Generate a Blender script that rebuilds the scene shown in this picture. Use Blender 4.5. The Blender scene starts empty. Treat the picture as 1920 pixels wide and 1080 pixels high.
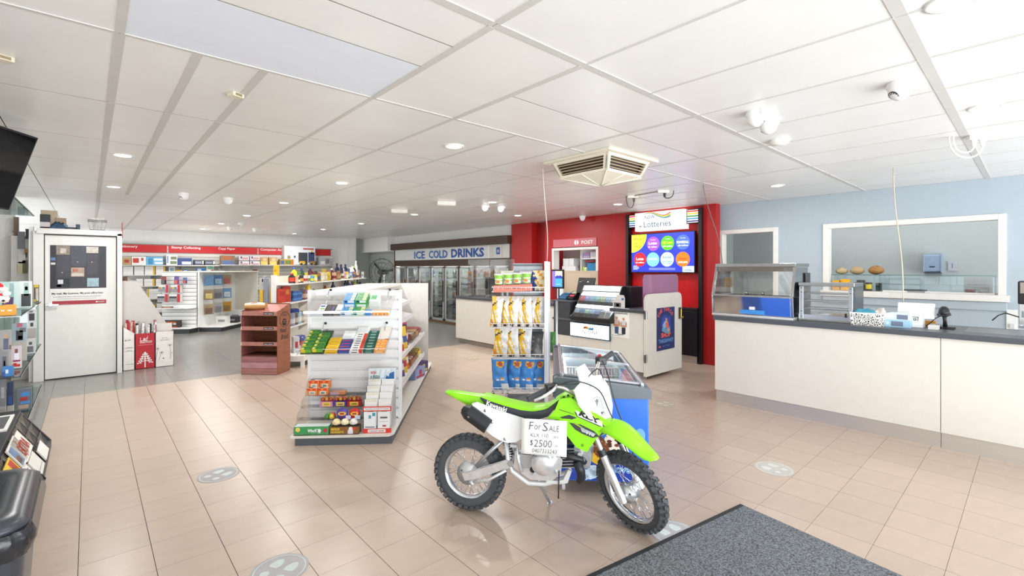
import bpy, math, random
from mathutils import Vector as V, Matrix
RND = random.Random(11)
sc = bpy.context.scene
COL = sc.collection
PI = math.pi

# ---------------------------------------------------------------- camera, world, lights, exposure
cam = bpy.data.cameras.new('camera')
cam.sensor_width = 36.0
cam.lens = 883.0 * 36.0 / 1920.0
cam.shift_y = -(540.0 - 503.0) / 1920.0
cam.clip_start = 0.05
co = bpy.data.objects.new('camera', cam)
co.location = (0, 0, 1.55)
co.rotation_euler = (PI / 2, 0, -math.radians(41.926))
COL.objects.link(co)
sc.camera = co

w = bpy.data.worlds.new('sky')
sc.world = w
w.use_nodes = True
bg = w.node_tree.nodes['Background']
bg.inputs[0].default_value = (0.9, 0.95, 1.0, 1)
bg.inputs[1].default_value = .55

def area(name, loc, rot, sx, sy, power, col=(1, 1, 1), shape='RECTANGLE', spread=PI):
    l = bpy.data.lights.new(name, 'AREA')
    l.shape = shape
    l.size = sx
    if shape == 'RECTANGLE': l.size_y = sy
    l.energy = power
    l.color = col
    l.spread = spread
    o = bpy.data.objects.new(name, l)
    o.location = loc
    o.rotation_euler = rot
    COL.objects.link(o)
    return o
# daylight through the shop front behind the camera (plane Y = -1.2) and the side glazing
area('shopfront_daylight', (1.6, -4.3, .7), (PI / 2 + .64, 0, 0), 13, 3.0, 560, (.95, .98, 1.0))
area('side_window_daylight', (-2.4, 12.9, 1.75), (0, -PI / 2 - .3, 0), 1.4, 5.5, 95, (.95, .98, 1.0))
area('kitchen_lamp', (9.0, 1.6, 2.45), (0, 0, 0), 1.0, 2.6, 8, (.97, 1.0, 1.0))
DOWN = [(2.475, .217), (4.249, .219), (6.378, 2.159), (2.289, 3.282), (.228, 5.562), (.23, 7.783), (2.27, 5.601),
        (2.274, 7.896), (2.291, 10.29), (2.262, 12.521), (2.206, 14.538), (6.329, 4.503), (6.223, 6.759), (4.672, 5.662),
        (4.628, 7.947), (4.653, 10.374), (4.608, 12.607), (4.539, 14.73)]
for x, y in DOWN:
    area('downlight_glow', (x, y, 2.570), (0, 0, 0), .1, .1, 8 if y < 5 else 14, (1.0, .985, .96), 'DISK')
sc.view_settings.view_transform = 'Standard'
sc.view_settings.look = 'None'
sc.view_settings.gamma = 1
sc.view_settings.use_curve_mapping = False
sc.view_settings.exposure = 0.8

# ---------------------------------------------------------------- helpers
def lin(h):
    o = []
    for i in (0, 2, 4):
        c = int(h[i:i + 2], 16) / 255
        o.append(c / 12.92 if c <= .04045 else ((c + .055) / 1.055) ** 2.4)
    return o + [1.0]
_M = {}
def mat(h, r=.5, m=0.0, v=.05, s=14, e=0.0, rnd=0.0, bump=0.0, st=None):
    """a painted / printed / metal surface: base colour with faint procedural mottling"""
    k = (h, r, m, v, s, e, rnd, bump, st)
    if k in _M: return _M[k]
    M = bpy.data.materials.new('m_' + h)
    M.use_nodes = True
    nt = M.node_tree
    b = nt.nodes['Principled BSDF']
    c = lin(h)
    b.inputs['Base Color'].default_value = c
    b.inputs['Roughness'].default_value = r
    b.inputs['Metallic'].default_value = m
    if e:
        b.inputs['Emission Color'].default_value = c
        b.inputs['Emission Strength'].default_value = e
    if v or bump:
        tc = nt.nodes.new('ShaderNodeTexCoord')
        src = tc.outputs['Object']
        if st:
            mp = nt.nodes.new('ShaderNodeMapping')
            mp.inputs['Scale'].default_value = st
            nt.links.new(src, mp.inputs[0]); src = mp.outputs[0]
        n = nt.nodes.new('ShaderNodeTexNoise')
        n.inputs['Scale'].default_value = s
        n.inputs['Detail'].default_value = 4
        nt.links.new(src, n.inputs['Vector'])
        if v:
            hs = nt.nodes.new('ShaderNodeHueSaturation')
            hs.inputs['Color'].default_value = c
            mr = nt.nodes.new('ShaderNodeMapRange')
            mr.inputs[1].default_value = .3; mr.inputs[2].default_value = .7
            mr.inputs[3].default_value = 1 - v; mr.inputs[4].default_value = 1 + v
            nt.links.new(n.outputs['Fac'], mr.inputs[0])
            out = mr.outputs[0]
            if rnd:
                oi = nt.nodes.new('ShaderNodeObjectInfo')
                m2 = nt.nodes.new('ShaderNodeMapRange')
                m2.inputs[3].default_value = 1 - rnd; m2.inputs[4].default_value = 1 + rnd
                nt.links.new(oi.outputs['Random'], m2.inputs[0])
                mu = nt.nodes.new('ShaderNodeMath'); mu.operation = 'MULTIPLY'
                nt.links.new(out, mu.inputs[0]); nt.links.new(m2.outputs[0], mu.inputs[1])
                out = mu.outputs[0]
            nt.links.new(out, hs.inputs['Value'])
            nt.links.new(hs.outputs[0], b.inputs['Base Color'])
            if e: nt.links.new(hs.outputs[0], b.inputs['Emission Color'])
        if bump:
            bp = nt.nodes.new('ShaderNodeBump')
            bp.inputs['Strength'].default_value = bump
            bp.inputs['Distance'].default_value = .01
            nt.links.new(n.outputs['Fac'], bp.inputs['Height'])
            nt.links.new(bp.outputs[0], b.inputs['Normal'])
    _M[k] = M
    return M
def glass(name='clear', tint='ffffff', refl=.9, base=.04, rough=.02, dens=0.0):
    """thin sheet of glass or acrylic: clear with a fresnel sheen; dens adds a milky or coloured film"""
    k = ('glass', name)
    if k in _M: return _M[k]
    M = bpy.data.materials.new('glass_' + name)
    M.use_nodes = True
    nt = M.node_tree
    nt.nodes.remove(nt.nodes['Principled BSDF'])
    t = nt.nodes.new('ShaderNodeBsdfTransparent'); t.inputs[0].default_value = lin(tint)
    g = nt.nodes.new('ShaderNodeBsdfGlossy'); g.inputs['Roughness'].default_value = rough
    lw = nt.nodes.new('ShaderNodeFresnel'); lw.inputs[0].default_value = 1.45
    ma = nt.nodes.new('ShaderNodeMath'); ma.operation = 'MULTIPLY_ADD'
    ma.inputs[1].default_value = refl; ma.inputs[2].default_value = base
    ma.use_clamp = True
    nt.links.new(lw.outputs[0], ma.inputs[0])
    mx = nt.nodes.new('ShaderNodeMixShader')
    nt.links.new(ma.outputs[0], mx.inputs[0])
    src = t.outputs[0]
    if dens:
        d = nt.nodes.new('ShaderNodeBsdfDiffuse'); d.inputs[0].default_value = lin(tint)
        m2 = nt.nodes.new('ShaderNodeMixShader'); m2.inputs[0].default_value = dens
        nt.links.new(src, m2.inputs[1]); nt.links.new(d.outputs[0], m2.inputs[2]); src = m2.outputs[0]
    nt.links.new(src, mx.inputs[1]); nt.links.new(g.outputs[0], mx.inputs[2])
    nt.links.new(mx.outputs[0], nt.nodes['Material Output'].inputs[0])
    _M[k] = M
    return M

class MB:
    def __init__(s):
        s.v = []; s.f = []; s.mi = []; s.sm = []; s.mats = []
    def m(s, M):
        if M not in s.mats: s.mats.append(M)
        return s.mats.index(M)
    def add(s, vs, fs, M, smooth=False):
        n = len(s.v); i = s.m(M)
        s.v += [tuple(p) for p in vs]
        for f in fs:
            s.f.append(tuple(n + k for k in f)); s.mi.append(i); s.sm.append(smooth)
        return s
    def face(s, pts, M): return s.add(pts, [tuple(range(len(pts)))], M)
    def box(s, x0, x1, y0, y1, z0, z1, M):
        vs = [(x, y, z) for z in (z0, z1) for y in (y0, y1) for x in (x0, x1)]
        return s.add(vs, [(0, 2, 3, 1), (4, 5, 7, 6), (0, 1, 5, 4), (2, 6, 7, 3), (0, 4, 6, 2), (1, 3, 7, 5)], M)
    def prism(s, pts, ax, a, b, M):
        n = len(pts)
        def P(p, t): return {'x': (t, p[0], p[1]), 'y': (p[0], t, p[1]), 'z': (p[0], p[1], t)}[ax]
        vs = [P(p, a) for p in pts] + [P(p, b) for p in pts]
        fs = [tuple(range(n)), tuple(range(2 * n - 1, n - 1, -1))] + [(i, (i + 1) % n, n + (i + 1) % n, n + i) for i in range(n)]
        return s.add(vs, fs, M)
    def cyl(s, p, q, r, M, n=12, r2=None, cap=True):
        p = V(p); q = V(q); r2 = r if r2 is None else r2
        d = (q - p).normalized()
        a = d.orthogonal().normalized(); b = d.cross(a)
        vs = []
        for c, rr in ((p, r), (q, r2)):
            for i in range(n):
                t = 2 * PI * i / n
                vs.append(c + (a * math.cos(t) + b * math.sin(t)) * rr)
        s.add(vs, [(i, (i + 1) % n, n + (i + 1) % n, n + i) for i in range(n)], M, True)
        if cap: s.add(vs, [tuple(range(n - 1, -1, -1)), tuple(range(n, 2 * n))], M)
        return s
    def tube(s, pts, r, M, n=7, closed=False, cap=True):
        pts = [V(p) for p in pts]; L = len(pts)
        rs = r if isinstance(r, (list, tuple)) else [r] * L
        up = None; vs = []
        for i, p in enumerate(pts):
            if closed: d = pts[(i + 1) % L] - pts[i - 1]
            else: d = pts[min(i + 1, L - 1)] - pts[max(i - 1, 0)]
            d.normalize()
            if up is None: up = d.orthogonal().normalized()
            else:
                up = up - d * up.dot(d)
                up = up.normalized() if up.length > 1e-6 else d.orthogonal().normalized()
            b = d.cross(up)
            for k in range(n):
                t = 2 * PI * k / n
                vs.append(p + (up * math.cos(t) + b * math.sin(t)) * rs[i])
        fs = []
        for i in range(L if closed else L - 1):
            j = (i + 1) % L
            fs += [(i * n + k, i * n + (k + 1) % n, j * n + (k + 1) % n, j * n + k) for k in range(n)]
        if not closed and cap:
            fs += [tuple(range(n - 1, -1, -1)), tuple((L - 1) * n + k for k in range(n))]
        return s.add(vs, fs, M, True)
    def lathe(s, c, prof, M, n=14, ax='z', cap=True):
        vs = []
        for r, h in prof:
            for k in range(n):
                t = 2 * PI * k / n; a, b = r * math.cos(t), r * math.sin(t)
                q = {'z': (a, b, h), 'y': (a, h, b), 'x': (h, a, b)}[ax]
                vs.append((c[0] + q[0], c[1] + q[1], c[2] + q[2]))
        L = len(prof)
        fs = [(i * n + k, i * n + (k + 1) % n, (i + 1) * n + (k + 1) % n, (i + 1) * n + k) for i in range(L - 1) for k in range(n)]
        s.add(vs, fs, M, True)
        if cap and prof[0][0] > 1e-4: s.add(vs[:n], [tuple(range(n))], M)
        if cap and prof[-1][0] > 1e-4: s.add(vs[-n:], [tuple(range(n))], M)
        return s
    def grid(s, fn, nu, nv, M, smooth=True, mfn=None):
        n0 = len(s.v)
        vs = [fn(i / nu, j / nv) for j in range(nv + 1) for i in range(nu + 1)]
        s.v += [tuple(p) for p in vs]
        for j in range(nv):
            for i in range(nu):
                a = n0 + j * (nu + 1) + i
                s.f.append((a, a + 1, a + nu + 2, a + nu + 1))
                s.mi.append(s.m(mfn((i + .5) / nu, (j + .5) / nv) if mfn else M)); s.sm.append(smooth)
        return s
    def xf(s, Mx, n0=0):
        s.v[n0:] = [tuple(Mx @ V(p)) for p in s.v[n0:]]
        return s
    def build(s, name, parent=None, bev=0, seg=2, loc=None, rot=None):
        me = bpy.data.meshes.new(name)
        me.from_pydata(s.v, [], s.f)
        for M in s.mats: me.materials.append(M)
        me.polygons.foreach_set('material_index', s.mi)
        me.polygons.foreach_set('use_smooth', s.sm)
        me.update()
        o = bpy.data.objects.new(name, me)
        COL.objects.link(o)
        if parent: o.parent = parent
        if parent and name.endswith('lettering'): o['kind'] = 'stuff'
        if loc: o.location = loc
        if rot: o.rotation_euler = rot
        if bev:
            b = o.modifiers.new('edge', 'BEVEL'); b.width = bev; b.segments = seg; b.limit_method = 'ANGLE'; b.angle_limit = .7
        return o

def tag(o, label=None, cat=None, group=None, kind=None):
    if label: o['label'] = label
    if cat: o['category'] = cat
    if group: o['group'] = group
    if kind: o['kind'] = kind
    return o
def thing(name, label, cat, loc=(0, 0, 0), rz=0, group=None):
    o = bpy.data.objects.new(name, None)
    o.empty_display_size = .1
    COL.objects.link(o)
    o.location = loc; o.rotation_euler = (0, 0, rz)
    return tag(o, label, cat, group)
def one(mb, name, label, cat, loc=(0, 0, 0), rz=0, group=None, bev=0, rx=0, ry=0):
    o = mb.build(name, None, bev, loc=loc, rot=(rx, ry, rz))
    return tag(o, label, cat, group)
def boxes(name, M, rows):
    for r in rows: struct(MB().box(*r[:6], r[6] if len(r) > 6 else M), name)
def struct(mb, name, parent=None, label=None, bev=0):
    o = mb.build(name, parent, bev)
    if not parent: o['kind'] = 'structure'
    if label: o['label'] = label
    return o
def copy(o, loc, rz=None, label=None, group=None):
    r = o.copy(); COL.objects.link(r); r.location = loc
    if rz is not None: r.rotation_euler[2] = rz
    if label: r['label'] = label
    if group: r['group'] = group
    for ch in o.children:
        c = ch.copy(); COL.objects.link(c); c.parent = r
        for g in ch.children:
            d = g.copy(); COL.objects.link(d); d.parent = c
    return r
class Fr:
    """a local frame on the floor: x to the right of whoever faces it, y away from them"""
    def __init__(s, x, y, rz): s.x, s.y, s.rz = x, y, rz; s.c, s.s = math.cos(rz), math.sin(rz)
    def w(s, x, y, z=0): return (s.x + s.c * x - s.s * y, s.y + s.s * x + s.c * y, z)

# lettering: strings are filled outlines of Blender's built-in font, measured in a scratch scene
_scr = bpy.data.scenes.new('scratch')
_T = {}
def glyphs(txt, bold=0.0, shear=0.0):
    k = (txt, bold, shear)
    if k in _T: return _T[k]
    c = bpy.data.curves.new('t', 'FONT')
    c.body = txt; c.resolution_u = 2; c.offset = bold; c.shear = shear
    o = bpy.data.objects.new('t', c)
    _scr.collection.objects.link(o)
    _scr.view_layers[0].update()
    dg = _scr.view_layers[0].depsgraph
    me = bpy.data.meshes.new_from_object(o.evaluated_get(dg) if dg else o)
    assert len(me.vertices), txt
    vs = [tuple(p.co) for p in me.vertices]; fs = [tuple(p.vertices) for p in me.polygons]
    bpy.data.objects.remove(o); bpy.data.curves.remove(c); bpy.data.meshes.remove(me)
    xs = [p[0] for p in vs]; ys = [p[1] for p in vs]
    _T[k] = (vs, fs, min(xs), max(xs), min(ys), max(ys))
    return _T[k]
def text(mb, txt, o, r, u, W, Hh, M, bold=.012, shear=0.0, lift=.0012):
    """lay a string so that its ink fills a W x Hh rectangle whose lower left corner is o"""
    vs, fs, x0, x1, y0, y1 = glyphs(txt, bold, shear)
    o, r, u = V(o), V(r).normalized(), V(u).normalized()
    nrm = r.cross(u)
    kx = W / (x1 - x0); ky = Hh / max(y1 - y0, 1e-3)
    mb.add([o + r * ((p[0] - x0) * kx) + u * ((p[1] - y0) * ky) + nrm * lift for p in vs], fs, M)
def ftext(mb, txt, x, z, W, Hh, M, y=0, **k):       # on a front facing -y of a local frame
    text(mb, txt, (x, y, z), (1, 0, 0), (0, 0, 1), W, Hh, M, **k)
def rect(mb, x0, x1, z0, z1, M, y=0, t=.0008):      # thin printed patch on a front facing -y
    mb.box(x0, x1, y - t, y + .0002, z0, z1, M)
def disc(mb, x, z, r, M, y=0, n=24, t=.001):
    mb.prism([(x + r * math.cos(2 * PI * i / n), z + r * math.sin(2 * PI * i / n)) for i in range(n)], 'y', y - t, y + .0002, M)

WHITE = mat('eeeeec', .45, v=.03); CREAM = mat('e4e0d6', .5, v=.03); BLACK = mat('1b1c1f', .4); DARK = mat('3a3c40', .45)
CHROME = mat('d8dadc', .12, 1.0, v=.02); STEEL = mat('b9bbbd', .24, 1.0, v=.06, st=(1, 1, 12)); ALU = mat('cdd1d4', .32, 1.0, v=.04)
INK = mat('20242a', .6); RED = mat('c8141e', .5, v=.03); CLEAR = glass('clear'); ACRYL = glass('acrylic', refl=.32, base=.015)

# ---------------------------------------------------------------- the setting
XL, XR, YF, YB, HC = -1.5, 7.65, -1.2, 16.1, 2.58
slab = MB().box(-2.6, 10.2, YF - .3, YB + .3, -.2, -.0085, mat('7d6c5f', .8))
floor = struct(slab, 'floor')
beige = mat('bca999', .3, v=.045, s=5, rnd=.03, st=(1, 3, 1))
grey = mat('8b8984', .22, v=.06, s=6, rnd=.035)
T = .301; TX0 = -0.041; TY0 = 3.322
tm = MB().box(0, T - .0032, 0, T - .0018, -.009, 0, beige).build('tile', floor)
tm.data.materials[0] = beige
gm = MB().box(0, T - .0025, 0, T - .0025, -.009, -.0005, grey)
cells = []
i0 = math.floor((-1.4 - TX0) / T); i1 = math.ceil((7.5 - TX0) / T)
j0 = math.floor((-1.2 - TY0) / T); j1 = math.ceil((16.0 - TY0) / T)
ca, sa = .744006, .668173
for i in range(i0, i1):
    for j in range(j0, j1):
        x, y = TX0 + i * T, TY0 + j * T
        cx, cy = x + T / 2, y + T / 2
        isb = cx > -.36 and cy < 7.86
        Z = cx * sa + cy * ca; X = cx * ca - cy * sa
        vis = Z > 1.6 and abs(X) < Z * 1.16 and cx < 5.5
        cells.append((not vis, Z, x, y, isb))
cells.sort()
rest_b, rest_g = MB(), MB(); first = True; nt_ = 0
g_tile = gm.build('grey_tile', floor); gfirst = True
for nv, Z, x, y, isb in cells:
    if nt_ < 290 and not nv:
        nt_ += 1
        if isb:
            o = tm if first else tm.copy()
            if not first: COL.objects.link(o)
            first = False
        else:
            o = g_tile if gfirst else g_tile.copy()
            if not gfirst: COL.objects.link(o)
            gfirst = False
        o.location = (x, y, 0)
    else:
        mbx = rest_b if isb else rest_g
        e = .0035 if isb else .0025
        mbx.add([(x, y, 0), (x + T - e, y, 0), (x + T - e, y + T - e * .55, 0), (x, y + T - e * .55, 0)], [(0, 1, 2, 3)], beige if isb else grey)
tag(rest_b.build('beige_tiles', floor), kind='stuff')
tag(rest_g.build('grey_tiles', floor, loc=(0, 0, -.0005)), kind='stuff')

# ceiling: boards in bands, cover strips along the long joints
cbase = MB().box(XL - 1.2, XR, YF, YB, HC + .012, HC + .12, mat('77756f', .8))
ceiling = struct(cbase, 'ceiling')
board = mat('f0efec', .3, v=.025, s=3, rnd=.02)
strip = mat('d0cec9', .4, v=.03)
bands = []
xs_all = [-2.7, -1.6, -.45, .10, .39, .68] + [1.275 + .592 * k for k in range(20)]
def xs(lim, drop=()): return [x for i, x in enumerate(xs_all) if x < lim and i not in drop]
ys = [2.68 + 1.165 * k for k in range(13)]
rows = [(-1.2, -.78), (-.78, .37), (.37, 1.53)]
cov = MB()
for y, wd in ((-.78, .02), (.37, .024), (1.53, .02), (2.68, .011)):
    for xa, xb in zip([-2.7, -.45, .10] + [1.275 + 1.184 * k for k in range(6)], [-.45, .10] + [1.275 + 1.184 * k for k in range(6)] + [XR]): MB().box(xa + .002, xb - .002, y - wd, y + wd, HC - .0035, HC + .002, strip).build('cover_strip', ceiling)
JOINT_SHADE = mat('8d877d', .8)  # shade painted into the board edges so the joints don't catch daylight
def board_at(x0, x1, y0, y1, label=None, M=board):
    a, b, c, d = x0 + .003, x1 - .003, y0 + .0035, y1 - .0035
    m = MB().add([(a, c, HC), (b, c, HC), (b, d, HC), (a, d, HC)], [(3, 2, 1, 0)], M)
    m.add([(x, y, z) for z in (HC, HC + .013) for x, y in ((a, c), (b, c), (b, d), (a, d))], [(0, 1, 5, 4), (1, 2, 6, 5), (2, 3, 7, 6), (3, 0, 4, 7), (4, 5, 6, 7)], JOINT_SHADE)
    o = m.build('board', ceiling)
    if label: o['label'] = label
for y0, y1 in rows:
    xx = [-2.7, -.45, .10] + [1.275 + .592 * k for k in range(11)] + [XR]
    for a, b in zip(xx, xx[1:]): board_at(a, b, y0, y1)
    for x in xx[2:-1]: wd = .017 if x < 1.3 else .007; MB().box(x - wd, x + wd, y0 + .02, y1 - .02, HC - .004, HC + .002, strip).build('cover_strip', ceiling)
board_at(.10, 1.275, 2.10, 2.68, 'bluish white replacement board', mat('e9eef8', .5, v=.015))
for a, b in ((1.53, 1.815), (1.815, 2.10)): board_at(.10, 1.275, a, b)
xx = [-2.7, -.45, .10]
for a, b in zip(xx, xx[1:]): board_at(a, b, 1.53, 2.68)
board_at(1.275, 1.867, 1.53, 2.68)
for a, b in ((1.867, 3.05), (3.05, 4.235), (4.235, 5.42)):
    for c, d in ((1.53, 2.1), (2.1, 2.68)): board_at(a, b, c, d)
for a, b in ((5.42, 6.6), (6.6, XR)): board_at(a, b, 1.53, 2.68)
for x in (.10, 1.275, 1.867, 3.05, 4.235, 5.42): MB().box(x - .017, x + .017, 1.55, 2.672, HC - .004, HC + .002, strip).build('cover_strip', ceiling)
for k, (y0, y1) in enumerate(zip(ys, ys[1:] + [YB])):
    xx = [-2.7, -.45, .10, .39, .68] + [1.275 + .592 * q for q in range(11)] + [XR]
    if y0 > 8: xx = [-2.7, -.45, .10, .68] + [1.275 + 1.184 * q for q in range(6)] + [XR]
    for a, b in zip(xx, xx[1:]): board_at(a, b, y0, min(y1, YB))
    for x in xx[2:-1]:
        wd = .02 if x < 1 else .012
        if y0 < 8: MB().box(x - wd, x + wd, y0 + .004, y1 - .004, HC - .003, HC + .002, strip).build('cover_strip', ceiling)
        else: cov.box(x - wd, x + wd, y0 + .004, y1 - .004, HC - .003, HC + .002, strip)
tag(cov.build('far_cover_strips', ceiling), kind='stuff')

# walls
wp = mat('eeeeec', .6, v=.02); blue = mat('b3c0c9', .6, v=.02); redp = mat('b3191b', .45, v=.03); kit = mat('c3cac9', .55, v=.02)
brick = mat('e9e8e3', .65, v=.04, bump=.25, s=40)
struct(MB().box(-2.6, 6.85, YB, YB + .15, 0, HC + .1, wp), 'wall_back')
m = MB()
m.box(XL - .15, XL, YF, 9.7, 0, HC + .1, wp); m.box(-2.6, -2.45, 9.7, YB, 0, HC + .1, wp)
struct(m, 'wall_left')
m = MB().box(-2.5, -.79, 9.72, 9.84, 0, HC + .1, brick)
for k in range(28): m.box(-2.5, -.79, 9.716, 9.724, .09 * k + .004, .09 * k + .086, brick)
struct(m, 'trim_1')
# right: blue wall with two servery openings, red wall, fridge wall, recess with roller door
boxes('wall_right', blue, ((XR, XR + .13, YF, .27, 0, HC + .1), (XR, XR + .13, 1.95, 2.62, 0, HC + .1), (XR, XR + .13, .27, 1.95, 2.12, HC + .1), (XR, XR + .13, 2.62, 3.43, 2.12, HC + .1),
    (XR, XR + .13, .27, 1.95, 0, 1.17), (XR, XR + .13, 2.62, 3.43, 0, .99), (XR, XR + .13, 3.43, 3.60, 0, HC + .1)))
boxes('wall_red', redp, ((7.40, 7.55, 3.40, 3.60, 0, HC + .1), (7.472, 7.6, 3.60, 4.99, 0, HC + .1, mat('d4161c', .4, v=.03)), (7.40, 7.55, 4.99, 5.72, 0, HC + .1), (7.40, 7.55, 6.94, 7.163, 0, HC + .1), (7.6, 7.7, 7.15, 7.6, 0, HC + .1, mat('9c1416', .45)),
    (7.40, 7.55, 5.72, 6.94, 0, .9), (7.40, 7.55, 5.72, 6.94, 1.99, HC + .1), (7.40, 7.7, 7.58, 8.26, 0, HC + .1)))
m = MB().box(7.47, 7.62, 8.26, 14.05, 2.3, HC + .1, wp).box(7.47, 7.62, 14.0, 14.15, 0, 2.35, wp)
m.box(7.2, 7.62, 14.05, 16.1, 2.1, HC + .1, wp).box(6.85, 7.62, 16.0, 16.25, 0, HC + .1, mat('a9aca8', .6))
m.box(7.55, 7.62, 14.1, 16.1, 0, 2.1, mat('a9aca8', .6)).box(6.72, 6.86, 15.7, 16.1, 0, HC + .1, wp)
struct(m, 'wall_fridge_side')
rd = struct(MB().box(7.49, 7.55, 14.15, 15.95, .02, 2.1, mat('a7aca8', .55)), 'door_2')
for k in range(20): MB().prism([(7.49, .1 * k + .03), (7.478, .1 * k + .05), (7.478, .1 * k + .10), (7.49, .1 * k + .12)], 'y', 14.16, 15.94, mat('adb2ae', .5)).build('slat', rd)
# kitchen seen through the serveries
boxes('wall_kitchen', kit, ((9.701, 9.85, -1.2, 4.2, 0, HC + .1), (XR + .14, 9.7, 4.1, 4.25, 0, HC + .1)))
struct(MB().box(XR + .0, 9.85, YF, 4.2, HC, HC + .1, wp), 'trim_2')
# front: piers and header of the glazed shop front behind the camera
m = MB().box(XL, XR + .14, YF - .15, YF, 2.5, HC + .1, wp)
for x in (XL, 7.5): m.box(x, x + .15, YF - .15, YF, 0, 2.5, wp)
struct(m, 'wall_front')
# servery frames
fm = MB()
def yframe(mb, y0, y1, z0, z1, x, wd, M, dep=.05):
    mb.box(x - .02, x + dep, y0 - wd, y0, z0, z1 + wd, M); mb.box(x - .02, x + dep, y1, y1 + wd, z0, z1 + wd, M)
    mb.box(x - .02, x + dep, y0, y1, z1, z1 + wd, M)
cw = mat('f0eee8', .4, v=.02)
m = MB(); yframe(m, .29, 1.93, 1.19, 2.10, XR, .065, cw, .14)
m.box(XR - .05, XR + .14, .2, 2.02, 1.17, 1.245, cw); m.box(XR - .025, XR, .22, 2.0, 1.07, 1.165, blue)
struct(m, 'window_1', bev=.004)
m = MB(); yframe(m, 2.64, 3.40, 1.0, 2.10, XR, .065, cw, .14); struct(m, 'window_2', bev=.004)

# ================================================================ right-hand fixtures
def wp_(mb, name, th, bev=0, label=None):       # part built in room coordinates under an unrotated thing
    o = mb.build(name, th, bev); o.location = -V(th.location)
    if label: o['label'] = label
    return o
def sub(mb, name, par, bev=0, label=None):
    o = mb.build(name, par, bev)
    if label: o['label'] = label
    return o
def rx_(mb, X, y0, y1, z0, z1, M, t=.001): mb.box(X - t, X + .0003, min(y0, y1), max(y0, y1), z0, z1, M)
def xtext(mb, txt, X, y_left, z, W, Hh, M, **k): text(mb, txt, (X, y_left, z), (0, -1, 0), (0, 0, 1), W, Hh, M, **k)
def xdisc(mb, X, y, z, r, M, n=28, t=.001): mb.prism([(y + r * math.cos(2 * PI * i / n), z + r * math.sin(2 * PI * i / n)) for i in range(n)], 'x', X - t, X + .0003, M)

PANEL = mat('d9d5cc', .42, v=.02); TOP = mat('4d5258', .35, v=.04, s=30); BRUSH = mat('dedcd8', .34, .9, v=.05, st=(1, .2, 14))
for nm, y0, y1, lab in (('counter_cabinet', .552, 2.51, 'long cream counter front below the hot food display case'),
                        ('counter_cabinet', -1.15, .548, 'cream counter front at the right edge of the picture')):
    t = thing(nm, lab, 'counter', (5.8, (y0 + y1) / 2, 0), 0, None)
    wp_(MB().box(5.44, 5.458, y0, y1, .14, .95, PANEL), 'front_panel', t, .002)
    m = MB().box(5.458, 6.15, y0, y1, .14, .94, PANEL)
    wp_(m, 'carcass', t)
    wp_(MB().box(5.475, 5.49, y0, y1, 0, .139, BRUSH), 'kickboard', t, label='brushed metal kickboard')
t = thing('worktop', 'dark grey laminate worktop along the right-hand cream counter', 'worktop', (5.8, .7, .95))
wp_(MB().box(5.42, 6.2, -1.15, 2.525, .951, 1.0, TOP), 'slab', t, .004)
wp_(MB().box(5.62, 6.1, -.9, .42, .9995, 1.002, mat('6d7277', .3)), 'inlay_mat', t, label='paler grey inlaid mat')

# hot food display case
t = thing('hot_food_display', 'empty stainless hot food display case with sloping glass on the counter', 'display case', (5.75, 2.13, 1.0))
MIR = mat('d5d7da', .07, 1.0, v=.02); y0, y1 = 1.70, 2.56
wp_(MB().prism([(5.46, 1.235), (5.49, 1.03), (6.0, 1.03), (6.0, 1.235)], 'y', y0 + .012, y1 - .012, MIR), 'base_tray', t, .004)
wp_(MB().box(5.47, 6.0, y0, y1, 1.001, 1.028, mat('e8e8e6', .3, .6)), 'plinth', t, .003)
prof = [(5.46, 1.24), (5.485, 1.03), (5.5, 1.03), (5.482, 1.24), (5.585, 1.565), (5.565, 1.565)]
for y in (y0, y1 - .025):
    wp_(MB().prism(prof, 'y', y, y + .025, STEEL), 'corner_strut', t, .002)
    wp_(MB().prism([(5.475, 1.24), (5.995, 1.24), (5.985, 1.56), (5.575, 1.56)], 'y', y + .009, y + .014, CLEAR if y > 2 else STEEL), 'side_panel', t)
wp_(MB().box(5.46, 5.49, y0, y1, 1.232, 1.252, STEEL), 'sill', t, .002)
wp_(MB().box(5.56, 5.995, y0, y1, 1.565, 1.603, STEEL), 'hood', t, .003)
wp_(MB().box(5.575, 5.60, y0 + .03, y1 - .03, 1.515, 1.567, mat('8f8c84', .3, .8)), 'valance', t)
wp_(MB().prism([(5.478, 1.25), (5.482, 1.25), (5.574, 1.56), (5.57, 1.56)], 'y', y0 + .03, y1 - .03, CLEAR), 'front_glass', t)
wp_(MB().box(5.99, 5.996, y0 + .03, y1 - .03, 1.24, 1.56, CLEAR), 'rear_glass', t)
wp_(MB().box(5.53, 5.97, y0 + .04, y1 - .04, 1.19, 1.235, mat('77716a', .5, .6, bump=.2)), 'bain_marie_pan', t)
m = MB(); rx_(m, 5.4775, 2.14, 2.08, 1.09, 1.16, mat('e9edee', .5)); sub_o = wp_(m, 'price_sticker', t, label='small white sticker')
m = MB(); rx_(m, 5.482, 2.24, 1.98, 1.04, 1.085, mat('3f8edb', .5)); wp_(m, 'brand_sticker', t, label='blue sticker')
for y in (2.22, 2.05): wp_(MB().lathe((5.62, y, 1.24), [(.0, .05), (.018, .045), (.02, 0), (0, 0)], CHROME, 10), 'lid_knob', t)
wp_(MB().box(5.86, 6.0, y0 - .012, y0 - .001, 1.30, 1.50, mat('55585c', .3, .8)), 'control_box', t, .003)

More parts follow.
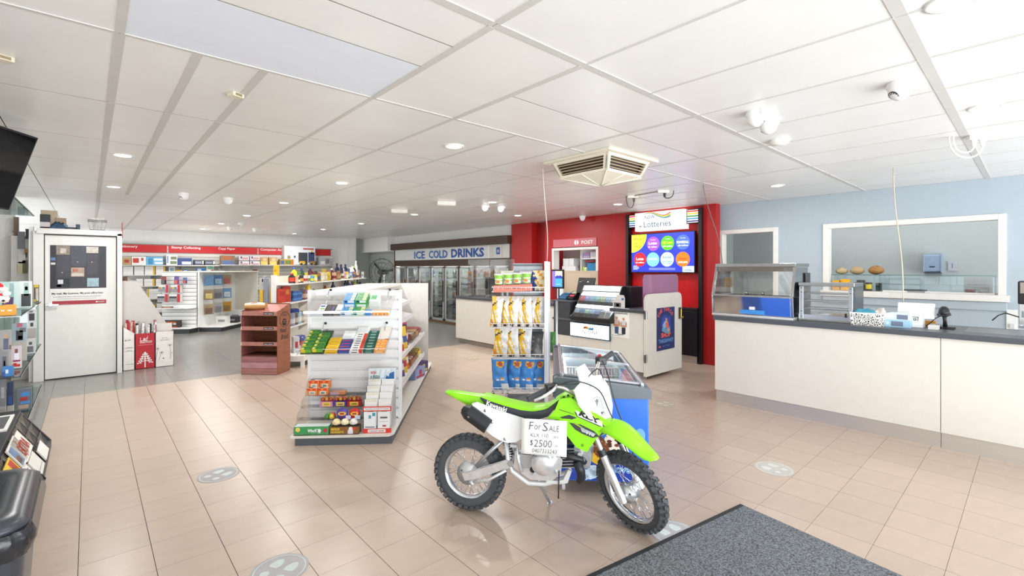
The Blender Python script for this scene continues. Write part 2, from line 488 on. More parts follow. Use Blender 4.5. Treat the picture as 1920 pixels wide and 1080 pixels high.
# pie warmer
t = thing('pie_warmer', 'empty small stainless pie warmer with glass door on the counter', 'display case', (5.75, 1.44, 1.0))
y0, y1 = 1.195, 1.685; SD = mat('6d7176', .25, .9)
wp_(MB().box(5.60, 5.96, y0, y1, 1.365, 1.40, STEEL), 'top_panel', t, .003)
wp_(MB().box(5.60, 5.96, y0, y1, 1.0, 1.07, STEEL), 'base', t, .003)
wp_(MB().box(5.615, 5.96, y0, y0 + .012, 1.07, 1.365, SD), 'side_panel', t)
wp_(MB().box(5.615, 5.96, y1 - .012, y1, 1.07, 1.365, SD), 'side_panel', t)
for y in (y0 + .012, y1 - .047):
    s_ = wp_(MB().box(5.585, 5.605, y, y + .035, 1.02, 1.36, ALU), 'door_stile', t, .003)
    m = MB()
    for z in (1.045, 1.1, 1.3, 1.345): m.cyl((5.5855, y + .017, z), (5.583, y + .017, z), .006, DARK, 8)
    sub(m, 'screws', s_)
wp_(MB().box(5.594, 5.599, y0 + .05, y1 - .05, 1.07, 1.365, CLEAR), 'door_glass', t)
wp_(MB().box(5.95, 5.955, y0 + .02, y1 - .02, 1.07, 1.365, CLEAR), 'rear_glass', t)
for z in (1.125, 1.205, 1.285):
    m = MB()
    for x in (5.63, 5.93): m.cyl((x, y0 + .014, z), (x, y1 - .014, z), .004, CHROME, 6)
    for k in range(24): m.cyl((5.63, y0 + .02 + k * .0196, z), (5.93, y0 + .02 + k * .0196, z), .0018, CHROME, 4)
    wp_(m, 'wire_shelf', t)
wp_(MB().box(5.575, 5.59, y0 + .06, y0 + .075, 1.06, 1.1, BLACK), 'latch', t)

# things standing along the worktop
def vor(c1, c2, sc_, th_, c3=None):
    M = bpy.data.materials.new('lace'); M.use_nodes = True; nt = M.node_tree; b = nt.nodes['Principled BSDF']
    tc = nt.nodes.new('ShaderNodeTexCoord'); vo = nt.nodes.new('ShaderNodeTexVoronoi'); vo.feature = 'DISTANCE_TO_EDGE'; vo.inputs['Scale'].default_value = sc_
    cr = nt.nodes.new('ShaderNodeValToRGB'); cr.color_ramp.interpolation = 'CONSTANT'
    cr.color_ramp.elements[0].color = lin(c1); cr.color_ramp.elements[1].position = th_; cr.color_ramp.elements[1].color = lin(c2)
    nt.links.new(tc.outputs['Object'], vo.inputs['Vector']); nt.links.new(vo.outputs['Distance'], cr.inputs[0]); nt.links.new(cr.outputs[0], b.inputs['Base Color'])
    b.inputs['Roughness'].default_value = .4
    return M
t = thing('lattice_basket', 'white lattice plastic basket of teal cloths beside the pie warmer', 'basket', (5.62, 1.085, 1.0))
LACE = vor('f2f1ec', '2a2628', 62, .16)
def tub(mb, cx, cy, w, d, z0, z1, fl_, M, wall=.006):
    q0 = [(cx - d / 2, cy - w / 2), (cx + d / 2, cy - w / 2), (cx + d / 2, cy + w / 2), (cx - d / 2, cy + w / 2)]
    q1 = [(cx + (a - cx) * fl_, cy + (b - cy) * fl_) for a, b in q0]
    vs = [(a, b, z0) for a, b in q0] + [(a, b, z1) for a, b in q1] + [(cx + (a - cx) * (1 - 2 * wall / d), cy + (b - cy) * (1 - 2 * wall / w), z1) for a, b in q1] + [(a * .96 + cx * .04, b * .96 + cy * .04, z0 + wall) for a, b in q0]
    fs = [(3, 2, 1, 0)]
    for k in range(4):
        n = (k + 1) % 4
        fs += [(k, n, 4 + n, 4 + k), (4 + k, 4 + n, 8 + n, 8 + k), (8 + k, 8 + n, 12 + n, 12 + k)]
    fs.append((12, 13, 14, 15)); mb.add(vs, fs, M)
m = MB(); tub(m, 5.63, 1.085, .25, .18, 1.0, 1.115, 1.08, LACE); wp_(m, 'body', t)
m = MB(); tub(m, 5.63, 1.085, .272, .196, 1.112, 1.124, 1.0, WHITE); wp_(m, 'rim', t)
def lump(cx, cy, z, w, d, h, M, sd, n=9):
    r = random.Random(sd); ph = [r.uniform(0, 6) for _ in range(4)]
    m = MB()
    def fn(u, v):
        e = min(1, 4 * min(u, 1 - u)) * min(1, 4 * min(v, 1 - v))
        hh = h * (.35 + .65 * e) * (.75 + .25 * math.sin(9 * u + ph[0]) * math.sin(8 * v + ph[1]) + .2 * math.sin(17 * u + 11 * v + ph[2]))
        return (cx + (v - .5) * d, cy + (u - .5) * w, z + hh * (1 if e > 0 else 0))
    return m.grid(fn, n, n, M)
one(lump(5.63, 1.11, 1.105, .2, .15, .05, mat('4fa3bf', .8), 1), 'folded_cloth', 'teal cloths bunched in the white lattice basket', 'cloth')
one(lump(5.66, 1.0, 1.11, .1, .12, .06, mat('d9cfc8', .8), 2), 'folded_cloth', 'pale patterned cloth bunched in the right of the lattice basket', 'cloth')
def xpack(name, lab, cat, X, dx, yl, yr, z0, z1, body, prints=(), group=None, bev=.002, top=None):
    """carton whose printed front faces -x; prints = (u0,u1,v0,v1,material) fractions of the front"""
    m = MB().box(X, X + dx, yr, yl, z0, z1, body)
    for u0, u1, v0, v1, M in prints:
        m.box(X - .0008, X + .0005, yl - (yl - yr) * u1, yl - (yl - yr) * u0, z0 + (z1 - z0) * v0, z0 + (z1 - z0) * v1, M)
    if top: m.box(X + dx * .1, X + dx * .9, yr + .1 * (yl - yr), yl - .1 * (yl - yr), z1 - .0005, z1 + .0008, top)
    n = V((X + dx / 2, (yl + yr) / 2, z0)); m.v = [tuple(V(p) - n) for p in m.v]
    return one(m, name, lab, cat, n, 0, group)
pb, lb, gy, wh = mat('a9d3ec', .5), mat('d6ebf7', .5), mat('77819a', .5), WHITE
xpack('tissue_box', 'pale blue carton at the bottom of the pair beside the lattice basket', 'box', 5.6, .12, .958, .772, 1.0, 1.068, pb, [(.25, .72, .15, .8, gy), (.05, .17, .3, .7, lb)])
m = MB().prism([(.955, 1.0685), (.955, 1.12), (.93, 1.132), (.80, 1.132), (.775, 1.12), (.775, 1.0685)], 'x', 5.602, 5.72, lb)
rx_(m, 5.602, .87, .79, 1.075, 1.118, gy); rx_(m, 5.602, .945, .885, 1.09, 1.105, wh)
one(m, 'tissue_box', 'light blue arched carton stacked on top of another carton on the counter', 'box')
t = thing('register_stand', 'white tablet point of sale stand with its back turned on the counter', 'register', (5.78, .76, 1.0))
wp_(MB().prism([(5.70, 1.0), (5.86, 1.0), (5.86, 1.01), (5.775, 1.02), (5.76, 1.135), (5.73, 1.135)], 'y', .695, .80, WHITE), 'foot', t, .004)
m = MB(); sq = lambda a: [(.755 + a * c, 1.075 + a * s) for c, s in ((-1, -1), (1, -1), (1, 1), (-1, 1))]
for a, M in ((.024, INK), (.019, WHITE), (.011, INK), (.005, WHITE)): m.prism([(p[0], p[1]) for p in sq(a)], 'x', 5.7125 - .0004 * (.03 - a) * 30, 5.722, M)
wp_(m.xf(Matrix.Translation((0.001, 0, 0))), 'square_emblem', t, label='black rounded square emblem')
m = MB().box(-.008, .008, -.135, .135, -.075, .075, WHITE); m.xf(Matrix.Translation((5.80, .76, 1.15)) @ Matrix.Rotation(.35, 4, 'Y'))
wp_(m, 'tablet', t, .006)
t = thing('barcode_scanner', 'black handheld barcode scanner upright in its stand on the counter', 'scanner', (5.78, .555, 1.0))
wp_(MB().prism([(5.72, 1.0), (5.86, 1.0), (5.86, 1.008), (5.80, 1.02), (5.76, 1.02)], 'y', .49, .60, BLACK), 'base', t, .003)
wp_(MB().tube([(5.80, .555, 1.01), (5.79, .556, 1.07), (5.77, .558, 1.13)], [.018, .014, .017], BLACK, 10), 'neck', t)
wp_(MB().lathe((0, 0, 0), [(.0, -.045), (.03, -.04), (.04, -.015), (.036, .02), (.022, .045), (0, .05)], BLACK, 14).xf(Matrix.Translation((5.765, .56, 1.155)) @ Matrix.Rotation(.35, 4, 'Y')), 'head', t)
wp_(MB().prism([(.515, 1.125), (.60, 1.115), (.605, 1.135), (.52, 1.145)], 'x', 5.73, 5.80, DARK), 'visor', t, .002)
wp_(MB().tube([(5.79, .575, 1.12), (5.80, .62, 1.09), (5.82, .66, 1.04), (5.84, .70, 1.006)], .004, BLACK, 5), 'cord', t)
xpack('card_reader', 'small white card reader lying in front of the scanner', 'card reader', 5.64, .09, .655, .585, 1.0, 1.035, WHITE, top=mat('d9d8d2', .4))
xpack('tape_box', 'orange packet behind the white register stand', 'box', 5.86, .06, .70, .63, 1.0, 1.055, mat('d6952b', .5), [(.5, 1, .1, .6, WHITE)])

# coffee machine at the picture edge, socket on the wall
t = thing('coffee_machine', 'black and chrome coffee machine cut off by the right picture edge', 'coffee machine', (6.5, -.1, 1.0))
wp_(MB().box(6.36, 6.75, -.35, .115, 1.22, 1.43, BLACK), 'body', t, .01)
wp_(MB().box(6.355, 6.36, -.34, .1, 1.32, 1.42, mat('a8a39c', .15, .8)), 'front_plate', t)
wp_(MB().box(6.5, 6.75, -.35, .11, 1.03, 1.22, BLACK), 'column', t)
wp_(MB().box(6.36, 6.75, -.35, .11, 1.0, 1.03, ALU), 'drip_tray', t, .004)
wp_(MB().box(6.36, 6.37, .06, .105, 1.03, 1.22, CHROME), 'side_rail', t)
wp_(MB().cyl((6.42, .03, 1.12), (6.42, .03, 1.22), .028, CHROME, 12), 'group_head', t)
wp_(MB().box(6.345, 6.36, .02, .09, 1.10, 1.16, mat('9aa4ac', .2, .7)), 'tap_block', t, .003)
wp_(MB().tube([(6.6, .10, 1.08), (6.7, .20, 1.11), (6.9, .26, 1.07), (6.85, .3, 1.02)], .006, BLACK, 5), 'cord', t)
t = thing('power_socket', 'white power socket plate on the blue wall behind the counter', 'socket', (7.64, .18, .96))
wp_(MB().box(7.635, 7.65, .14, .225, .83, 1.09, WHITE), 'plate', t, .003)
wp_(MB().box(7.62, 7.636, .16, .2, .88, .93, mat('d9d9d6', .4)), 'plug', t, .003)

# inside the kitchen beyond the serveries
t = thing('glass_servery_case', 'low glass sneeze guard standing on the wide servery sill', 'display case', (7.85, 1.1, 1.25))
GG = glass('servery', 'f4fbfc', refl=1.0, base=.08)
wp_(MB().box(7.77, 7.776, .32, 1.95, 1.25, 1.455, GG), 'front_pane', t)
wp_(MB().box(7.77, 8.1, .32, 1.95, 1.455, 1.465, glass('edge', 'bfe0e4', refl=1.0, base=.15)), 'top_pane', t)
wp_(MB().box(7.77, 8.1, .315, .321, 1.25, 1.455, GG), 'side_pane', t)
wp_(MB().box(7.76, 7.785, .32, 1.35, 1.245, 1.262, mat('f3f3f1', .4)), 'bottom_track', t)
wp_(MB().box(7.757, 7.76, .93, 1.1, 1.246, 1.262, mat('9a9d9b', .5)), 'track_joint', t)
sill = MB().box(7.79, 8.35, .2, 2.05, 1.18, 1.243, mat('b9ada0', .6))
one(sill, 'servery_bench', 'pale bench top behind the glass sneeze guard', 'bench')
t = thing('towel_dispenser', 'pale blue paper towel dispenser on the kitchen wall', 'dispenser', (9.6, 1.05, 1.5))
wp_(MB().prism([(9.70, 1.48), (9.70, 1.77), (9.56, 1.75), (9.54, 1.50)], 'y', .96, 1.16, mat('9db2cc', .35)), 'cover', t, .012)
wp_(MB().box(9.575, 9.70, .975, 1.145, 1.465, 1.49, mat('6d7780', .4)), 'towel_slot', t)
wp_(MB().box(9.541, 9.56, 1.03, 1.09, 1.565, 1.58, INK), 'lock_plate', t)
xpack('notice', 'small silvery notice on the kitchen wall beside the dispenser', 'notice', 9.685, .012, .895, .79, 1.51, 1.655, mat('c9ccd2', .3), [(.4, .5, .3, .8, gy)])
t = thing('tile_upstand', 'white tiled splashback low on the kitchen wall', 'splashback', (9.69, 1.0, 1.3))
wp_(MB().box(9.689, 9.70, -.9, 3.9, 1.0, 1.42, mat('cfd9dc', .4)), 'backing', t)
for k in range(14): wp_(MB().box(9.682, 9.69, -.6 + k * .2, -.405 + k * .2, 1.30, 1.415, mat('d9e3e6', .25)), 'tile', t, .002)
KB = mat('c79a62', .5); 
def roll(x, y, z, r, M, lab, seed):
    m = MB(); rr = random.Random(seed)
    m.grid(lambda u, v: (x + r * .8 * math.cos(2 * PI * u) * math.sin(PI * v) * (1 + .12 * math.sin(6 * u * PI + seed)), y + r * .92 * math.sin(2 * PI * u) * math.sin(PI * v) * (1 + .06 * math.sin(5 * PI * u)), z + r * (.56 + .06 * math.sin(4 * PI * u + seed)) * (1 - math.cos(PI * v))), 14, 8, M)
    one(m, 'bread_roll_bag', lab, 'bread')
roll(7.92, 1.84, 1.465, .085, mat('cdb48c', .6), 'pale bread roll bag leftmost on the glass sneeze guard', 1)
roll(7.92, 1.66, 1.465, .095, mat('c9ab83', .5), 'bagged bread rolls in the middle on the glass sneeze guard', 2)
roll(7.92, 1.45, 1.465, .1, mat('b07f48', .45), 'brown bagged rolls rightmost on the glass sneeze guard', 3)
xpack('chip_packet', 'yellow packet leaning at the left end of the servery sill', 'packet', 7.72, .05, 1.9, 1.82, 1.25, 1.385, mat('e8ae1e', .5), [(.1, .9, .3, .6, mat('c98512', .5))])
xpack('chip_packet', 'brighter yellow box above the pie warmer on the servery sill', 'packet', 7.70, .06, 1.80, 1.70, 1.25, 1.40, mat('f0b41c', .5), [(0, .2, .1, .9, mat('d9940f', .5))])
m = MB().cyl((7.78, 1.50, 1.25), (7.78, 1.50, 1.36), .035, mat('3d3f36', .4), 14).cyl((7.78, 1.5, 1.275), (7.78, 1.5, 1.335), .0358, mat('d8c52e', .5), 14)
one(m, 'spread_jar', 'dark jar with yellow label on the servery sill', 'jar')
m = MB().box(7.80, 7.9, 1.55, 1.67, 1.25, 1.36, BLACK).cyl((7.84, 1.6, 1.36), (7.84, 1.6, 1.39), .05, BLACK, 14)
one(m, 'tape_dispenser', 'black tape dispenser between the yellow box and the jar', 'dispenser')
m = MB().box(7.9, 8.0, 1.40, 1.45, 1.25, 1.35, mat('3c5148', .5)); one(m, 'tin', 'dark green tin behind the yellow labelled jar', 'tin')
m = MB().cyl((7.95, 1.05, 1.25), (7.95, 1.05, 1.275), .12, mat('6d5c78', .5), 20); one(m, 'plate_stack', 'dark purple plate behind the servery glass', 'plate')
xpack('paper_sheet', 'white printed sheet seen through the right of the servery glass', 'paper', 8.3, .01, .62, .36, 1.245, 1.44, mat('f3f3f1', .6), [(.1, .9, .15, .18, gy), (.1, .9, .3, .32, gy), (.1, .9, .5, .52, gy)])
xpack('food_tub', 'red labelled tub inside the right end of the servery glass', 'tub', 7.9, .1, .58, .49, 1.25, 1.32, mat('cf5561', .5), [(.0, 1, .7, 1, WHITE)])
xpack('food_tub', 'pink and white packet at the right end behind the servery glass', 'tub', 7.9, .1, .46, .37, 1.25, 1.32, mat('d9a9a0', .5), [(.1, .9, .3, .7, WHITE)])

# the post and lottery counter
PX = 5.72
for y0, y1, lab in ((3.64, 4.20, 'cream counter end cabinet carrying the two men poster'), (4.20, 5.33, 'cream cabinet beneath the lit instant tickets sign'), (5.33, 8.13, 'long cream post counter front left of the ticket display')):
    zt = .92 if y0 != 4.20 else .47
    t = thing('counter_cabinet', lab, 'counter', (6.0, (y0 + y1) / 2, 0))
    wp_(MB().box(PX, PX + .018, y0 + .002, y1 - .002, .10, zt, PANEL), 'front_panel', t, .002)
    wp_(MB().box(PX + .018, 6.35, y0 + .002, y1 - .002, .10, zt, PANEL), 'carcass', t)
    wp_(MB().box(PX + .06, PX + .08, y0 + .002, y1 - .002, 0, .10, mat('9a938a', .4, .3)), 'kickboard', t)
for y0, y1, lab in ((3.62, 4.20, 'short dark worktop behind the little cream gate'), (5.33, 8.16, 'dark worktop of the long post counter')):
    m = MB().box(PX - .025, 6.42, y0, y1, .921, .968, mat('45484d', .4)); one(m, 'worktop', lab, 'worktop', bev=.004)
BL = mat('3b3e43', .45)
t = thing('ticket_counter_unit', 'charcoal raised ticket counter carrying terminals left of the display', 'counter', (6.0, 4.77, .47))
wp_(MB().box(PX - .005, 6.4, 4.98, 5.33, .471, 1.005, BL), 'side_block', t, .003)
wp_(MB().box(PX - .02, 6.4, 4.20, 5.35, .715, .745, mat('54585d', .4)), 'ledge', t, .003)
wp_(MB().box(PX - .02, 6.42, 4.96, 5.35, 1.005, 1.03, mat('4b4e53', .4)), 'top_slab', t, .003)
wp_(MB().box(PX + .02, 6.4, 4.20, 4.98, .471, .715, BL), 'light_box_housing', t)
t = thing('instant_sign', 'lit white sign reading INSTANT on the front of the ticket counter', 'sign', (5.71, 4.57, .58))
fr = wp_(MB().box(PX - .018, PX + .018, 4.185, 4.975, .472, .708, mat('2f4f60', .35)), 'frame', t, .004)
wp_(MB().box(PX - .0225, PX - .017, 4.21, 4.955, .49, .69, mat('fbfdfc', .4, e=1.3, v=.01)), 'lit_panel', t)
m = MB(); xtext(m, 'INSTANT', PX - .0225, 4.72, .545, .31, .052, mat('33363c', .5), bold=.02)
xtext(m, 'SCRATCH-ITS', PX - .0225, 4.69, .515, .24, .018, mat('8d99a4', .5)); wp_(m, 'lettering', t)
m = MB()
for k, (c, y, dz) in enumerate((('e2482a', 4.67, 0), ('f07f2a', 4.64, .006), ('f4b93a', 4.61, -.004), ('58c3c9', 4.575, -.01), ('4aa8dd', 4.545, -.012), ('2d76c4', 4.51, -.008))):
    m.prism([(y + .02, .615 + dz), (y - .012, .612 + dz), (y - .022, .648 + dz), (y + .01, .656 + dz)], 'x', PX - .0237, PX - .022, mat(c, .5))
wp_(m, 'brush_mark', t)

# scratch ticket display
t = thing('scratch_ticket_display', 'lit sloping scratch ticket dispenser with two rows of tickets on the counter', 'ticket display', (5.9, 4.4, .745))
wp_(MB().prism([(5.62, .746), (5.60, .80), (5.72, .90), (5.92, 1.27), (6.02, 1.275), (6.35, 1.275), (6.35, .746)], 'y', 4.125, 4.145, BLACK), 'side_cheek', t, .003)
wp_(MB().prism([(5.62, .746), (5.60, .80), (5.72, .90), (5.92, 1.27), (6.02, 1.275), (6.35, 1.275), (6.35, .746)], 'y', 4.86, 4.88, BLACK), 'side_cheek', t)
wp_(MB().box(6.0, 6.35, 4.03, 4.86, .97, 1.272, BLACK), 'rear_housing', t, .004)
wp_(MB().box(5.605, 6.1, 4.145, 4.86, .746, .80, BLACK), 'base', t)
lit = mat('f6fbff', .4, e=1.5, v=.01)
wp_(MB().prism([(5.885, 1.20), (5.925, 1.272), (6.02, 1.272), (5.99, 1.20)], 'y', 4.147, 4.855, lit), 'light_tube', t)
for k, (xa, za, xb, zb) in enumerate(((5.625, .815, 5.735, .985), (5.755, 1.01, 5.87, 1.17))):
    wp_(MB().prism([(xa + .03, za), (xb + .03, zb), (xb + .04, zb), (xa + .04, za)], 'y', 4.147, 4.855, mat('e9f2f8', .4, e=.45)), 'back_board', t)
    wp_(MB().prism([(xb - .035, zb - .04), (xb + .02, zb + .012), (xb + .03, zb + .008), (xb - .03, zb - .045)], 'y', 4.147, 4.85, lit), 'shelf_light', t)
    wp_(MB().prism([(xa, za - .012), (xb - .005, zb - .01), (xb - .002, zb - .01), (xa + .003, za - .012)], 'y', 4.147, 4.855, CLEAR), 'front_glass', t)
    wp_(MB().box(xa - .012, xa + .02, 4.147, 4.855, za - .022, za - .006, DARK), 'price_rail', t)
    cols = ['8fa6bd', '6c87a6', 'a7c7bd', '9fb9cf', '8a9fc4', 'a3a9b2', 'b9c3c9'] if k == 0 else ['b5606c', '8f93c4', '7fa7c0', '86b1ae', 'a9b7a0', '93b6cf', 'c9cfd4']
    for q in range(7):
        ya = 4.845 - q * .099
        m = MB().prism([(xa + .014, za), (xa + .06 * (xb - xa) / .11 + .01, za + (zb - za) * .62), (xa + .06 * (xb - xa) / .11 + .013, za + (zb - za) * .62), (xa + .017, za)], 'y', ya - .09, ya, mat(cols[q], .5, v=.35, s=60))
        one(m, 'scratch_ticket', '%s scratch ticket number %s from the left in the %s display row' % (('muted', 'slate', 'mint', 'sky', 'periwinkle', 'grey', 'pale')[q] if k == 0 else ('pinkish', 'lilac', 'steel blue', 'teal', 'sage', 'sky blue', 'silver')[q], ('one', 'two', 'three', 'four', 'five', 'six', 'seven')[q], ('lower', 'upper')[k]), 'ticket')
# posters on and above the counter end
def men(mb, X, y, z, k, shirt, trousers, skin):
    def e(yc, zc, a, b, M, t): mb.prism([(yc + a * math.cos(i * PI / 8), zc + b * math.sin(i * PI / 8)) for i in range(16)], 'x', X - t, X, M)
    mb.prism([(y - .04 * k, z), (y + .04 * k, z), (y + .045 * k, z + .16 * k), (y - .045 * k, z + .16 * k)], 'x', X - .0015, X, trousers)
    mb.prism([(y - .05 * k, z + .13 * k), (y + .05 * k, z + .13 * k), (y + .062 * k, z + .26 * k), (y - .062 * k, z + .26 * k)], 'x', X - .002, X, shirt)
    e(y, z + .155 * k, .075 * k, .018 * k, skin, .0025); e(y + .058 * k, z + .19 * k, .016 * k, .05 * k, skin, .0024); e(y - .058 * k, z + .19 * k, .016 * k, .05 * k, skin, .0024)
    e(y, z + .30 * k, .027 * k, .037 * k, skin, .0025)
    e(y, z + .325 * k, .027 * k, .016 * k, mat('e8e6e2', .6), .0028)
t = thing('two_men_poster', 'white poster of two men in polo shirts with folded arms on the counter end', 'poster', (5.715, 4.02, .76))
wp_(MB().box(PX - .003, PX - .0005, 3.87, 4.185, .55, .975, mat('f1f0ec', .6, v=.02)), 'paper', t)
m = MB(); men(m, PX - .003, 4.085, .60, .78, mat('d9c3b9', .6), mat('3a5480', .6), mat('c98f72', .6)); men(m, PX - .003, 3.965, .60, .75, mat('cfd6d8', .6), mat('20242a', .6), mat('c58d70', .6))
rx_(m, PX - .003, 4.07, 3.97, .585, .60, mat('8a8f93', .6)); wp_(m, 'photograph', t)
m = MB(); xtext(m, "Let's", PX - .003, 4.085, .93, .09, .03, INK, shear=.25); xtext(m, 'Dundernova', PX - .003, 4.15, .885, .25, .035, INK, shear=.25)
rx_(m, PX - .003, 4.165, 4.15, .566, .578, INK); rx_(m, PX - .003, 4.13, 4.02, .568, .574, mat('9aa0a4', .6)); wp_(m, 'lettering', t)
t = thing('counter_leaflet', 'small grey and white leaflet standing on the counter above the two men poster', 'leaflet', (5.71, 4.05, 1.03))
wp_(MB().prism([(3.945, .97), (4.15, .97), (4.15, 1.075), (4.09, 1.08), (4.09, 1.155), (4.06, 1.17), (3.96, 1.16), (3.945, 1.12)], 'x', 5.715, 5.722, mat('d2d2ce', .5, v=.2, s=60)), 'card', t)
m = MB(); rx_(m, 5.715, 4.13, 4.01, .985, 1.05, mat('55565c', .5)); rx_(m, 5.715, 4.09, 4.04, .995, 1.035, WHITE); rx_(m, 5.715, 4.0, 3.96, 1.09, 1.12, mat('4d6f96', .5)); wp_(m, 'print', t)

# till, terminals and customer screen
t = thing('till_screen', 'black till monitor turned away on the ticket counter', 'monitor', (6.05, 4.9, 1.03))
wp_(MB().box(-.012, .012, -.175, .165, -.13, .13, BLACK).xf(Matrix.Translation((6.0, 4.89, 1.27)) @ Matrix.Rotation(.28, 4, 'Y')), 'panel', t, .006)
wp_(MB().prism([(5.98, 1.031), (6.2, 1.031), (6.2, 1.045), (6.07, 1.06), (6.05, 1.2), (6.01, 1.2)], 'y', 4.80, 4.95, BLACK), 'stand', t, .004)
m = MB(); rx_(m, 5.951, 4.98, 4.94, 1.325, 1.335, mat('b9bcc0', .4)); rx_(m, 5.952, 4.82, 4.79, 1.325, 1.34, mat('dfe1e3', .4)); xtext(m, 'register', 5.95, 4.95, 1.345, .07, .012, mat('a9acb0', .4)); wp_(m, 'badges', t)
t = thing('pos_terminal', 'dark payment terminal with red label tilted on the ticket counter', 'terminal', (5.93, 5.1, 1.03))
wp_(MB().prism([(5.85, 1.031), (6.02, 1.031), (6.04, 1.15), (6.0, 1.17), (5.84, 1.06)], 'y', 5.02, 5.15, BLACK), 'body', t, .006)
m = MB(); Q = lambda a, b, M: m.prism([(5.84 + .16 * a, 1.0625 + .11 * a), (5.84 + .16 * b, 1.0625 + .11 * b), (5.835 + .16 * b, 1.07 + .11 * b), (5.835 + .16 * a, 1.07 + .11 * a)], 'y', 5.04, 5.13, M)
Q(.2, .42, mat('c9485a', .4)); Q(.6, .9, mat('9aa07a', .4)); wp_(m, 'screen_and_label', t)
t = thing('eftpos_terminal', 'blue card payment terminal on the ticket counter', 'terminal', (5.93, 5.28, 1.03))
wp_(MB().prism([(5.87, 1.031), (6.05, 1.031), (6.05, 1.13), (5.98, 1.12), (5.87, 1.06)], 'y', 5.19, 5.36, mat('2c5b7d', .4)), 'body', t, .01)
wp_(MB().prism([(5.965, 1.121), (6.04, 1.133), (6.04, 1.14), (5.965, 1.128)], 'y', 5.22, 5.33, mat('37789c', .4)), 'paper_lid', t)
t = thing('customer_screen', 'small lit customer screen on a black pole above the counter', 'monitor', (5.95, 5.45, 1.03))
wp_(MB().cyl((5.97, 5.45, .968), (5.97, 5.45, 1.25), .012, BLACK, 8), 'pole', t)
wp_(MB().box(5.95, 5.97, 5.32, 5.60, 1.205, 1.53, BLACK), 'bezel', t, .004)
m = MB(); rx_(m, 5.95, 5.585, 5.355, 1.235, 1.50, mat('3f8fe0', .3, e=.75, v=0), .0012); rx_(m, 5.9488, 5.51, 5.355, 1.40, 1.50, mat('f3e6a8', .3, e=.75, v=0)); 
m.prism([(5.51, 1.41), (5.46, 1.435), (5.43, 1.42), (5.40, 1.44), (5.355, 1.41), (5.355, 1.375), (5.51, 1.375)], 'x', 5.9465, 5.949, mat('33409a', .3, e=.5, v=0))
rx_(m, 5.9488, 5.585, 5.51, 1.235, 1.50, mat('6f63d8', .3, e=.75, v=0)); rx_(m, 5.9488, 5.49, 5.39, 1.27, 1.28, WHITE); wp_(m, 'lit_picture', t)

# acrylic screens
t = thing('acrylic_screen', 'clear acrylic counter screen standing on the far end of the post counter', 'screen', (5.9, 7.3, .97))
wp_(MB().box(5.9, 5.905, 7.24, 7.95, .99, 1.73, ACRYL), 'pane', t); wp_(MB().box(5.9, 5.905, 6.5, 7.22, .99, 1.72, ACRYL), 'pane', t)
for y in (7.9, 7.3, 7.1, 6.6): wp_(MB().box(5.86, 5.95, y - .012, y + .012, .968, 1.02, ALU), 'foot', t)
t = thing('display_cabinet', 'small dark cabinet behind the clear screen on the post counter', 'cabinet', (6.25, 7.4, .97))
wp_(MB().box(6.1, 6.35, 7.15, 7.62, .97, 1.37, mat('2b2d33', .3)), 'body', t, .005)
wp_(MB().box(6.095, 6.101, 7.19, 7.58, 1.0, 1.34, mat('1f2228', .1)), 'glass_front', t)
PUR = glass('lilac', 'd3a6cd', refl=.5, base=.05, dens=.38)
t = thing('lilac_acrylic_panel', 'translucent lilac acrylic panel rising behind the little gate', 'screen', (6.3, 3.68, .97))
m = MB(); pts = [(5.96, .97), (6.70, .97)] + [(6.64 + .06 * math.cos(a), 1.40 + .06 * math.sin(a)) for a in (0, .5, 1.05, 1.57)] + [(5.80 + .06 * math.cos(a), 1.40 + .06 * math.sin(a)) for a in (1.57, 2.1, 2.6, 3.14)] + [(5.74, .97)]
m.prism(pts, 'y', 3.66, 3.666, PUR); wp_(m, 'pane', t)
for x in (5.8, 6.34): wp_(MB().box(x - .02, x + .02, 3.645, 3.69, .969, 1.0, ALU), 'clamp', t)
t = thing('lilac_acrylic_panel', 'small lilac acrylic offcut beyond the chip stand', 'screen', (6.6, 7.3, 1.3))
wp_(MB().box(6.45, 6.455, 6.90, 7.12, .968, 1.62, PUR), 'pane', t)

# the little gate with the shop poster
t = thing('counter_gate', 'cream half-height gate with rounded top corners and dark poster', 'gate', (6.2, 3.61, 0))
def rtop(x0, x1, z0, z1, r): return [(x0, z0), (x1, z0)] + [(x1 - r + r * math.cos(a * PI / 12), z1 - r + r * math.sin(a * PI / 12)) for a in range(7)] + [(x0 + r + r * math.cos(a * PI / 12), z1 - r + r * math.sin(a * PI / 12)) for a in range(6, 13)]
wp_(MB().prism(rtop(5.715, 6.695, .05, 1.185, .09), 'y', 3.60, 3.632, PANEL), 'door_leaf', t, .004)
for z in (.90, .30):
    h_ = wp_(MB().box(5.675, 5.735, 3.590, 3.602, z - .055, z + .055, mat('77746c', .3, .9)), 'hinge', t, .002)
    m = MB()
    for k in range(5): m.cyl((5.705, 3.588, z - .055 + k * .022), (5.705, 3.588, z - .035 + k * .022), .009, STEEL, 8)
    sub(m, 'knuckles', h_)
bl = wp_(MB().box(6.60, 6.66, 3.584, 3.602, .79, .96, mat('3a352a', .4)), 'bolt_plate', t, .004)
sub(MB().cyl((6.63, 3.575, .82), (6.63, 3.575, .94), .012, mat('d6b35a', .2, 1), 10).box(6.615, 6.7, 3.57, 3.582, .80, .825, mat('d6b35a', .2, 1)), 'brass_bolt', bl, label='brass sliding bolt')
t = thing('takeaway_poster', 'dark blue takeaway shop poster with orange lettering on the cream gate', 'poster', (6.23, 3.6, .68))
wp_(MB().box(5.99, 6.477, 3.594, 3.5995, .37, .982, mat('1d2a63', .45)), 'sheet', t)
m = MB(); OR = mat('ee5a3a', .5); LBL = mat('5d93c9', .5)
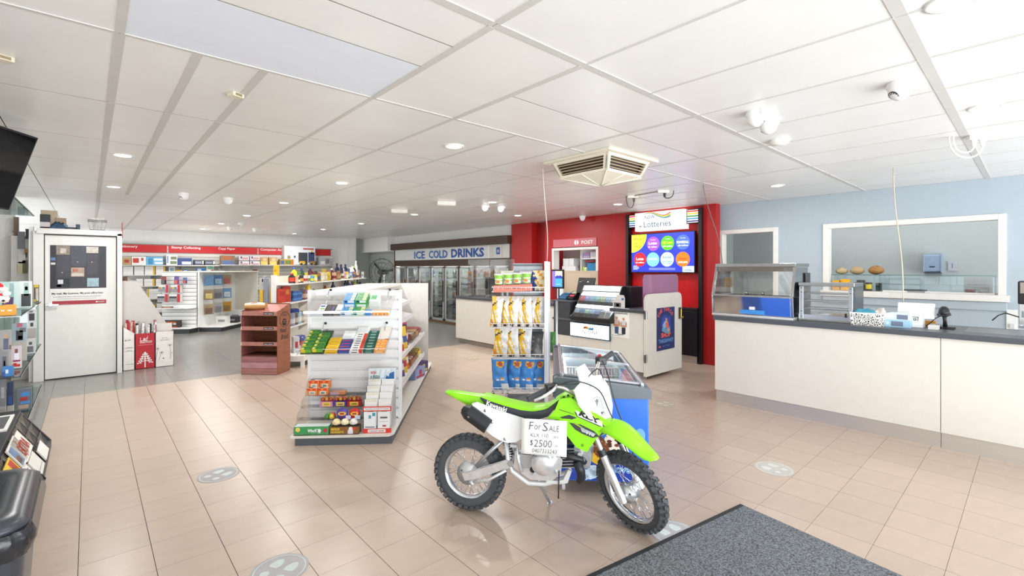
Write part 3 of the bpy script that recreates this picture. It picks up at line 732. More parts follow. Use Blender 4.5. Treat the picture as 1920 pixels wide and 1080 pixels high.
for s, x, z, a in (('T', 6.045, .835, 1.0), ('H', 6.07, .875, .75), ('E', 6.10, .905, .5), ('Y', 6.175, .925, .1), ('A', 6.22, .93, 0), ('M', 6.27, .925, -.2), ('C', 6.325, .905, -.45), ('O', 6.365, .875, -.7)):
    text(m, s, (x, 3.594, z), (math.cos(a), 0, math.sin(a)), (-math.sin(a), 0, math.cos(a)), .042, .055, OR, bold=.03)
ftext(m, 'SHOP', 6.10, .55, .26, .07, OR, 3.594, bold=.04)
ftext(m, 'TAKEAWAY', 6.03, .475, .41, .055, LBL, 3.594, bold=.03)
ftext(m, 'open 7 days', 6.13, .415, .2, .022, LBL, 3.594); rect(m, 6.04, 6.09, .415, .435, OR, 3.594)
wp_(m, 'lettering', t)
m = MB()
def blob(pts, c, k=1): m.prism([(6.235 + a * k, .73 + b * k) for a, b in pts], 'y', 3.5925 - .0002 * len(m.f) / 40, 3.5942, mat(c, .5))
blob([(-.13, .10), (-.02, .16), (.05, .10), (.12, .13), (.13, -.02), (.06, -.10), (-.09, -.09), (-.14, .0)], '2b3fa0')
blob([(-.12, -.08), (-.04, -.11), (.06, -.14), (.12, -.09), (.11, -.03), (.0, -.05), (-.10, -.02)], '5f8fb3')
blob([(-.10, .0), (-.04, .06), (.02, .05), (.03, -.03), (-.06, -.05)], '87a8c4')
blob([(-.02, .02), (.06, .04), (.08, -.04), (.02, -.06)], 'd95b35')
blob([(.04, -.07), (.10, -.06), (.09, -.10), (.05, -.10)], 'e58a3c')
blob([(-.02, .10), (.03, .09), (.04, .03), (-.01, .03)], 'c98b5e')
wp_(m, 'generic_emblem', t)

# red wall: lottery bay
t = thing('lottery_sign', 'lit white sign reading NSW Lotteries under the ceiling', 'sign', (7.3, 4.35, 2.35))
wp_(MB().box(7.27, 7.44, 3.87, 4.80, 2.205, 2.53, mat('f2f4f4', .4, e=.35, v=.01)), 'light_box', t, .004)
m = MB(); NB = mat('2b5791', .5)
xtext(m, 'NSW', 7.27, 4.60, 2.415, .20, .058, NB, bold=.0); xtext(m, 'Lotteries', 7.27, 4.62, 2.265, .52, .105, NB, bold=.0); wp_(m, 'lettering', t)
m = MB()
def itp(tab, u):
    for (p, q), (r, s_) in zip(tab, tab[1:]):
        if p <= u <= r: return q + (s_ - q) * (u - p) / (r - p)
    return tab[-1][1]
ZT = ((0, 2.512), (.15, 2.524), (.3, 2.526), (.42, 2.512), (.55, 2.485), (.68, 2.462), (.78, 2.458), (.9, 2.475), (1, 2.505)); TH_ = ((0, .006), (.3, .026), (.5, .045), (.75, .056), (1, .085))
for k, c in enumerate(('d8342c', 'f2c82c', '5cae44', '2d62b4')):
    for i in range(20):
        u0, u1 = i / 20, (i + 1) / 20
        q = [(4.61 - .5 * u, itp(ZT, u) - itp(TH_, u) * f / 4) for u, f in ((u0, k), (u1, k), (u1, k + .86), (u0, k + .86))]
        m.prism(q, 'x', 7.268, 7.2705, mat(c, .5, e=.35, v=0))
wp_(m, 'rainbow_swoosh', t)
m = MB().prism([(4.72, 2.29), (4.69, 2.30), (4.66, 2.29), (4.69, 2.275)], 'x', 7.268, 7.2703, mat('b04048', .5)); wp_(m, 'eye_mark', t)
for y0, y1, lab in ((4.80, 4.985, 'rainbow striped panel left of the lottery sign'), (3.655, 3.865, 'rainbow striped panel right of the lottery sign')):
    t = thing('rainbow_panel', lab, 'sign', (7.36, (y0 + y1) / 2, 2.4))
    wp_(MB().box(7.35, 7.45, y0, y1, 2.285, 2.52, BLACK), 'case', t, .003)
    m = MB(); rx_(m, 7.35, y0 + .012, y1 - .012, 2.30, 2.507, mat('f4f4f2', .4, e=.4, v=0))
    for k, c in enumerate(('d22f2a', 'f0c51f', '2f8a48', '3f8fd8', '3b2b7c')): rx_(m, 7.349, y0 + .012, y1 - .012, 2.475 - k * .041, 2.498 - k * .041, mat(c, .4, e=.3, v=0))
    wp_(m, 'stripes', t)
for y0, y1, lab in ((3.60, 3.655, 'tall black post right of the lottery screen'), (4.985, 5.04, 'tall black post left of the lottery screen')):
    one(MB().box(7.33, 7.47, y0, y1, 0, 2.53, mat('191316', .35)), 'bay_post', lab, 'post', bev=.003)
t = thing('lottery_screen', "wide lit screen headed What's on offer with seven coloured circles", 'screen', (7.36, 4.32, 1.82))
wp_(MB().box(7.34, 7.40, 3.715, 4.93, 1.472, 2.165, BLACK), 'bezel', t, .004)
wp_(MB().box(7.40, 7.47, 4.1, 4.5, 1.6, 2.0, BLACK), 'wall_bracket', t)
E_ = .46
def lit_(c): return mat(c, .3, e=E_, v=0)
m = MB(); X0 = 7.339; yl, yr, zb, zt = 4.915, 3.73, 1.487, 2.15; W_ = yl - yr; H_ = zt - zb
def S(u, v): return (yl - W_ * u, zb + H_ * v)
rx_(m, X0 + .001, yl, yr, zb, zt, lit_('2a3ad2'))
pts = [S(0, 1), S(.26, 1)] + [S(.26 * math.cos(a) if a else .26, 1 - .48 * math.sin(a)) for a in [k * PI / 16 for k in range(9)]]
m.prism(pts, 'x', X0 - .001, X0 + .001, lit_('eef03a'))
for u, v, c in ((.37, .74, '9b4fd0'), (.60, .745, '55bf1e'), (.835, .75, '4b6fe6'), (.145, .33, 'e0222e'), (.365, .325, '7ac3f4'), (.595, .325, 'bcdcf6'), (.835, .32, 'f07a1c')):
    a, b = S(u, v); xdisc(m, X0, a, b, .125, lit_(c), 32, .0015)
m.box(X0 - .0015, X0 + .001, yr, yr + .2, zb, zb + .10, lit_('cfe9f6'))
wp_(m, 'lit_picture', t)
m = MB(); LW = lit_('ffffff'); LK = lit_('20222c'); X1 = X0 - .0016
for s, u, v, ww, hh, M in (("What's", .03, .85, .19, .055, LK), ('on', .03, .745, .07, .035, LK), ('offer', .03, .64, .13, .055, LK), ('Lotto', .295, .72, .14, .06, LW), ('$1 million', .29, .635, .14, .035, LW), ('Lotto', .08, .31, .13, .06, LW), ('$5 million', .075, .225, .14, .035, LW),
    ('OZ Lotto', .52, .725, .16, .055, lit_('f6f04a')), ('$20 million', .52, .64, .16, .035, LW), ('POWERBALL', .745, .72, .18, .05, LW), ('$8 million', .765, .645, .15, .035, LW), ('Set for Life', .295, .315, .14, .05, LW), ('Lucky', .53, .34, .13, .06, LK), ('$10.215 million', .525, .25, .14, .025, lit_('3c62b8')), ('$21.313 million', .525, .205, .14, .022, lit_('3c62b8')),
    ('Keno', .78, .315, .11, .04, lit_('d8242c')), ('$700,000', .765, .215, .14, .045, LW), ('Monday', .33, .83, .08, .02, LW), ('Tuesday', .56, .835, .08, .02, LW), ('Thursday', .795, .84, .08, .02, LW), ('Lotteries', .855, .03, .11, .04, lit_('2b5791'))):
    a, b = S(u, v); xtext(m, s, X1 + (.0004 if M is LK and u < .1 else 0), a, b, ww * W_, hh * H_ * 1.25, M, bold=.02 if M is not LK else 0, lift=.0008)
wp_(m, 'screen_lettering', t); m = MB()
for k in range(3): a, b = S(.3, .05 + k * .022); m.box(X1 - .0006, X1 + .001, a - .5, a, b, b + .008, lit_('8f9be8'))
for k in range(4): a, b = S(.03, .06 + k * .03); m.box(X1 - .0006, X1 + .001, a - (.09, .12, .11, .08)[k], a, b, b + .012, lit_('b9c6f4'))
tag(wp_(m, 'small_print', t), kind='stuff')
one(MB().box(7.46, 7.4715, 3.67, 4.98, .90, 1.47, mat('d8151b', .35, v=.03)), 'red_gloss_panel', 'bright red gloss panel below the lottery screen', 'panel')
t = thing('black_cupboard', 'low black cupboard against the red wall below the lottery screen', 'cupboard', (7.35, 4.3, 0))
wp_(MB().box(7.30, 7.47, 3.665, 4.97, .12, .87, mat('1d1d22', .3)), 'body', t, .003)
wp_(MB().box(7.29, 7.47, 3.66, 4.97, .87, .90, mat('2b2b30', .3)), 'top_board', t)
for y0 in (3.68, 4.33): d_ = wp_(MB().box(7.288, 7.30, y0, y0 + .63, .15, .85, mat('232329', .25)), 'door', t, .003)
wp_(MB().box(7.31, 7.32, 3.665, 4.97, 0, .12, BRUSH), 'kickboard', t)

# post office hatch
t = thing('post_hatch', 'white framed hatch in the red wall with a shelf behind', 'hatch', (7.4, 6.3, 1.5))
m = MB(); yframe(m, 5.765, 6.89, 1.5, 1.925, 7.40, .05, cw, .16); wp_(m, 'frame', t, .003)
wp_(MB().box(7.385, 7.47, 5.72, 6.62, .90, 1.50, mat('cdbba2', .5, v=.05, st=(1, 1, 8))), 'timber_panel', t)
wp_(MB().box(7.38, 7.386, 5.9, 6.5, .97, 1.44, mat('d5c4ac', .5)), 'timber_inset', t, .002)
m = MB().box(7.98, 8.0, 5.5, 7.3, 1.2, 2.2, mat('c6c2bd', .6)).box(7.56, 8.0, 7.15, 7.17, 1.2, 2.2, mat('b0222a', .6)); wp_(m, 'back_room_wall', t)
m = MB().box(7.6, 7.98, 6.31, 6.335, 1.48, 1.98, WHITE).box(7.6, 7.98, 5.6, 6.33, 1.735, 1.755, WHITE).box(7.6, 7.98, 5.6, 7.1, 1.47, 1.495, WHITE); wp_(m, 'pigeonholes', t)
xpack('parcel', 'white carton on the left shelf in the post hatch', 'box', 7.65, .2, 6.86, 6.56, 1.60, 1.76, mat('e6e8ea', .5), [(.55, .57, 0, 1, gy)])
xpack('parcel', 'low white carton under another in the post hatch', 'box', 7.62, .25, 6.86, 6.48, 1.496, 1.595, mat('eceef0', .5))
xpack('file_box', 'white folders on the upper right shelf of the post hatch', 'box', 7.65, .2, 6.11, 5.90, 1.756, 1.89, mat('f0f1f3', .5), [(.3, .32, 0, 1, gy), (.62, .64, 0, 1, gy)])
xpack('file_box', 'lilac trays on the upper shelf of the post hatch', 'box', 7.65, .2, 6.30, 6.13, 1.756, 1.86, mat('b9a6d4', .5), [(0, 1, .75, 1, mat('cc8fd9', .5)), (0, 1, .3, .4, WHITE)])
xpack('parcel', 'small brown carton at the right of the upper hatch shelf', 'box', 7.66, .1, 5.86, 5.78, 1.756, 1.84, mat('a5805f', .6))
m = MB(); tub(m, 7.75, 5.98, .36, .24, 1.496, 1.655, 1.1, mat('3f8fc8', .4)); one(m, 'plastic_tub', 'blue plastic tub on the lower right shelf of the post hatch', 'tub')
xpack('folder', 'dark red folder lying across the blue tub in the hatch', 'folder', 7.65, .2, 6.24, 6.0, 1.68, 1.715, mat('a02030', .5))
xpack('spray_bottle', 'green bottle at the left of the lower hatch shelf', 'bottle', 7.62, .05, 6.30, 6.25, 1.496, 1.58, mat('a8c832', .4))
xpack('carton', 'white and green carton beside the green bottle in the hatch', 'box', 7.61, .06, 6.24, 6.17, 1.496, 1.57, mat('e8efe4', .5), [(.6, 1, 0, .6, mat('9fd03a', .5))])
m = MB()
for k in range(6): m.tube([(7.7 + .02 * k, 6.50 - .03 * k, 1.497), (7.7, 6.47 - .02 * k, 1.60 + .01 * k), (7.72, 6.42 - .02 * k, 1.70 + .02 * (k % 3))], .008, mat('6e5f5a', .5), 5)
one(m, 'cable_bundle', 'tangle of dark cables beside the cartons in the post hatch', 'cable')
t = thing('post_sign', 'translucent pink sign with white POST lettering above the hatch', 'sign', (7.39, 6.33, 2.07))
wp_(MB().box(7.385, 7.399, 5.755, 6.905, 1.99, 2.155, mat('cc6a74', .3, v=.06, s=3)), 'board', t)
m = MB(); xtext(m, 'POST', 7.385, 6.13, 2.035, .30, .075, WHITE, bold=.03)
for a0 in (0, PI):
    pts = [(6.26 + (.008 if not a0 else -.008) + .05 * math.cos(a), 2.075 + .05 * math.sin(a)) for a in [a0 - PI / 2 + k * PI / 10 for k in range(11)]]
    m.prism(pts, 'x', 7.383, 7.3853, WHITE)
wp_(m, 'lettering', t)

# ================================================================ fridges, fan, back wall
def pack(F, name, lab, cat, x0, x1, y, dy, z0, z1, body, prints=(), group=None, bev=.0015, rx=0, top=()):
    """carton in frame F; its printed front faces the local -y side"""
    a, b = x0 - (x0 + x1) / 2, x1 - (x0 + x1) / 2
    m = MB().box(a, b, 0, dy, 0, z1 - z0, body); h = z1 - z0
    for u0, u1, v0, v1, M in prints: m.box(a + (b - a) * u0, a + (b - a) * u1, -.0008, .0005, h * v0, h * v1, M)
    for u0, u1, v0, v1, M in top: m.box(a + (b - a) * u0, a + (b - a) * u1, dy * v0, dy * v1, h - .0005, h + .0009, M)
    return one(m, name, lab, cat, F.w((x0 + x1) / 2, y, z0), F.rz, group, 0, rx)
W0 = Fr(0, 0, 0)
BROWN = mat('4a382c', .45, v=.08, st=(6, 1, 6))
FY = [13.963, 13.303, 13.249, 12.577, 12.517, 11.869, 11.820, 11.161, 11.113, 10.483, 10.414, 9.792, 9.679, 9.092, 8.934, 8.410]
t = thing('drinks_fridge', 'long brown drinks fridge bank with a row of eight glass doors', 'fridge', (7.5, 11.2, 0))
wp_(MB().box(7.30, 7.47, 8.30, 14.2, 2.135, 2.33, BROWN), 'top_beam', t, .006)
wp_(MB().box(7.44, 7.47, 8.30, 14.02, 1.605, 1.80, BROWN), 'fascia_board', t)
wp_(MB().box(7.43, 7.47, 13.98, 14.06, 0, 2.14, BROWN), 'end_post', t)
wp_(MB().box(7.43, 7.47, 8.27, 8.35, 0, 2.14, BROWN), 'end_post', t)
wp_(MB().box(7.44, 7.47, 8.30, 14.02, 0, .065, mat('6a5138', .5)), 'kickboard', t)
wp_(MB().box(8.12, 8.15, 8.2, 14.05, 0, 1.75, mat('c9cfcf', .5)).box(7.47, 8.12, 8.2, 14.05, 1.72, 1.75, WHITE).box(7.47, 8.12, 8.2, 14.05, .03, .06, WHITE), 'cabinet_lining', t)
FR = mat('cdd1d3', .35, .6); RUB = mat('2f3133', .5)
for k in range(8):
    ya, yb = FY[2 * k], FY[2 * k + 1]
    wp_(MB().box(7.445, 7.475, yb - .06 if k == 7 else FY[2 * k + 2] if k < 7 else yb, yb, .065, 1.605, BROWN), 'mullion', t)
    d = wp_(MB().box(7.435, 7.452, ya - .06, ya, .07, 1.60, FR).box(7.435, 7.452, yb, yb + .06, .07, 1.60, FR).box(7.435, 7.452, yb, ya, 1.55, 1.60, FR).box(7.435, 7.452, yb, ya, .07, .13, FR), 'door', t, .003)
    sub(MB().box(7.445, 7.449, yb + .06, ya - .06, .13, 1.55, CLEAR), 'door_glass', d)
    sub(MB().box(7.415, 7.436, yb + .015, yb + .04, .6, 1.2, RUB), 'door_handle', d)
area('fridge_tube', (7.62, 11.1, 1.70), (0, 0, 0), .06, 5.6, 130, (.95, 1, .98))
shelfm = mat('d6dad8', .4)
for k in range(8):
    ya, yb = FY[2 * k], FY[2 * k + 1]
    for j in range(5):
        z = .14 + .285 * j
        m = MB()
        for q in range(6): m.box(7.58 + .075 * q, 7.60 + .075 * q, yb + .03, ya - .03, z - .012, z, shelfm)
        wp_(m.box(7.545, 7.56, yb + .03, ya - .03, z - .025, z + .01, WHITE), 'fridge_shelf', t)
bc = ['6b3a22', '7a8f3a', '2f5f3a', 'b03a30', '30343a', 'd9c14a', '4a6a9a', 'd88a2a', 'c9d3cf', '7a4a6a']
def drink(c, cap, h=.215, r=.033):
    m = MB().lathe((0, 0, 0), [(r * .9, 0), (r, .01), (r, h * .58), (r * .45, h * .82), (r * .36, h * .93)], mat(c, .2), 9)
    m.lathe((0, 0, h * .93), [(r * .42, 0), (r * .42, h * .07), (0, h * .07)], mat(cap, .4), 8)
    return m.lathe((0, 0, 0), [(r * 1.02, h * .2), (r * 1.02, h * .48)], mat('d8d4c8', .4, v=.3, s=40), 9)
protos = {}
ordn = ['first', 'second', 'third', 'fourth', 'fifth', 'sixth', 'seventh', 'eighth']
cn = {'6b3a22': 'brown', '7a8f3a': 'olive', '2f5f3a': 'green', 'b03a30': 'red', '30343a': 'black', 'd9c14a': 'yellow', '4a6a9a': 'blue', 'd88a2a': 'orange', 'c9d3cf': 'clear', '7a4a6a': 'purple'}
RND.seed(5)
for k in range(7):
    ya, yb = FY[2 * k], FY[2 * k + 1]
    for j in range(5):
        c = RND.choice(bc)
        if k == 5 and j in (2, 4): c = 'd88a2a'
        if k in (3, 4) and j == 0: c = '2f5f3a'
        if k < 3 and j > 3 and k == 0: continue
        n = 4
        lab = '%s drink bottle on the %s shelf behind the %s fridge door from the left' % (cn[c], ('lowest', 'second lowest', 'middle', 'second highest', 'top')[j], ordn[k])
        for q in range(n):
            y = ya - .13 - (ya - yb - .26) * q / (n - 1)
            p = (7.64, y, .14 + .285 * j + .001)
            if c in protos: o = copy(protos[c], p, 0, lab, lab.replace('bottle', 'bottles'))
            else:
                protos[c] = one(drink(c, RND.choice(['f0f0f0', 'c02020', '20407a'])), 'drink_bottle', lab, 'bottle', p, 0, lab.replace('bottle', 'bottles'))
t = thing('drinks_sign', 'white sign board reading ICE COLD DRINKS in blue above the fridges', 'sign', (7.42, 11, 1.97))
wp_(MB().box(7.42, 7.44, 9.15, 13.96, 1.803, 2.132, mat('e3e6e6', .4)), 'board', t)
wp_(MB().box(7.42, 7.44, 8.36, 9.12, 1.803, 2.132, mat('dcdcd8', .5)), 'end_board', t)
for y in (8.62, 8.98): wp_(MB().box(7.417, 7.42, y - .006, y + .006, 1.805, 2.13, mat('b9b9b5', .5)), 'joint', t)
m = MB(); ms_ = MB(); SB = mat('2a5aa5', .5)
for s, u0, u1, v in (('ICE', 776.6, 796.4, 0), ('COLD', 804, 838.7, 0), ('DRINKS', 845.8, 907.8, 0)):
    ya = {776.6: 12.753, 804: 11.917, 845.8: 10.773}[u0]
    yb = {796.4: 12.142, 838.7: 10.958, 907.8: 9.314}[u1]
    if s != 'DRINKS':
        xtext(ms_, s, 7.42, ya + .01, 1.845, ya - yb, .225, mat('8fa9cf', .5), bold=.035); xtext(m, s, 7.4195, ya - .02, 1.835, ya - yb, .22, SB, bold=.012, lift=.0018)
    else: xtext(m, s, 7.42, ya, 1.84, ya - yb, .24, SB, bold=.045)
wp_(m, 'lettering', t); wp_(ms_, 'faded_lettering', t)
m = MB(); rx_(m, 7.42, 8.84, 8.70, 1.89, 2.06, SB); rx_(m, 7.419, 8.80, 8.74, 1.94, 2.0, WHITE); rx_(m, 7.418, 8.785, 8.755, 1.955, 1.985, SB); wp_(m, 'blue_notice', t)

# pedestal fan
t = thing('pedestal_fan', 'large black and chrome pedestal fan in front of the grey roller door', 'fan', (6.45, 12.95, 0), math.radians(-52))
m = MB()
for r, y in ((.40, 0), (.39, -.06), (.39, .06), (.28, -.10), (.28, .10), (.15, -.12), (.15, .12)):
    m.tube([(r * math.cos(a), y, 1.44 + r * math.sin(a)) for a in [k * PI / 16 for k in range(32)]], .005, DARK, 5, True)
for k in range(14):
    a = k * PI / 7
    for s in (-1, 1): m.tube([(.06 * math.cos(a), .13 * s, 1.44 + .06 * math.sin(a)), (.28 * math.cos(a), .10 * s, 1.44 + .28 * math.sin(a)), (.40 * math.cos(a), 0, 1.44 + .4 * math.sin(a))], .0028, DARK, 4)
sub(m, 'wire_cage', t)
sub(MB().cyl((0, -.14, 1.44), (0, .3, 1.44), .075, BLACK, 16), 'motor', t)
for a in (2.35, .18, 4.45):
    m = MB()
    def bl_(u, v, a=a): 
        r = .06 + .3 * u; w = (.022 + .03 * u) * (v - .5) * 2
        return (r * math.cos(a) - w * math.sin(a) * .8, .02 + w * .35, 1.44 + r * math.sin(a) + w * math.cos(a) * .8)
    m.grid(bl_, 5, 3, BLACK); sub(m, 'blade', t)
sub(MB().cyl((0, .15, .03), (0, .15, 1.42), .022, CHROME, 10), 'pole', t)
sub(MB().lathe((0, .15, 0), [(.26, 0), (.26, .02), (.05, .05), (0, .05)], BLACK, 20), 'base', t)

# stationery wall: slatted panels, red headers, shelves
SLAT = mat('dedcd6', .5, v=.02); GROOVE = mat('8d8c88', .6)
t = thing('slat_wall_unit', 'long slatted stationery display wall with metal shelves under red headers', 'wall shelving', (3.2, 15.95, 0))
wp_(MB().box(.2, 6.12, 15.92, 15.96, .05, 2.2, GROOVE), 'backing', t)
m = MB()
for k in range(21): m.box(.2, 6.12, 15.90, 15.925, .07 + .1 * k, .07 + .1 * k + .088, SLAT)
tag(wp_(m, 'slats', t), kind='stuff')
SH = mat('c9c8c4', .45)
for x0, x1, z, d in ((.25, 2.75, 1.635, .42), (2.76, 6.1, 1.655, .46), (.25, 2.2, 1.375, .34), (.25, 2.3, 1.083, .36), (.25, 2.4, .752, .38), (.25, 2.4, .398, .4), (3.1, 4.6, .93, .3), (2.9, 5.2, .30, .42), (2.2, 3.1, 1.44, .3)):
    s_ = wp_(MB().box(x0, x1, 15.9 - d, 15.9, z - .022, z, SH), 'shelf', t)
    m = MB()
    for q in range(max(2, int((x1 - x0) / .6))):
        xx_ = x0 + .1 + q * (x1 - x0 - .2) / max(1, int((x1 - x0) / .6) - 1)
        m.prism([(15.9, z - .022), (15.9 - d * .8, z - .022), (15.9, z - .13)], 'x', xx_ - .004, xx_ + .004, SH)
    sub(m, 'brackets', s_)
wp_(MB().box(.25, 6.1, 15.45, 15.9, 0, .10, DARK), 'plinth', t)
HR = mat('c9131d', .45, v=.02)
for x0, x1, txt, lab, pos in ((-.2, 1.586, ('Stationery',), 'red header board reading Stationery', ((0.534, 0.956),)), (1.62, 3.825, ('Stamp Collecting', 'Copy Paper'), 'long red header board reading Stamp Collecting and Copy Paper', ((1.681, 2.361), (2.793, 3.229))), (3.855, 6.06, ('Computer Accessories',), 'red header board reading Computer Accessories behind the oven box', ((3.905, 4.916),))):
    t = thing('header_board', lab, 'sign', ((x0 + x1) / 2, 15.9, 2.07))
    wp_(MB().box(x0, x1, 15.885, 15.9, 1.975, 2.175, HR), 'board', t, .002)
    m = MB()
    for s, (a, b) in zip(txt, pos): ftext(m, s, a, 2.075, b - a, .085, WHITE, 15.885, bold=.015)
    wp_(m, 'lettering', t)

# cartons along the top shelf and packs of paper below; x, z measured on the wall
def hexm(c, r=.45, v=.05): return mat(c, r, v=v)
def wallrow(rows, Y, dy=.22, cat='box'):
    for name, lab, x0, x1, z0, z1, c, pr in rows:
        for q in (1.635, 1.655, 1.375, 1.083, .752, .398, .93, .30, 1.44):
            if abs(z0 - q) < .035: z1 += q + .001 - z0; z0 = q + .001; break
        pack(W0, name, lab, cat, x0, x1, Y, dy, z0, z1, hexm(c), [(a, b, c_, d, hexm(h, v=.12)) for a, b, c_, d, h in pr])
wallrow([
    ('kraft_box', 'brown kraft box with red label at the left end of the stationery top shelf', 0.597, 0.809, 1.645, 1.839, 'b59a70', [(.35, .8, .3, .7, 'b8402c')]),
    ('gift_box', 'white box with red bauble print on the stationery top shelf', 0.819, 1.110, 1.646, 1.865, 'eceae6', [(.08, .5, .25, .8, 'c0392b'), (.66, .82, .5, .85, 'b03024')]),
    ('gift_box', 'sky blue box with two white labels under the Stationery header', 1.117, 1.475, 1.648, 1.864, '6fb3d6', [(.45, .95, .55, .8, 'e8eef2'), (.5, .98, .12, .36, 'e8eef2'), (.1, .4, .1, .85, '3f88b5')]),
    ('model_kit', 'tall white box with two green toy pictures on the stationery top shelf', 1.542, 1.783, 1.650, 1.919, 'e4e6ea', [(.4, .95, .55, .85, '6d7a5c'), (.35, .95, .1, .4, '71805f'), (.05, .2, .2, .9, '7f93c0')]),
    ('model_kit', 'long dark blue model car box under the Stamp Collecting header', 1.788, 2.115, 1.651, 1.845, '33477f', [(.3, .95, .1, .5, 'cfd5de')]),
    ('model_kit', 'small dark model box, left of a matching pair on the top shelf', 2.176, 2.389, 1.661, 1.811, '4b4e58', [(.1, .75, .3, .7, '8c93a5'), (.85, 1, .2, .8, 'd8d8da')]),
    ('model_kit', 'small dark model box, right of a matching pair on the top shelf', 2.414, 2.652, 1.662, 1.807, '44464e', [(.1, .75, .3, .7, '7f8696'), (.85, 1, .2, .8, 'd8d8da')]),
    ('toy_box', 'brown and blue vehicle box under the Copy Paper header', 2.815, 3.164, 1.657, 1.938, '8a6a55', [(.05, .75, .55, .95, 'a2653d'), (.05, .95, .05, .5, '5c6f97')]),
    ('storage_box', 'pale pink carton at the bottom left of the stack of four on the top shelf', 3.274, 3.533, 1.659, 1.784, 'd9d3d6', [(.1, .9, .15, .45, 'b98f93'), (.12, .3, .5, .9, '4d4d58')]),
    ('storage_box', 'pale pink carton at the top left of the stack of four on the top shelf', 3.274, 3.533, 1.784, 1.909, 'ddd7da', [(.3, .9, .2, .7, 'c89a9c'), (.12, .28, .4, .9, '4d4d58')]),
    ('storage_box', 'pale pink carton at the bottom right of the stack of four on the top shelf', 3.561, 3.820, 1.661, 1.787, 'd9d3d6', [(.1, .9, .15, .45, 'b98f93'), (.12, .3, .5, .9, '4d4d58')]),
    ('storage_box', 'pale pink carton at the top right of the stack of four on the top shelf', 3.561, 3.820, 1.787, 1.914, 'ddd7da', [(.3, .9, .2, .7, 'c89a9c'), (.12, .28, .4, .9, '4d4d58')]),
    ('decoration_box', 'gold wreath box, left of two under the Computer header', 3.834, 4.047, 1.662, 1.906, 'b58f5e', [(.1, .9, .1, .5, 'd9c06a'), (.3, .8, .55, .9, 'd8b487')]),
    ('decoration_box', 'gold wreath box, right of two under the Computer header', 4.077, 4.303, 1.663, 1.910, 'b58f5e', [(.1, .9, .1, .5, 'd9c06a'), (.3, .8, .55, .9, 'd8b487')]),
    ('toy_box', 'long yellow and green toy box left of the big oven carton', 4.387, 4.784, 1.648, 1.842, 'a98a35', [(.05, .3, .2, .8, '3d5a9b'), (.4, .8, .2, .8, '6a7a35'), (.82, .97, .1, .9, 'd06a2a')]),
    ('toy_box', 'grey boxed toy at the right end of the stationery top shelf', 5.584, 5.939, 1.671, 1.920, 'a5a5a8', [(.1, .5, .1, .5, 'd8d8da'), (.55, .9, .2, .8, '77777c')]),
], 15.6)
pack(W0, 'oven_carton', 'big white carton picturing a black oven standing on the stationery top shelf', 'box', *(4.514, 5.454, 1.666, 2.250)[:2], 15.62, .27, *(4.514, 5.454, 1.666, 2.250)[2:], hexm('d9dbe0'), [(.45, .75, .12, .66, hexm('3a4048')), (.77, .98, .12, .68, hexm('2e3d63')), (.1, .19, .3, .48, hexm('8f7a50')), (.6, .95, .82, .9, hexm('b04048')), (.3, .36, .36, .48, hexm('4a5a80')), (.86, .93, .6, .8, hexm('d8c56a'))])
for lab, u0, u1 in (('yellow toy truck left of two in front of the oven carton', 560, 576), ('brown and yellow toy truck right of two in front of the oven carton', 578, 597)):
    t = thing('toy_truck', lab, 'toy', ({560: 5.033, 578: 5.345}[u0], 15.45, 1.656))
    c = hexm('c9a03a' if u0 == 560 else '8c7440')
    sub(MB().box(-.11, .11, -.05, .05, .03, .06, c).box(-.11, .03, -.05, .05, .06, .12, c), 'body', t)
    sub(MB().box(.04, .11, -.05, .05, .06, .10, hexm('3a3a3c')), 'cab', t)
    for x in (-.07, .07): sub(MB().cyl((x, -.055, .03), (x, .055, .03), .03, hexm('222225'), 12), 'wheel', t)

YE = 'e0b02a'
for k, (x0, x1, z0, z1, c, lab) in enumerate(((.655, .846, 1.376, 1.598, 0, 'white envelope pack leftmost on the second stationery shelf'), (.868, 1.069, 1.376, 1.599, 0, 'white envelope pack second from left on the second stationery shelf'), (1.086, 1.298, 1.376, 1.607, 1, 'yellow edged envelope pack third from left on the second stationery shelf'), (1.315, 1.515, 1.376, 1.607, 1, 'yellow edged envelope pack fourth from left on the second stationery shelf'), (.916, 1.047, 1.084, 1.271, 0, 'white paper pack leftmost on the third stationery shelf'), (1.069, 1.292, 1.084, 1.268, 1, 'yellow edged paper pack on the third stationery shelf'), (1.315, 1.475, 1.084, 1.265, 0, 'white paper pack rightmost on the third stationery shelf'), (1.136, 1.429, .753, 1.009, 1, 'large yellow edged envelope pack alone on the fourth stationery shelf'), (1.202, 1.309, .399, .589, 2, 'yellow carton on the lowest visible stationery shelf'), (1.332, 1.475, .399, .62, 1, 'yellow edged paper pack beside the low yellow carton'))):
    body = hexm('e9e6e4' if c < 2 else YE)
    pr = [(.0, 1, .48, .5, hexm('a9a6a4')), (.1, .8, .66, .69, hexm('b5b2b0'))]
    if c == 1: pr += [(.0 if k == 7 else .8, .12 if k == 7 else 1, 0, 1, hexm(YE))]
    pack(W0, 'paper_pack', lab, 'paper', x0, x1, 15.58, .22, z0, z1, body, pr)
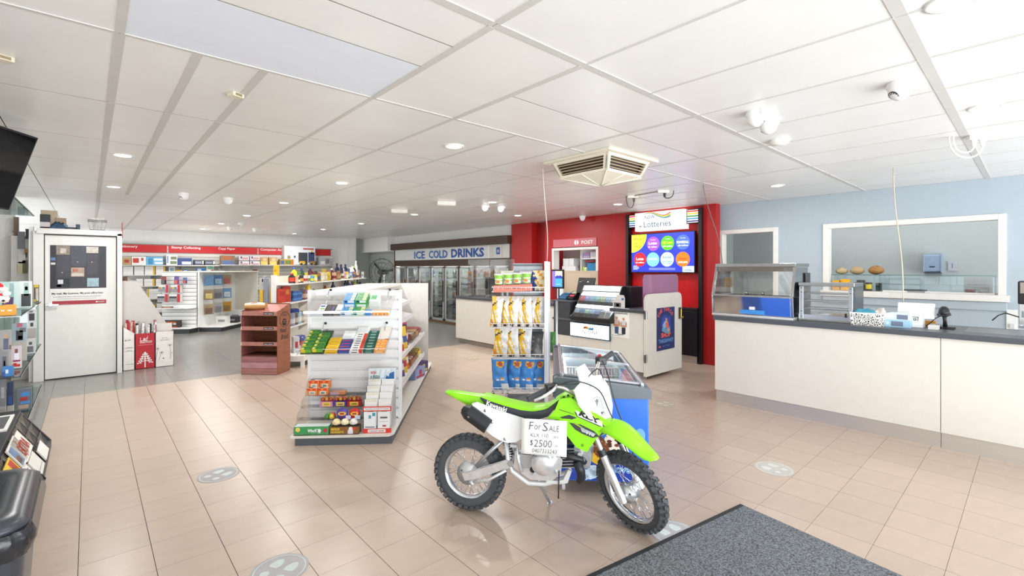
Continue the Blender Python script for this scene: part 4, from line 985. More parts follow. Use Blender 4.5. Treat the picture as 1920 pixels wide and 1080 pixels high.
wallrow([
    ('card_box', 'small pale card box on the short shelf above the endcap', 1.598, 1.734, 1.471, 1.622, 'd9dccf', [(.2, .8, .2, .8, '8aa0b8')]),
    ('book', 'yellow boxed set on the short shelf above the endcap', 1.746, 1.889, 1.470, 1.535, YE, [(.2, .8, .3, .7, 'c9871e')]),
    ('book', 'blue boxed set on the short shelf above the endcap', 1.901, 2.034, 1.470, 1.543, '4f7fb5', [(.2, .8, .3, .7, 'c9d3e0')]),
    ('puzzle_box', 'blue puzzle box above the right side of the endcap', 2.219, 2.446, 1.446, 1.565, '4a86bd', [(.1, .5, .2, .8, 'cfe0ee'), (.6, .9, .2, .7, '2c5f95')]),
    ('puzzle_box', 'green and white puzzle box above the right side of the endcap', 2.459, 2.639, 1.445, 1.641, 'cfd8c9', [(.1, .9, .45, .95, '5f9f8a'), (.6, .95, .1, .35, 'c0443a')]),
    ('magazine', 'white and black picture book left of three on the low slat wall shelf', 3.036, 3.214, 0.630, 0.739, 'd8d6d4', [(.25, .8, .2, .8, '55565a')]),
    ('magazine', 'white and black picture book in the middle of three on the low slat wall shelf', 3.227, 3.408, 0.622, 0.732, 'dcdad8', [(.2, .8, .2, .8, '44464c')]),
    ('magazine', 'dark brown picture book right of three on the low slat wall shelf', 3.422, 3.634, 0.613, 0.731, '5a4642', [(.4, .9, .2, .6, '8f7468')]),
    ('toy_box', 'small white box at the left of the lowest slat wall shelf', 2.922, 3.063, 0.202, 0.309, 'dcdcd8', [(.2, .7, .2, .6, '4a4a4a')]),
    ('toy_box', 'white and green picture box on the lowest slat wall shelf', 3.077, 3.282, 0.192, 0.428, 'e2e2da', [(.2, .8, .45, .8, 'b5653a'), (.1, .9, .05, .25, '87a85a')]),
    ('toy_box', 'pale box at the right of the lowest slat wall shelf', 3.309, 3.448, 0.177, 0.356, 'd5d2cc', [(.2, .8, .2, .7, '9f8c80')]),
], 15.6, .03)
# blister packs hanging on the slat wall, each on its own hook
def peg(name, lab, x0, x1, z0, z1, c, c2, Y=15.80, F=W0, ye=15.9, group=None):
    t = thing(name, lab, 'packet', F.w((x0 + x1) / 2, Y, z0), F.rz, group)
    w_, h_ = x1 - x0, z1 - z0
    sub(MB().box(-w_ / 2, w_ / 2, 0, .004, 0, h_, hexm(c)), 'backing_card', t)
    sub(MB().box(-w_ * .36, w_ * .36, -.035, 0, h_ * .08, h_ * .55, hexm(c2, .3, .2)), 'blister', t)
    sub(MB().tube([(0, ye - Y + .005, h_ * .93), (0, -.08, h_ * .93), (0, -.085, h_ * .97)], .004, CHROME, 4), 'hook', t)
wn = 0
for lab, q, c, c2 in (('small black gadget pack hanging highest left on the slat wall', (2.949, 3.085, 1.379, 1.487), '77777a', '3a3a3c'), ('second small black gadget pack on the upper row of the slat wall', (3.112, 3.223, 1.378, 1.487), '858588', '3a3a3c'), ('third small black gadget pack on the upper row of the slat wall', (3.237, 3.362, 1.384, 1.479), '8a8a8c', '2d2d30'), ('orange and white glue pack high on the slat wall', (3.461, 3.575, 1.335, 1.486), 'c9512d', 'e8d9c9'), ('grey gadget pack right of the upper orange pack', (3.590, 3.662, 1.342, 1.470), '9a8f8d', '5a4a4a'), ('brown leather pouch hanging right of the orange packs', (3.676, 3.807, 1.276, 1.518), '8a4f3c', '6a3a2c'), ('pink charm pack hanging alone on the slat wall', (3.140, 3.251, 1.079, 1.250), 'd3a7ad', 'c27f8a'), ('orange and white glue pack below another on the slat wall', (3.461, 3.575, 1.136, 1.278), 'c9512d', 'e8d9c9'), ('clear cable pack right of the lower orange pack', (3.590, 3.763, 1.133, 1.259), 'b9b7b2', '8c8c88'), ('green battery pack hanging on the slat wall', (3.384, 3.583, 0.867, 1.093), '5f8f2f', '4a3f3a'), ('fluorescent yellow earplug pack, left of two on the slat wall', (3.611, 3.720, 0.788, 0.953), 'b9bdb0', 'd6e81e'), ('fluorescent yellow earplug pack, right of two on the slat wall', (3.749, 3.851, 0.791, 0.958), 'b9bdb0', 'd6e81e'), ('grey adaptor pack in the lower left of the slat wall', (2.936, 3.044, 0.789, 0.878), 'a8a8a4', '77787a')):
    x0, x1, z0, z1 = q
    peg('hanging_pack', lab, x0, x1, z0, z1, c, c2)

# post tube rack beside the grocery gondola
t = thing('tube_rack', 'rack of grey posting tubes and yellow boxes left of the grocery gondola', 'rack', (3.0, 11.6, 0))
RF = Fr(3.314, 13.542, -.3)
wp_(MB().box(-.02, .36, -.02, .2, 0, .03, hexm('8a8a88')).box(-.02, .36, .19, .2, 0, 1.3, hexm('c9c9c5')).xf(Matrix.Translation(RF.w(0, 0)) @ Matrix.Rotation(RF.rz, 4, 'Z')), 'frame', t)
for k in range(5):
    p = RF.w(.10 + .035 * (k % 3), .05 + .06 * (k // 3), .031)
    o = one(MB().cyl((0, 0, 0), (0, 0, 1.25 + .05 * (k % 2)), .028, hexm('8f959f', .4), 10).cyl((0, 0, 1.25 + .05 * (k % 2)), (0, 0, 1.262 + .05 * (k % 2)), .03, hexm('e4e4e2'), 10), 'posting_tube', 'grey cardboard posting tube standing in the rack by the grocery gondola', 'tube', p, 0, 'grey posting tubes')
pack(RF, 'post_carton', 'tall yellow posting carton at the left of the tube rack', 'box', .0, .075, .0, .10, .03, .98, hexm(YE))
pack(RF, 'post_carton', 'tall yellow posting carton at the right of the tube rack', 'box', .245, .32, .0, .10, .03, 1.02, hexm(YE))
pack(RF, 'camera_toy', 'white and black gadget box hanging at the top of the tube rack', 'box', .02, .2, .16, .03, 1.14, 1.30, hexm('d4d4d2'), [(.1, .4, .3, .8, hexm('2a2a2c'))])

# endcap gondola in front of the stationery wall
GA = Fr(1.977, 13.683, math.atan2(-.62, .785))
t = thing('endcap_gondola', 'white slatted endcap gondola of stationery before the back wall', 'gondola', GA.w(0, 0), GA.rz)
sub(MB().box(-.83, .0, .0, .03, .09, 1.455, GROOVE).box(-.03, .03, .0, .02, 0, 1.47, WHITE), 'end_backing', t)
for k in range(14): sub(MB().box(-.83, -.03, -.012, .004, .10 + .097 * k, .10 + .097 * k + .083, WHITE), 'slat', t)
sub(MB().box(-.03, -.0, 0, 1.8, 0, 1.46, WHITE), 'side_panel', t)
sub(MB().box(.0, .6, 1.75, 1.78, .1, 1.455, CREAM), 'divider_panel', t)
sub(MB().box(-.84, .62, .02, 1.8, 1.455, 1.475, CREAM), 'top_board', t)
sub(MB().box(-.9, .04, -.36, 0, .11, .13, WHITE).box(-.88, 0, -.34, 0, 0, .11, DARK), 'base_shelf', t)
sub(MB().box(0, .6, 0, 1.75, .10, .12, WHITE).box(0, .55, 0, 1.75, 0, .10, DARK), 'side_base', t)
sub(MB().box(-.83, -.03, -.25, 0, .58, .595, WHITE), 'end_shelf', t)
PK = [('red and black battery pack, left on the upper pegs of the endcap', (-0.792, -0.674, 1.161, 1.349), '8a2a30', '3a3a3e'), ('purple toner pack on the upper pegs of the endcap', (-0.493, -0.381, 1.160, 1.355), '6a4f9a', 'c9444a'), ('narrow blue and red pack on the upper pegs of the endcap', (-0.288, -0.194, 1.179, 1.329), '4f6fa5', 'b03a3a')]
for lab, (x0, x1, z0, z1), c, c2 in PK: peg('hanging_pack', lab, x0, x1, z0, z1, c, c2, Y=-.10, F=GA, ye=-.01)
for lab, (x0, x1, z0, z1), kind in (('rainbow striped pen pack, left of two on the endcap', (-0.841, -0.612, 0.967, 1.148), 0), ('rainbow striped pen pack, right of two on the endcap', (-0.562, -0.344, 0.959, 1.147), 0), ('grey and red marker pack, left of two on the endcap', (-0.872, -0.624, 0.740, 0.927), 1), ('grey and red marker pack, right of two on the endcap', (-0.599, -0.344, 0.732, 0.926), 1)):
    pr = [(0, .72, .05, .5, hexm('8f8f93')), (.72, 1, 0, 1, hexm('c0202c'))]
    pr += [(.05 + .1 * q, .14 + .1 * q, .5, .72, hexm(h)) for q, h in enumerate(('c0303a', 'd08a2a', 'd8c83a', '4f9f4a', '3a6fb5', '3a3f8a'))] if kind == 0 else [(.02, .7, .5, .72, hexm('2c2c30'))]
    pack(GA, 'pen_pack', lab, 'packet', x0, x1, -.12, .10, z0, z1, hexm('e2e2e0'), pr)
(x0, x1, z0, z1) = (-0.767, -0.512, 0.376, 0.628)
pack(GA, 'book', 'dark book with gold emblem leaning on the endcap shelf', 'book', x0, x1, -.13, .03, .597, z1, hexm('3c3038'), [(.2, .8, .35, .75, hexm('b5892f')), (.0, 1, .0, .3, hexm('c05a5a'))], rx=-.15)
(x0, x1, z0, z1) = (-0.350, -0.213, 0.386, 0.548)
pack(GA, 'card_pack', 'small white card pack leaning on the endcap shelf', 'packet', x0, x1, -.12, .02, .597, z1, hexm('e9e9ea'), [(.15, .5, .2, .8, hexm('7f93b5')), (.55, .8, .2, .8, hexm('c9a58f'))], rx=-.15)
(x0, x1, z0, z1) = (-0.798, -0.313, 0.085, 0.334)
pack(GA, 'board_game', 'dark board game box on the base of the endcap', 'game', x0, x1, -.2, .1, .131, z1 - .03, hexm('3a2c28'), [(.2, .85, .62, .8, hexm('c05a2a')), (.15, .3, .55, .9, hexm('6a9fb0')), (.4, .65, .3, .6, hexm('c9c0b0')), (.1, .9, .0, .12, hexm('b5502a')), (.7, .85, .4, .6, hexm('d8d0c8'))])
for k in range(9): 
    c, c2 = (('6f9fc9', '4f86b8'), ('5a8fc4', '9fc0da'), ('c9a98a', 'b04a3a'), ('8a7a5a', 'c9b06a'), ('9a9aa0', '5a5a60'), ('6f9fc9', 'cfd8e0'), ('a08a6a', '6a4a3a'), ('b0b0b4', '707076'), ('c9942a', '8a6a2a'))[k]
    x = .02; y = .25 + .42 * (k % 3); z = 1.12 - .36 * (k // 3)
    t2 = thing('hanging_pack', ('%s %s pack on the side pegs of the endcap gondola, %s row' % (('front', 'middle', 'rear')[k % 3], ('blue', 'pale blue', 'tan', 'olive', 'silver', 'sky', 'brown', 'grey', 'amber')[k], ('upper', 'centre', 'lower')[k // 3])), 'packet', GA.w(.12, y, z), GA.rz + .5)
    sub(MB().box(-.10, .10, 0, .006, 0, .26, hexm(c)), 'backing_card', t2); sub(MB().box(-.07, .07, -.035, 0, .03, .16, hexm(c2, .3, .2)), 'blister', t2)
    sub(MB().tube([(-.12, .05, .24), (.02, -.06, .24)], .004, CHROME, 4), 'hook', t2)
for x0, x1, y, z, h, c, lab in ((.15, .42, .5, .121, .2, 'e2e0dc', 'white box with floral print on the side base of the endcap'), (.2, .5, .85, .121, .16, '3a3a3e', 'dark tray box on the side base of the endcap'), (.15, .45, 1.15, .121, .3, 'dde0e2', 'pale blue and white box at the back of the endcap side base'), (.3, .55, 1.4, .121, .24, 'c9a83a', 'yellow bag behind the white boxes on the endcap side base')):
    pack(GA, 'stationery_box', lab, 'box', x0, x1, y, .16, z, z + h, hexm(c), [(.2, .8, .3, .6, hexm('8f8f94'))])

# ================================================================ left: door, card stand, gift wrap bins
DW = mat('e9e8e4', .4, v=.02)
d1 = thing('door_1', None, None, (0, 9.12, 0)); d1['kind'] = 'structure'
def dp(mb, name, bev=0, par=None, label=None):
    if par: return sub(mb, name, par, bev, label)
    return wp_(mb, name, d1, bev, label)
leaf = dp(MB().box(-.453, .298, 9.125, 9.16, .015, 2.01, DW), 'leaf', .004)
dp(MB().box(-.567, -.463, 9.09, 9.25, 0, 2.06, DW), 'frame_post', .004); dp(MB().box(.308, .365, 9.05, 9.25, 0, 2.06, DW), 'frame_post', .004)
dp(MB().box(-.53, .37, 9.05, 9.25, 2.025, 2.10, DW), 'frame_head', .004)
dp(MB().box(-.463, .308, 9.17, 9.2, 0, 2.03, BLACK), 'dark_gap')
dp(MB().cyl((-.40, 9.08, 1.045), (-.40, 9.125, 1.045), .022, CHROME, 12).box(-.445, -.315, 9.065, 9.085, 1.035, 1.055, CHROME), 'lever_handle', .003)
m = MB().box(-.61, -.567, 9.15, 9.3, 0, 2.12, DW); m.box(-.80, -.61, 9.45, 9.5, 0, 2.0, mat('d9d8d4', .5)); m.box(.35, .37, 9.25, 11.5, 0, 2.06, DW)
struct(m, 'trim_3')
t = thing('post_box_poster', 'post box poster with dark photo collage and red strip on the white door', 'poster', (-.1, 9.12, 1.4))
wp_(MB().box(-.405, .192, 9.121, 9.1245, 1.035, 1.875, mat('ecebe9', .5, v=.02)), 'sheet', t)
m = MB(); P_ = lambda x0, x1, z0, z1, c, n=0: m.box(x0, x1, 9.1195 - n * .0005, 9.122, z0, z1, mat(c, .45, v=.18, s=25))
P_(-.401, .188, 1.265, 1.872, '3a3b44')
for k, (x0, x1, z0, z1, c) in enumerate(((-.401, -.345, 1.27, 1.87, '23242c'), (-.34, -.2, 1.74, 1.865, '8f8478'), (-.30, -.24, 1.76, 1.83, 'cfc4ba'), (-.24, -.2, 1.79, 1.85, '40589a'), (-.19, -.03, 1.58, 1.86, '4a4b58'), (-.03, .10, 1.77, 1.86, 'cfc8bf'), (-.02, .09, 1.46, 1.75, '474650'), (.11, .188, 1.27, 1.86, '33343c'), (-.33, -.20, 1.50, 1.72, '45454f'), (-.335, -.19, 1.43, 1.49, '3f4049'), (-.395, -.35, 1.66, 1.70, '5f7fb5'), (-.395, -.35, 1.60, 1.63, 'd8d8dc'), (-.19, -.05, 1.43, 1.56, 'b09a88'), (-.17, -.12, 1.50, 1.54, 'b8685a'), (-.18, -.06, 1.44, 1.48, 'cfc6ba'), (.13, .188, 1.58, 1.63, 'd4d2d0'), (-.34, -.20, 1.285, 1.405, '1e2028'), (-.325, -.27, 1.33, 1.39, 'd8dadc'), (-.28, -.21, 1.29, 1.35, 'c4c8cc'), (-.335, -.29, 1.29, 1.32, 'd8dadc'), (-.02, .105, 1.285, 1.41, '9dbac6'), (.0, .05, 1.30, 1.37, 'c79a7c'), (.05, .09, 1.29, 1.35, 'caa084'))): P_(x0, x1, z0, z1, c, 1 + k % 3)
for x, z in ((-.28, 1.49), (-.12, 1.64), (.03, 1.64)): m.cyl((x, 9.1175, z), (x, 9.122, z), .008, mat('c9b98a', .4), 8)
wp_(m, 'photo_collage', t)
m = MB(); ftext(m, 'My mail. My business. My post office box.', -.385, 1.175, .54, .035, INK, 9.121, bold=.025)
ftext(m, 'Post office boxes deliver mail, privacy, security and convenience', -.37, 1.14, .50, .016, INK, 9.121)
rect(m, -.33, .08, 1.118, 1.123, mat('9a9a98', .5), 9.121)
m.box(-.38, .188, 9.1195, 9.122, 1.038, 1.092, mat('a82a38', .45)); ftext(m, 'POST', .10, 1.055, .07, .02, WHITE, 9.1195); m.cyl((.082, 9.1185, 1.065), (.082, 9.12, 1.065), .011, WHITE, 12); rect(m, -.37, -.22, 1.05, 1.053, mat('cf8a90', .5), 9.1195)
wp_(m, 'lettering', t)
# things kept on top of the door frame
pack(W0, 'kraft_box', 'brown carton leaning at the back on top of the door frame', 'box', -.50, -.33, 9.22, .03, 2.101, 2.36, hexm('c3b49a', .6))
pack(W0, 'ink_carton', 'black and white carton on the left of the door frame top', 'box', -.50, -.40, 9.1, .1, 2.101, 2.29, hexm('20262e'), [(.0, 1, .0, .45, hexm('c9c6c6')), (.0, 1, .0, .1, hexm('6a2a30'))])
pack(W0, 'kraft_box', 'small brown carton behind the blue bag on the door frame', 'box', -.35, -.24, 9.2, .03, 2.101, 2.26, hexm('a5917c', .6))
o = one(lump(0, 0, 0, .12, .17, .1, mat('34506a', .6, v=.4, s=60), 5), 'checked_bag', 'blue checked cloth bag on top of the door frame', 'bag', (-.32, 9.13, 2.10))
t = thing('tape_gun', 'dark green tape gun lying on top of the door frame', 'tape gun', (-.18, 9.12, 2.10))
sub(MB().box(-.1, .06, -.02, .02, .0, .03, mat('2c3f3e', .5)).box(.04, .085, -.02, .02, .0, .075, mat('30445a', .5)), 'body', t, .004)
sub(MB().cyl((-.07, -.02, .04), (-.07, .02, .04), .03, mat('6d7f88', .4), 12), 'roll', t)
t = thing('wire_rack', 'small wire basket standing on the right of the door frame', 'rack', (.09, 9.15, 2.10))
m = MB()
for z, k in ((.01, .8), (.13, 1.05), (.15, 1.05)): m.tube([(-.1 * k, -.05, z), (.1 * k, -.05, z), (.1 * k, .05, z), (-.1 * k, .05, z)], .004, CHROME, 5, True)
for x in (-.1, -.05, 0, .05, .1):
    for y in (-.05, .05): m.tube([(x * .8, y, .005), (x * 1.05, y, .15)], .003, CHROME, 4)
m.box(-.07, .08, -.04, .04, .155, .18, mat('d8d4cc', .5, v=.2, s=60)); sub(m, 'wires', t)
one(MB().box(.366, .372, 9.02, 9.3, 2.0, 2.23, hexm('b0202c')), 'sign_edge', 'thin red sign edge beside the top of the door frame', 'sign')
# left of the door: end of a brown edged pier and things hung on it
m = MB().box(-.785, -.735, 9.55, 9.6, 0, 2.27, hexm('7a6a5a', .7))
for k in range(12): m.box(-.795, -.78, 9.545, 9.6, .3 + .16 * k, .31 + .16 * k, hexm('5f5246', .7))
one(m, 'timber_upright', 'rough brown notched timber upright left of the door', 'post')
for nm, lab, x0, x1, z0, z1, c in (('ink_box', 'dark blue box hung left of the door frame', -.66, -.6, 1.96, 2.1, '262a38'), ('grey_bin', 'grey plastic holder left of the door frame', -.735, -.665, 1.82, 2.06, '77787c'), ('hook_tag', 'brass coloured key tag left of the door', -.67, -.64, 1.75, 1.82, 'a5783a'), ('paper_note', 'white paper note left of the door', -.73, -.66, 1.62, 1.74, 'e4e2de'), ('label_tag', 'small dark label left of the door', -.66, -.645, 1.70, 1.76, '2f3a44'), ('tape_ring', 'olive tape roll hung left of the door', -.69, -.64, 1.48, 1.66, '6d6a44'), ('cream_card', 'cream card beside the olive roll left of the door', -.735, -.69, 1.48, 1.64, 'd9ceab')):
    pack(W0, nm, lab, 'hung item', x0, x1, 9.42, .03, z0, z1, hexm(c), bev=0)

# card stand side panel and gift wrap bins
t = thing('card_stand', 'grey white side of a sloping greeting card stand right of the door', 'card stand', (.7, 9.6, 0))
wp_(MB().prism([(.375, 0), (1.02, 0), (1.02, .5), (.56, 1.345), (.375, 1.345)], 'y', 9.5, 9.53, mat('d3d1cd', .5, v=.02)), 'side_panel', t, .004)
wp_(MB().prism([(.375, 0), (1.02, 0), (1.02, .5), (.56, 1.345), (.375, 1.345)], 'y', 11.2, 11.23, mat('d3d1cd', .5, v=.02)), 'side_panel', t)
wp_(MB().box(.375, .40, 9.53, 11.2, 0, 1.345, mat('d3d1cd', .5)).box(.4, 1.0, 9.53, 11.2, .1, .12, WHITE), 'back', t)
for k in range(6):
    z = .45 + .15 * k; x = 1.0 - (z - .5) * .545
    wp_(MB().box(x - .09, x + .01, 9.53, 11.2, z - .01, z, WHITE), 'card_shelf', t)
for k in range(5):
    z = 1.19 - .012 * k
    pack(W0, 'greeting_card', 'greeting card standing proud at the top of the card stand', 'card', .39 + .035 * k, .45 + .035 * k, 9.56 + .05 * k, .004, 1.2, 1.2 + .22 - .04 * k, hexm(('5a2f2c', 'c9b8a8', '3a3030', 'b8b0a8', '9aa0a4')[k]), [(.2, .8, .3, .7, hexm('d8cfc4'))], group='greeting cards at the top of the stand')
def bin_(name, lab, x0, x1, zt_l, zt_r, c, dy=.24):
    t = thing(name, lab, 'display bin', ((x0 + x1) / 2, 9.2, 0))
    wp_(MB().prism([(x0, 0), (x1, 0), (x1, zt_r), (x0, zt_l)], 'y', 9.2, 9.206, hexm(c)), 'front', t)
    wp_(MB().box(x0, x0 + .006, 9.2, 9.2 + dy, 0, zt_l, hexm('e6e4e0')).box(x1 - .006, x1, 9.2, 9.2 + dy, 0, zt_r, hexm('b9a07f' if x1 > 1 else 'e6e4e0')).box(x0, x1, 9.2 + dy - .006, 9.2 + dy, 0, .66, hexm('e6e4e0')).box(x0, x1, 9.2, 9.2 + dy, 0, .006, hexm('e6e4e0')), 'sides', t)
    return t
DP = hexm('ece9e5', .5, .02)
t = bin_('gift_wrap_bin', 'white gift wrap bin with slanted top beside the door frame', .38, .519, .665, .55, 'ece9e5')
m = MB(); ftext(m, '$3.99', .40, .445, .07, .022, INK, 9.2); 
for x0, x1, z in ((.42, .49, .345), (.40, .50, .335), (.42, .48, .30), (.40, .50, .287), (.40, .51, .09)): rect(m, x0, x1, z, z + .004, INK, 9.2)
wp_(m, 'lettering', t)
t = bin_('gift_wrap_bin', 'red gift wrap bin with a white curly tree and lettering', .522, .767, .545, .545, 'b81a2a')
m = MB(); ftext(m, 'L', .585, .43, .025, .055, WHITE, 9.2, bold=0); ftext(m, '&', .615, .43, .035, .045, WHITE, 9.2, shear=.2); ftext(m, 'd', .65, .43, .03, .07, WHITE, 9.2, bold=0, shear=.3)
rect(m, .575, .73, .422, .426, WHITE, 9.2); ftext(m, 'GREETINGS', .58, .395, .15, .02, WHITE, 9.2); rect(m, .56, .74, .365, .37, hexm('e0a0a6'), 9.2)
rect(m, .637, .651, .02, .235, WHITE, 9.2)
for k in range(5):
    z = .09 + .033 * k; L = .088 - .016 * k
    for s in (-1, 1):
        m.prism([(.644, z + .03), (.644 + s * L * .5, z + .018), (.644 + s * L, z - .008), (.644 + s * L * 1.02, z), (.644 + s * L * .5, z + .028), (.644, z + .04)][::s], 'y', 9.1988, 9.2, WHITE)
        m.cyl((.644 + s * L, 9.1985, z), (.644 + s * L, 9.2, z), .011, WHITE, 8); m.cyl((.644 + s * L * .6, 9.1985, z + .002), (.644 + s * L * .6, 9.2, z + .002), .009, WHITE, 8)
m.cyl((.644, 9.1985, .245), (.644, 9.2, .245), .014, WHITE, 6)
wp_(m, 'print', t)
t = bin_('gift_wrap_bin', 'white gift wrap bin printed with line drawn dandelions', .77, 1.007, .55, .55, 'ece9e5')
m = MB(); ftext(m, 'gift wrap', .855, .44, .07, .02, INK, 9.2, shear=.3, bold=0); ftext(m, 'LIFE MOMENTS', .83, .41, .12, .014, INK, 9.2, bold=0)
for x, z, r, bx in ((.80, .29, .032, .775), (.85, .225, .03, .815), (.955, .33, .038, .965)):
    m.tube([(x, 9.1995, z - r * .5), ((x + bx) / 2 + .004, 9.1995, (z + .12) / 2 + .02), (bx, 9.1995, .11)], .0022, INK, 4)
    for k in range(12): a = k * PI / 6; m.tube([(x, 9.1995, z), (x + r * math.cos(a), 9.1995, z + r * .8 * math.sin(a))], .0012, hexm('77797c'), 3)
    m.cyl((x, 9.1985, z), (x, 9.2, z), .008, INK, 8)
m.prism([(.86, .13), (.885, .12), (.875, .145)], 'y', 9.199, 9.2, INK); m.prism([(.975, .2), (.99, .195), (.985, .21)], 'y', 9.199, 9.2, INK); wp_(m, 'print', t)
RW = random.Random(2)
for grp, xa, xb, zt, n, cs, lab in (('g', .395, .51, .76, 5, ('c9bdb0', 'b8322e', 'd8cfc4'), 'red and cream gift wrap roll in the slanted white bin'), ('g2', .535, .755, .72, 10, ('e4e4e2', '2c2c2e', 'c2c2c0'), 'black and white gift wrap roll in the red bin')):
    for k in range(n):
        x = xa + (xb - xa) * k / (n - 1); y = 9.25 + .07 * (k % 3); h = zt - .05 * RW.random() - (0 if grp == 'g' else .0)
        M = mat(cs[k % 3], .4, v=.5, s=30)
        one(MB().cyl((0, 0, .007), (RW.uniform(-.02, .02), RW.uniform(-.01, .03), h), .018, M, 10), 'gift_wrap_roll', lab, 'gift wrap', (x, y, 0), 0, lab.replace('roll', 'rolls'))
for k, c in enumerate(('b8242c', 'c02a30')): one(MB().cyl((0, 0, .007), (-.01, .02, .74 - .02 * k), .019, hexm(c), 10), 'gift_wrap_roll', ('plain red gift wrap roll, left of two in the slanted bin', 'plain red gift wrap roll, right of two by the red bin')[k], 'gift wrap', (.452 + .05 * k, 9.232, 0))
one(MB().cyl((0, 0, .007), (-.03, .03, .74), .018, hexm('b0707f'), 10), 'gift_wrap_roll', 'dusty pink gift wrap roll leaning in the dandelion bin', 'gift wrap', (.80, 9.25, 0))

# ================================================================ the white gondola in the middle
G3 = Fr(1.34, 4.32, math.atan2(-.62, .785))
GW = mat('f3f4f5', .4, v=.015)
t = thing('confectionery_gondola', 'white slatted gondola with acrylic sweet trays on its near end', 'gondola', G3.w(0, 0), G3.rz)
sub(MB().box(-.005, .83, 0, 3.16, 0, .062, mat('54585f', .5, v=.04)), 'plinth', t, label='grey plinth')
sub(MB().prism([(-.045, 0), (.80, 0), (.835, .05), (.835, 3.2), (-.045, 3.2)], 'z', .064, .08, mat('e2dfd6', .45, v=.02)), 'base_shelf', t, .004)
sub(MB().box(-.055, .83, .482, .50, .081, 1.335, GW), 'end_backing', t, .003)
sub(MB().box(-.063, -.03, .455, .50, .081, 1.338, GW), 'end_trim', t, .003); sub(MB().box(.805, .837, .455, .50, .081, 1.338, GW), 'end_trim', t, .003)
for k in range(13): sub(MB().prism([(.483, .085 + .0963 * k), (.462, .092 + .0963 * k), (.458, .105 + .0963 * k), (.458, .167 + .0963 * k), (.47, .172 + .0963 * k), (.483, .172 + .0963 * k)], 'x', -.03, .805, GW), 'slat', t)
sub(MB().box(.18, .24, .5, 2.72, .08, 1.30, GW), 'spine', t)
sub(MB().box(-.03, .445, .5, 2.72, 1.30, 1.333, CREAM), 'top_board', t, .003)
sub(MB().box(-.03, .84, 2.70, 2.725, .08, 1.333, mat('ebe8e1', .45)), 'far_end_panel', t, .003)
for z, x0, x1 in ((.66, .25, .80), (.37, .25, .80), (.93, .25, .66), (1.12, .25, .62)):
    s_ = sub(MB().prism([(x0, z + .07), (x1, z - .045), (x1, z - .03), (x0, z + .085)], 'y', .52, 2.5, GW), 'side_shelf', t)
    sub(MB().box(x1, x1 + .012, .52, 2.5, z - .045, z + .0, mat('dcdce0', .35)), 'shelf_lip', s_)

# acrylic trays with chewing gum; gum lies on the slope
TH = .50
def tray(lab, x0, x1, y0, z0, L):
    t = thing('acrylic_tray', lab, 'tray', G3.w(0, 0), G3.rz)
    c, s = math.cos(TH), math.sin(TH)
    sub(MB().prism([(y0, z0 - .004), (y0 + L * c, z0 + L * s - .004), (y0 + L * c, z0 + L * s - .008), (y0, z0 - .008)], 'x', x0, x1, ACRYL), 'floor', t)
    sub(MB().box(x0, x1, y0 - .006, y0 - .002, z0 - .012, z0 + .045, ACRYL), 'front_lip', t)
    sub(MB().box(x0, x1, y0 - .0062, y0 - .0018, z0 + (.022 if z0 > 1 else .043), z0 + .047, mat('f4f5f6', .35)), 'white_lip_edge', t)
    for x in (x0, x1 - .004): sub(MB().prism([(y0 - .006, z0 - .012), (y0 + L * c, z0 + L * s - .01), (y0 + L * c, z0 + L * s + .04), (y0 - .006, z0 + .047)], 'x', x, x + .004, ACRYL), 'side', t)
    for x in (x0 + .14, x1 - .06): 
        h_ = sub(MB().tube([(x, .455, z0 + L * s + .045), (x, .40, z0 + L * s + .04), (x, y0 + L * c * .55, z0 + L * s * .5)], .004, CHROME, 5), 'hook', t)
        sub(MB().lathe((x, .452, z0 + L * s + .045), [(0, -.012), (.012, -.01), (.012, .006), (0, .006)], BLACK, 10, 'y'), 'stud', h_)
    def put(name, lab, cat, xa, xb, s0, s1, h, c0, top=(), front=(), grp=None, lift=.0):
        return pack(Fr(*G3.w(0, 0)[:2], G3.rz), name, lab, cat, xa, xb, y0 + s0 * c - lift * s, s1 - s0, z0 + s0 * s + lift * c, z0 + s0 * s + lift * c + h, hexm(c0, .35), [(a, b, p, q, hexm(m_, .35)) for a, b, p, q, m_ in front], grp, 0, TH, [(a, b, p, q, hexm(m_, .35)) for a, b, p, q, m_ in top])
    return put
P1 = tray('upper clear acrylic gum tray hooked on the white gondola end', .02, .785, .125, 1.118, .37)
gum = lambda c: dict(top=[(.05, .6, .15, .85, c), (.22, .55, .3, .75, 'eef4f6'), (.2, .3, .3, .7, '25407a'), (.66, .98, .1, .9, 'efe9c0'), (.7, .9, .3, .6, 'e8d25a')], front=[(.1, .35, .2, .9, '25407a'), (.4, .95, .1, .9, 'e6eef2')])
for j, (c, c2, x0, lab) in enumerate((('58a9e0', '3f93d6', .348, 'pale blue'), ('4fae58', '3b9c4c', .455, 'green'))):
    for q in range(5):
        s0 = .008 + .047 * q + (.035 if q > 1 else 0)
        P1('gum_packet', '%s gum packet in the %s box of the upper gum tray' % (lab, 'front' if q < 2 else 'raised rear'), 'gum', x0, x0 + .1, s0, s0 + .044, .03, c, grp='%s gum in the %s box' % (lab, 'front' if q < 2 else 'rear'), lift=.002 if q < 2 else .05, **gum(c2))
    P1('gum_carton', '%s carton under the raised gum packets of the upper tray' % lab, 'carton', x0 - .002, x0 + .102, .135, .27, .046, c, [], [(.1, .9, .2, .8, 'eef3f5')])
P1('gum_packet', 'white and blue gum packet furthest left in the upper tray', 'gum', .075, .127, .005, .055, .02, 'eceff2', [(.3, .9, .4, .7, '4f6fa5')], [(0, 1, 0, 1, 'cfd9ea')])
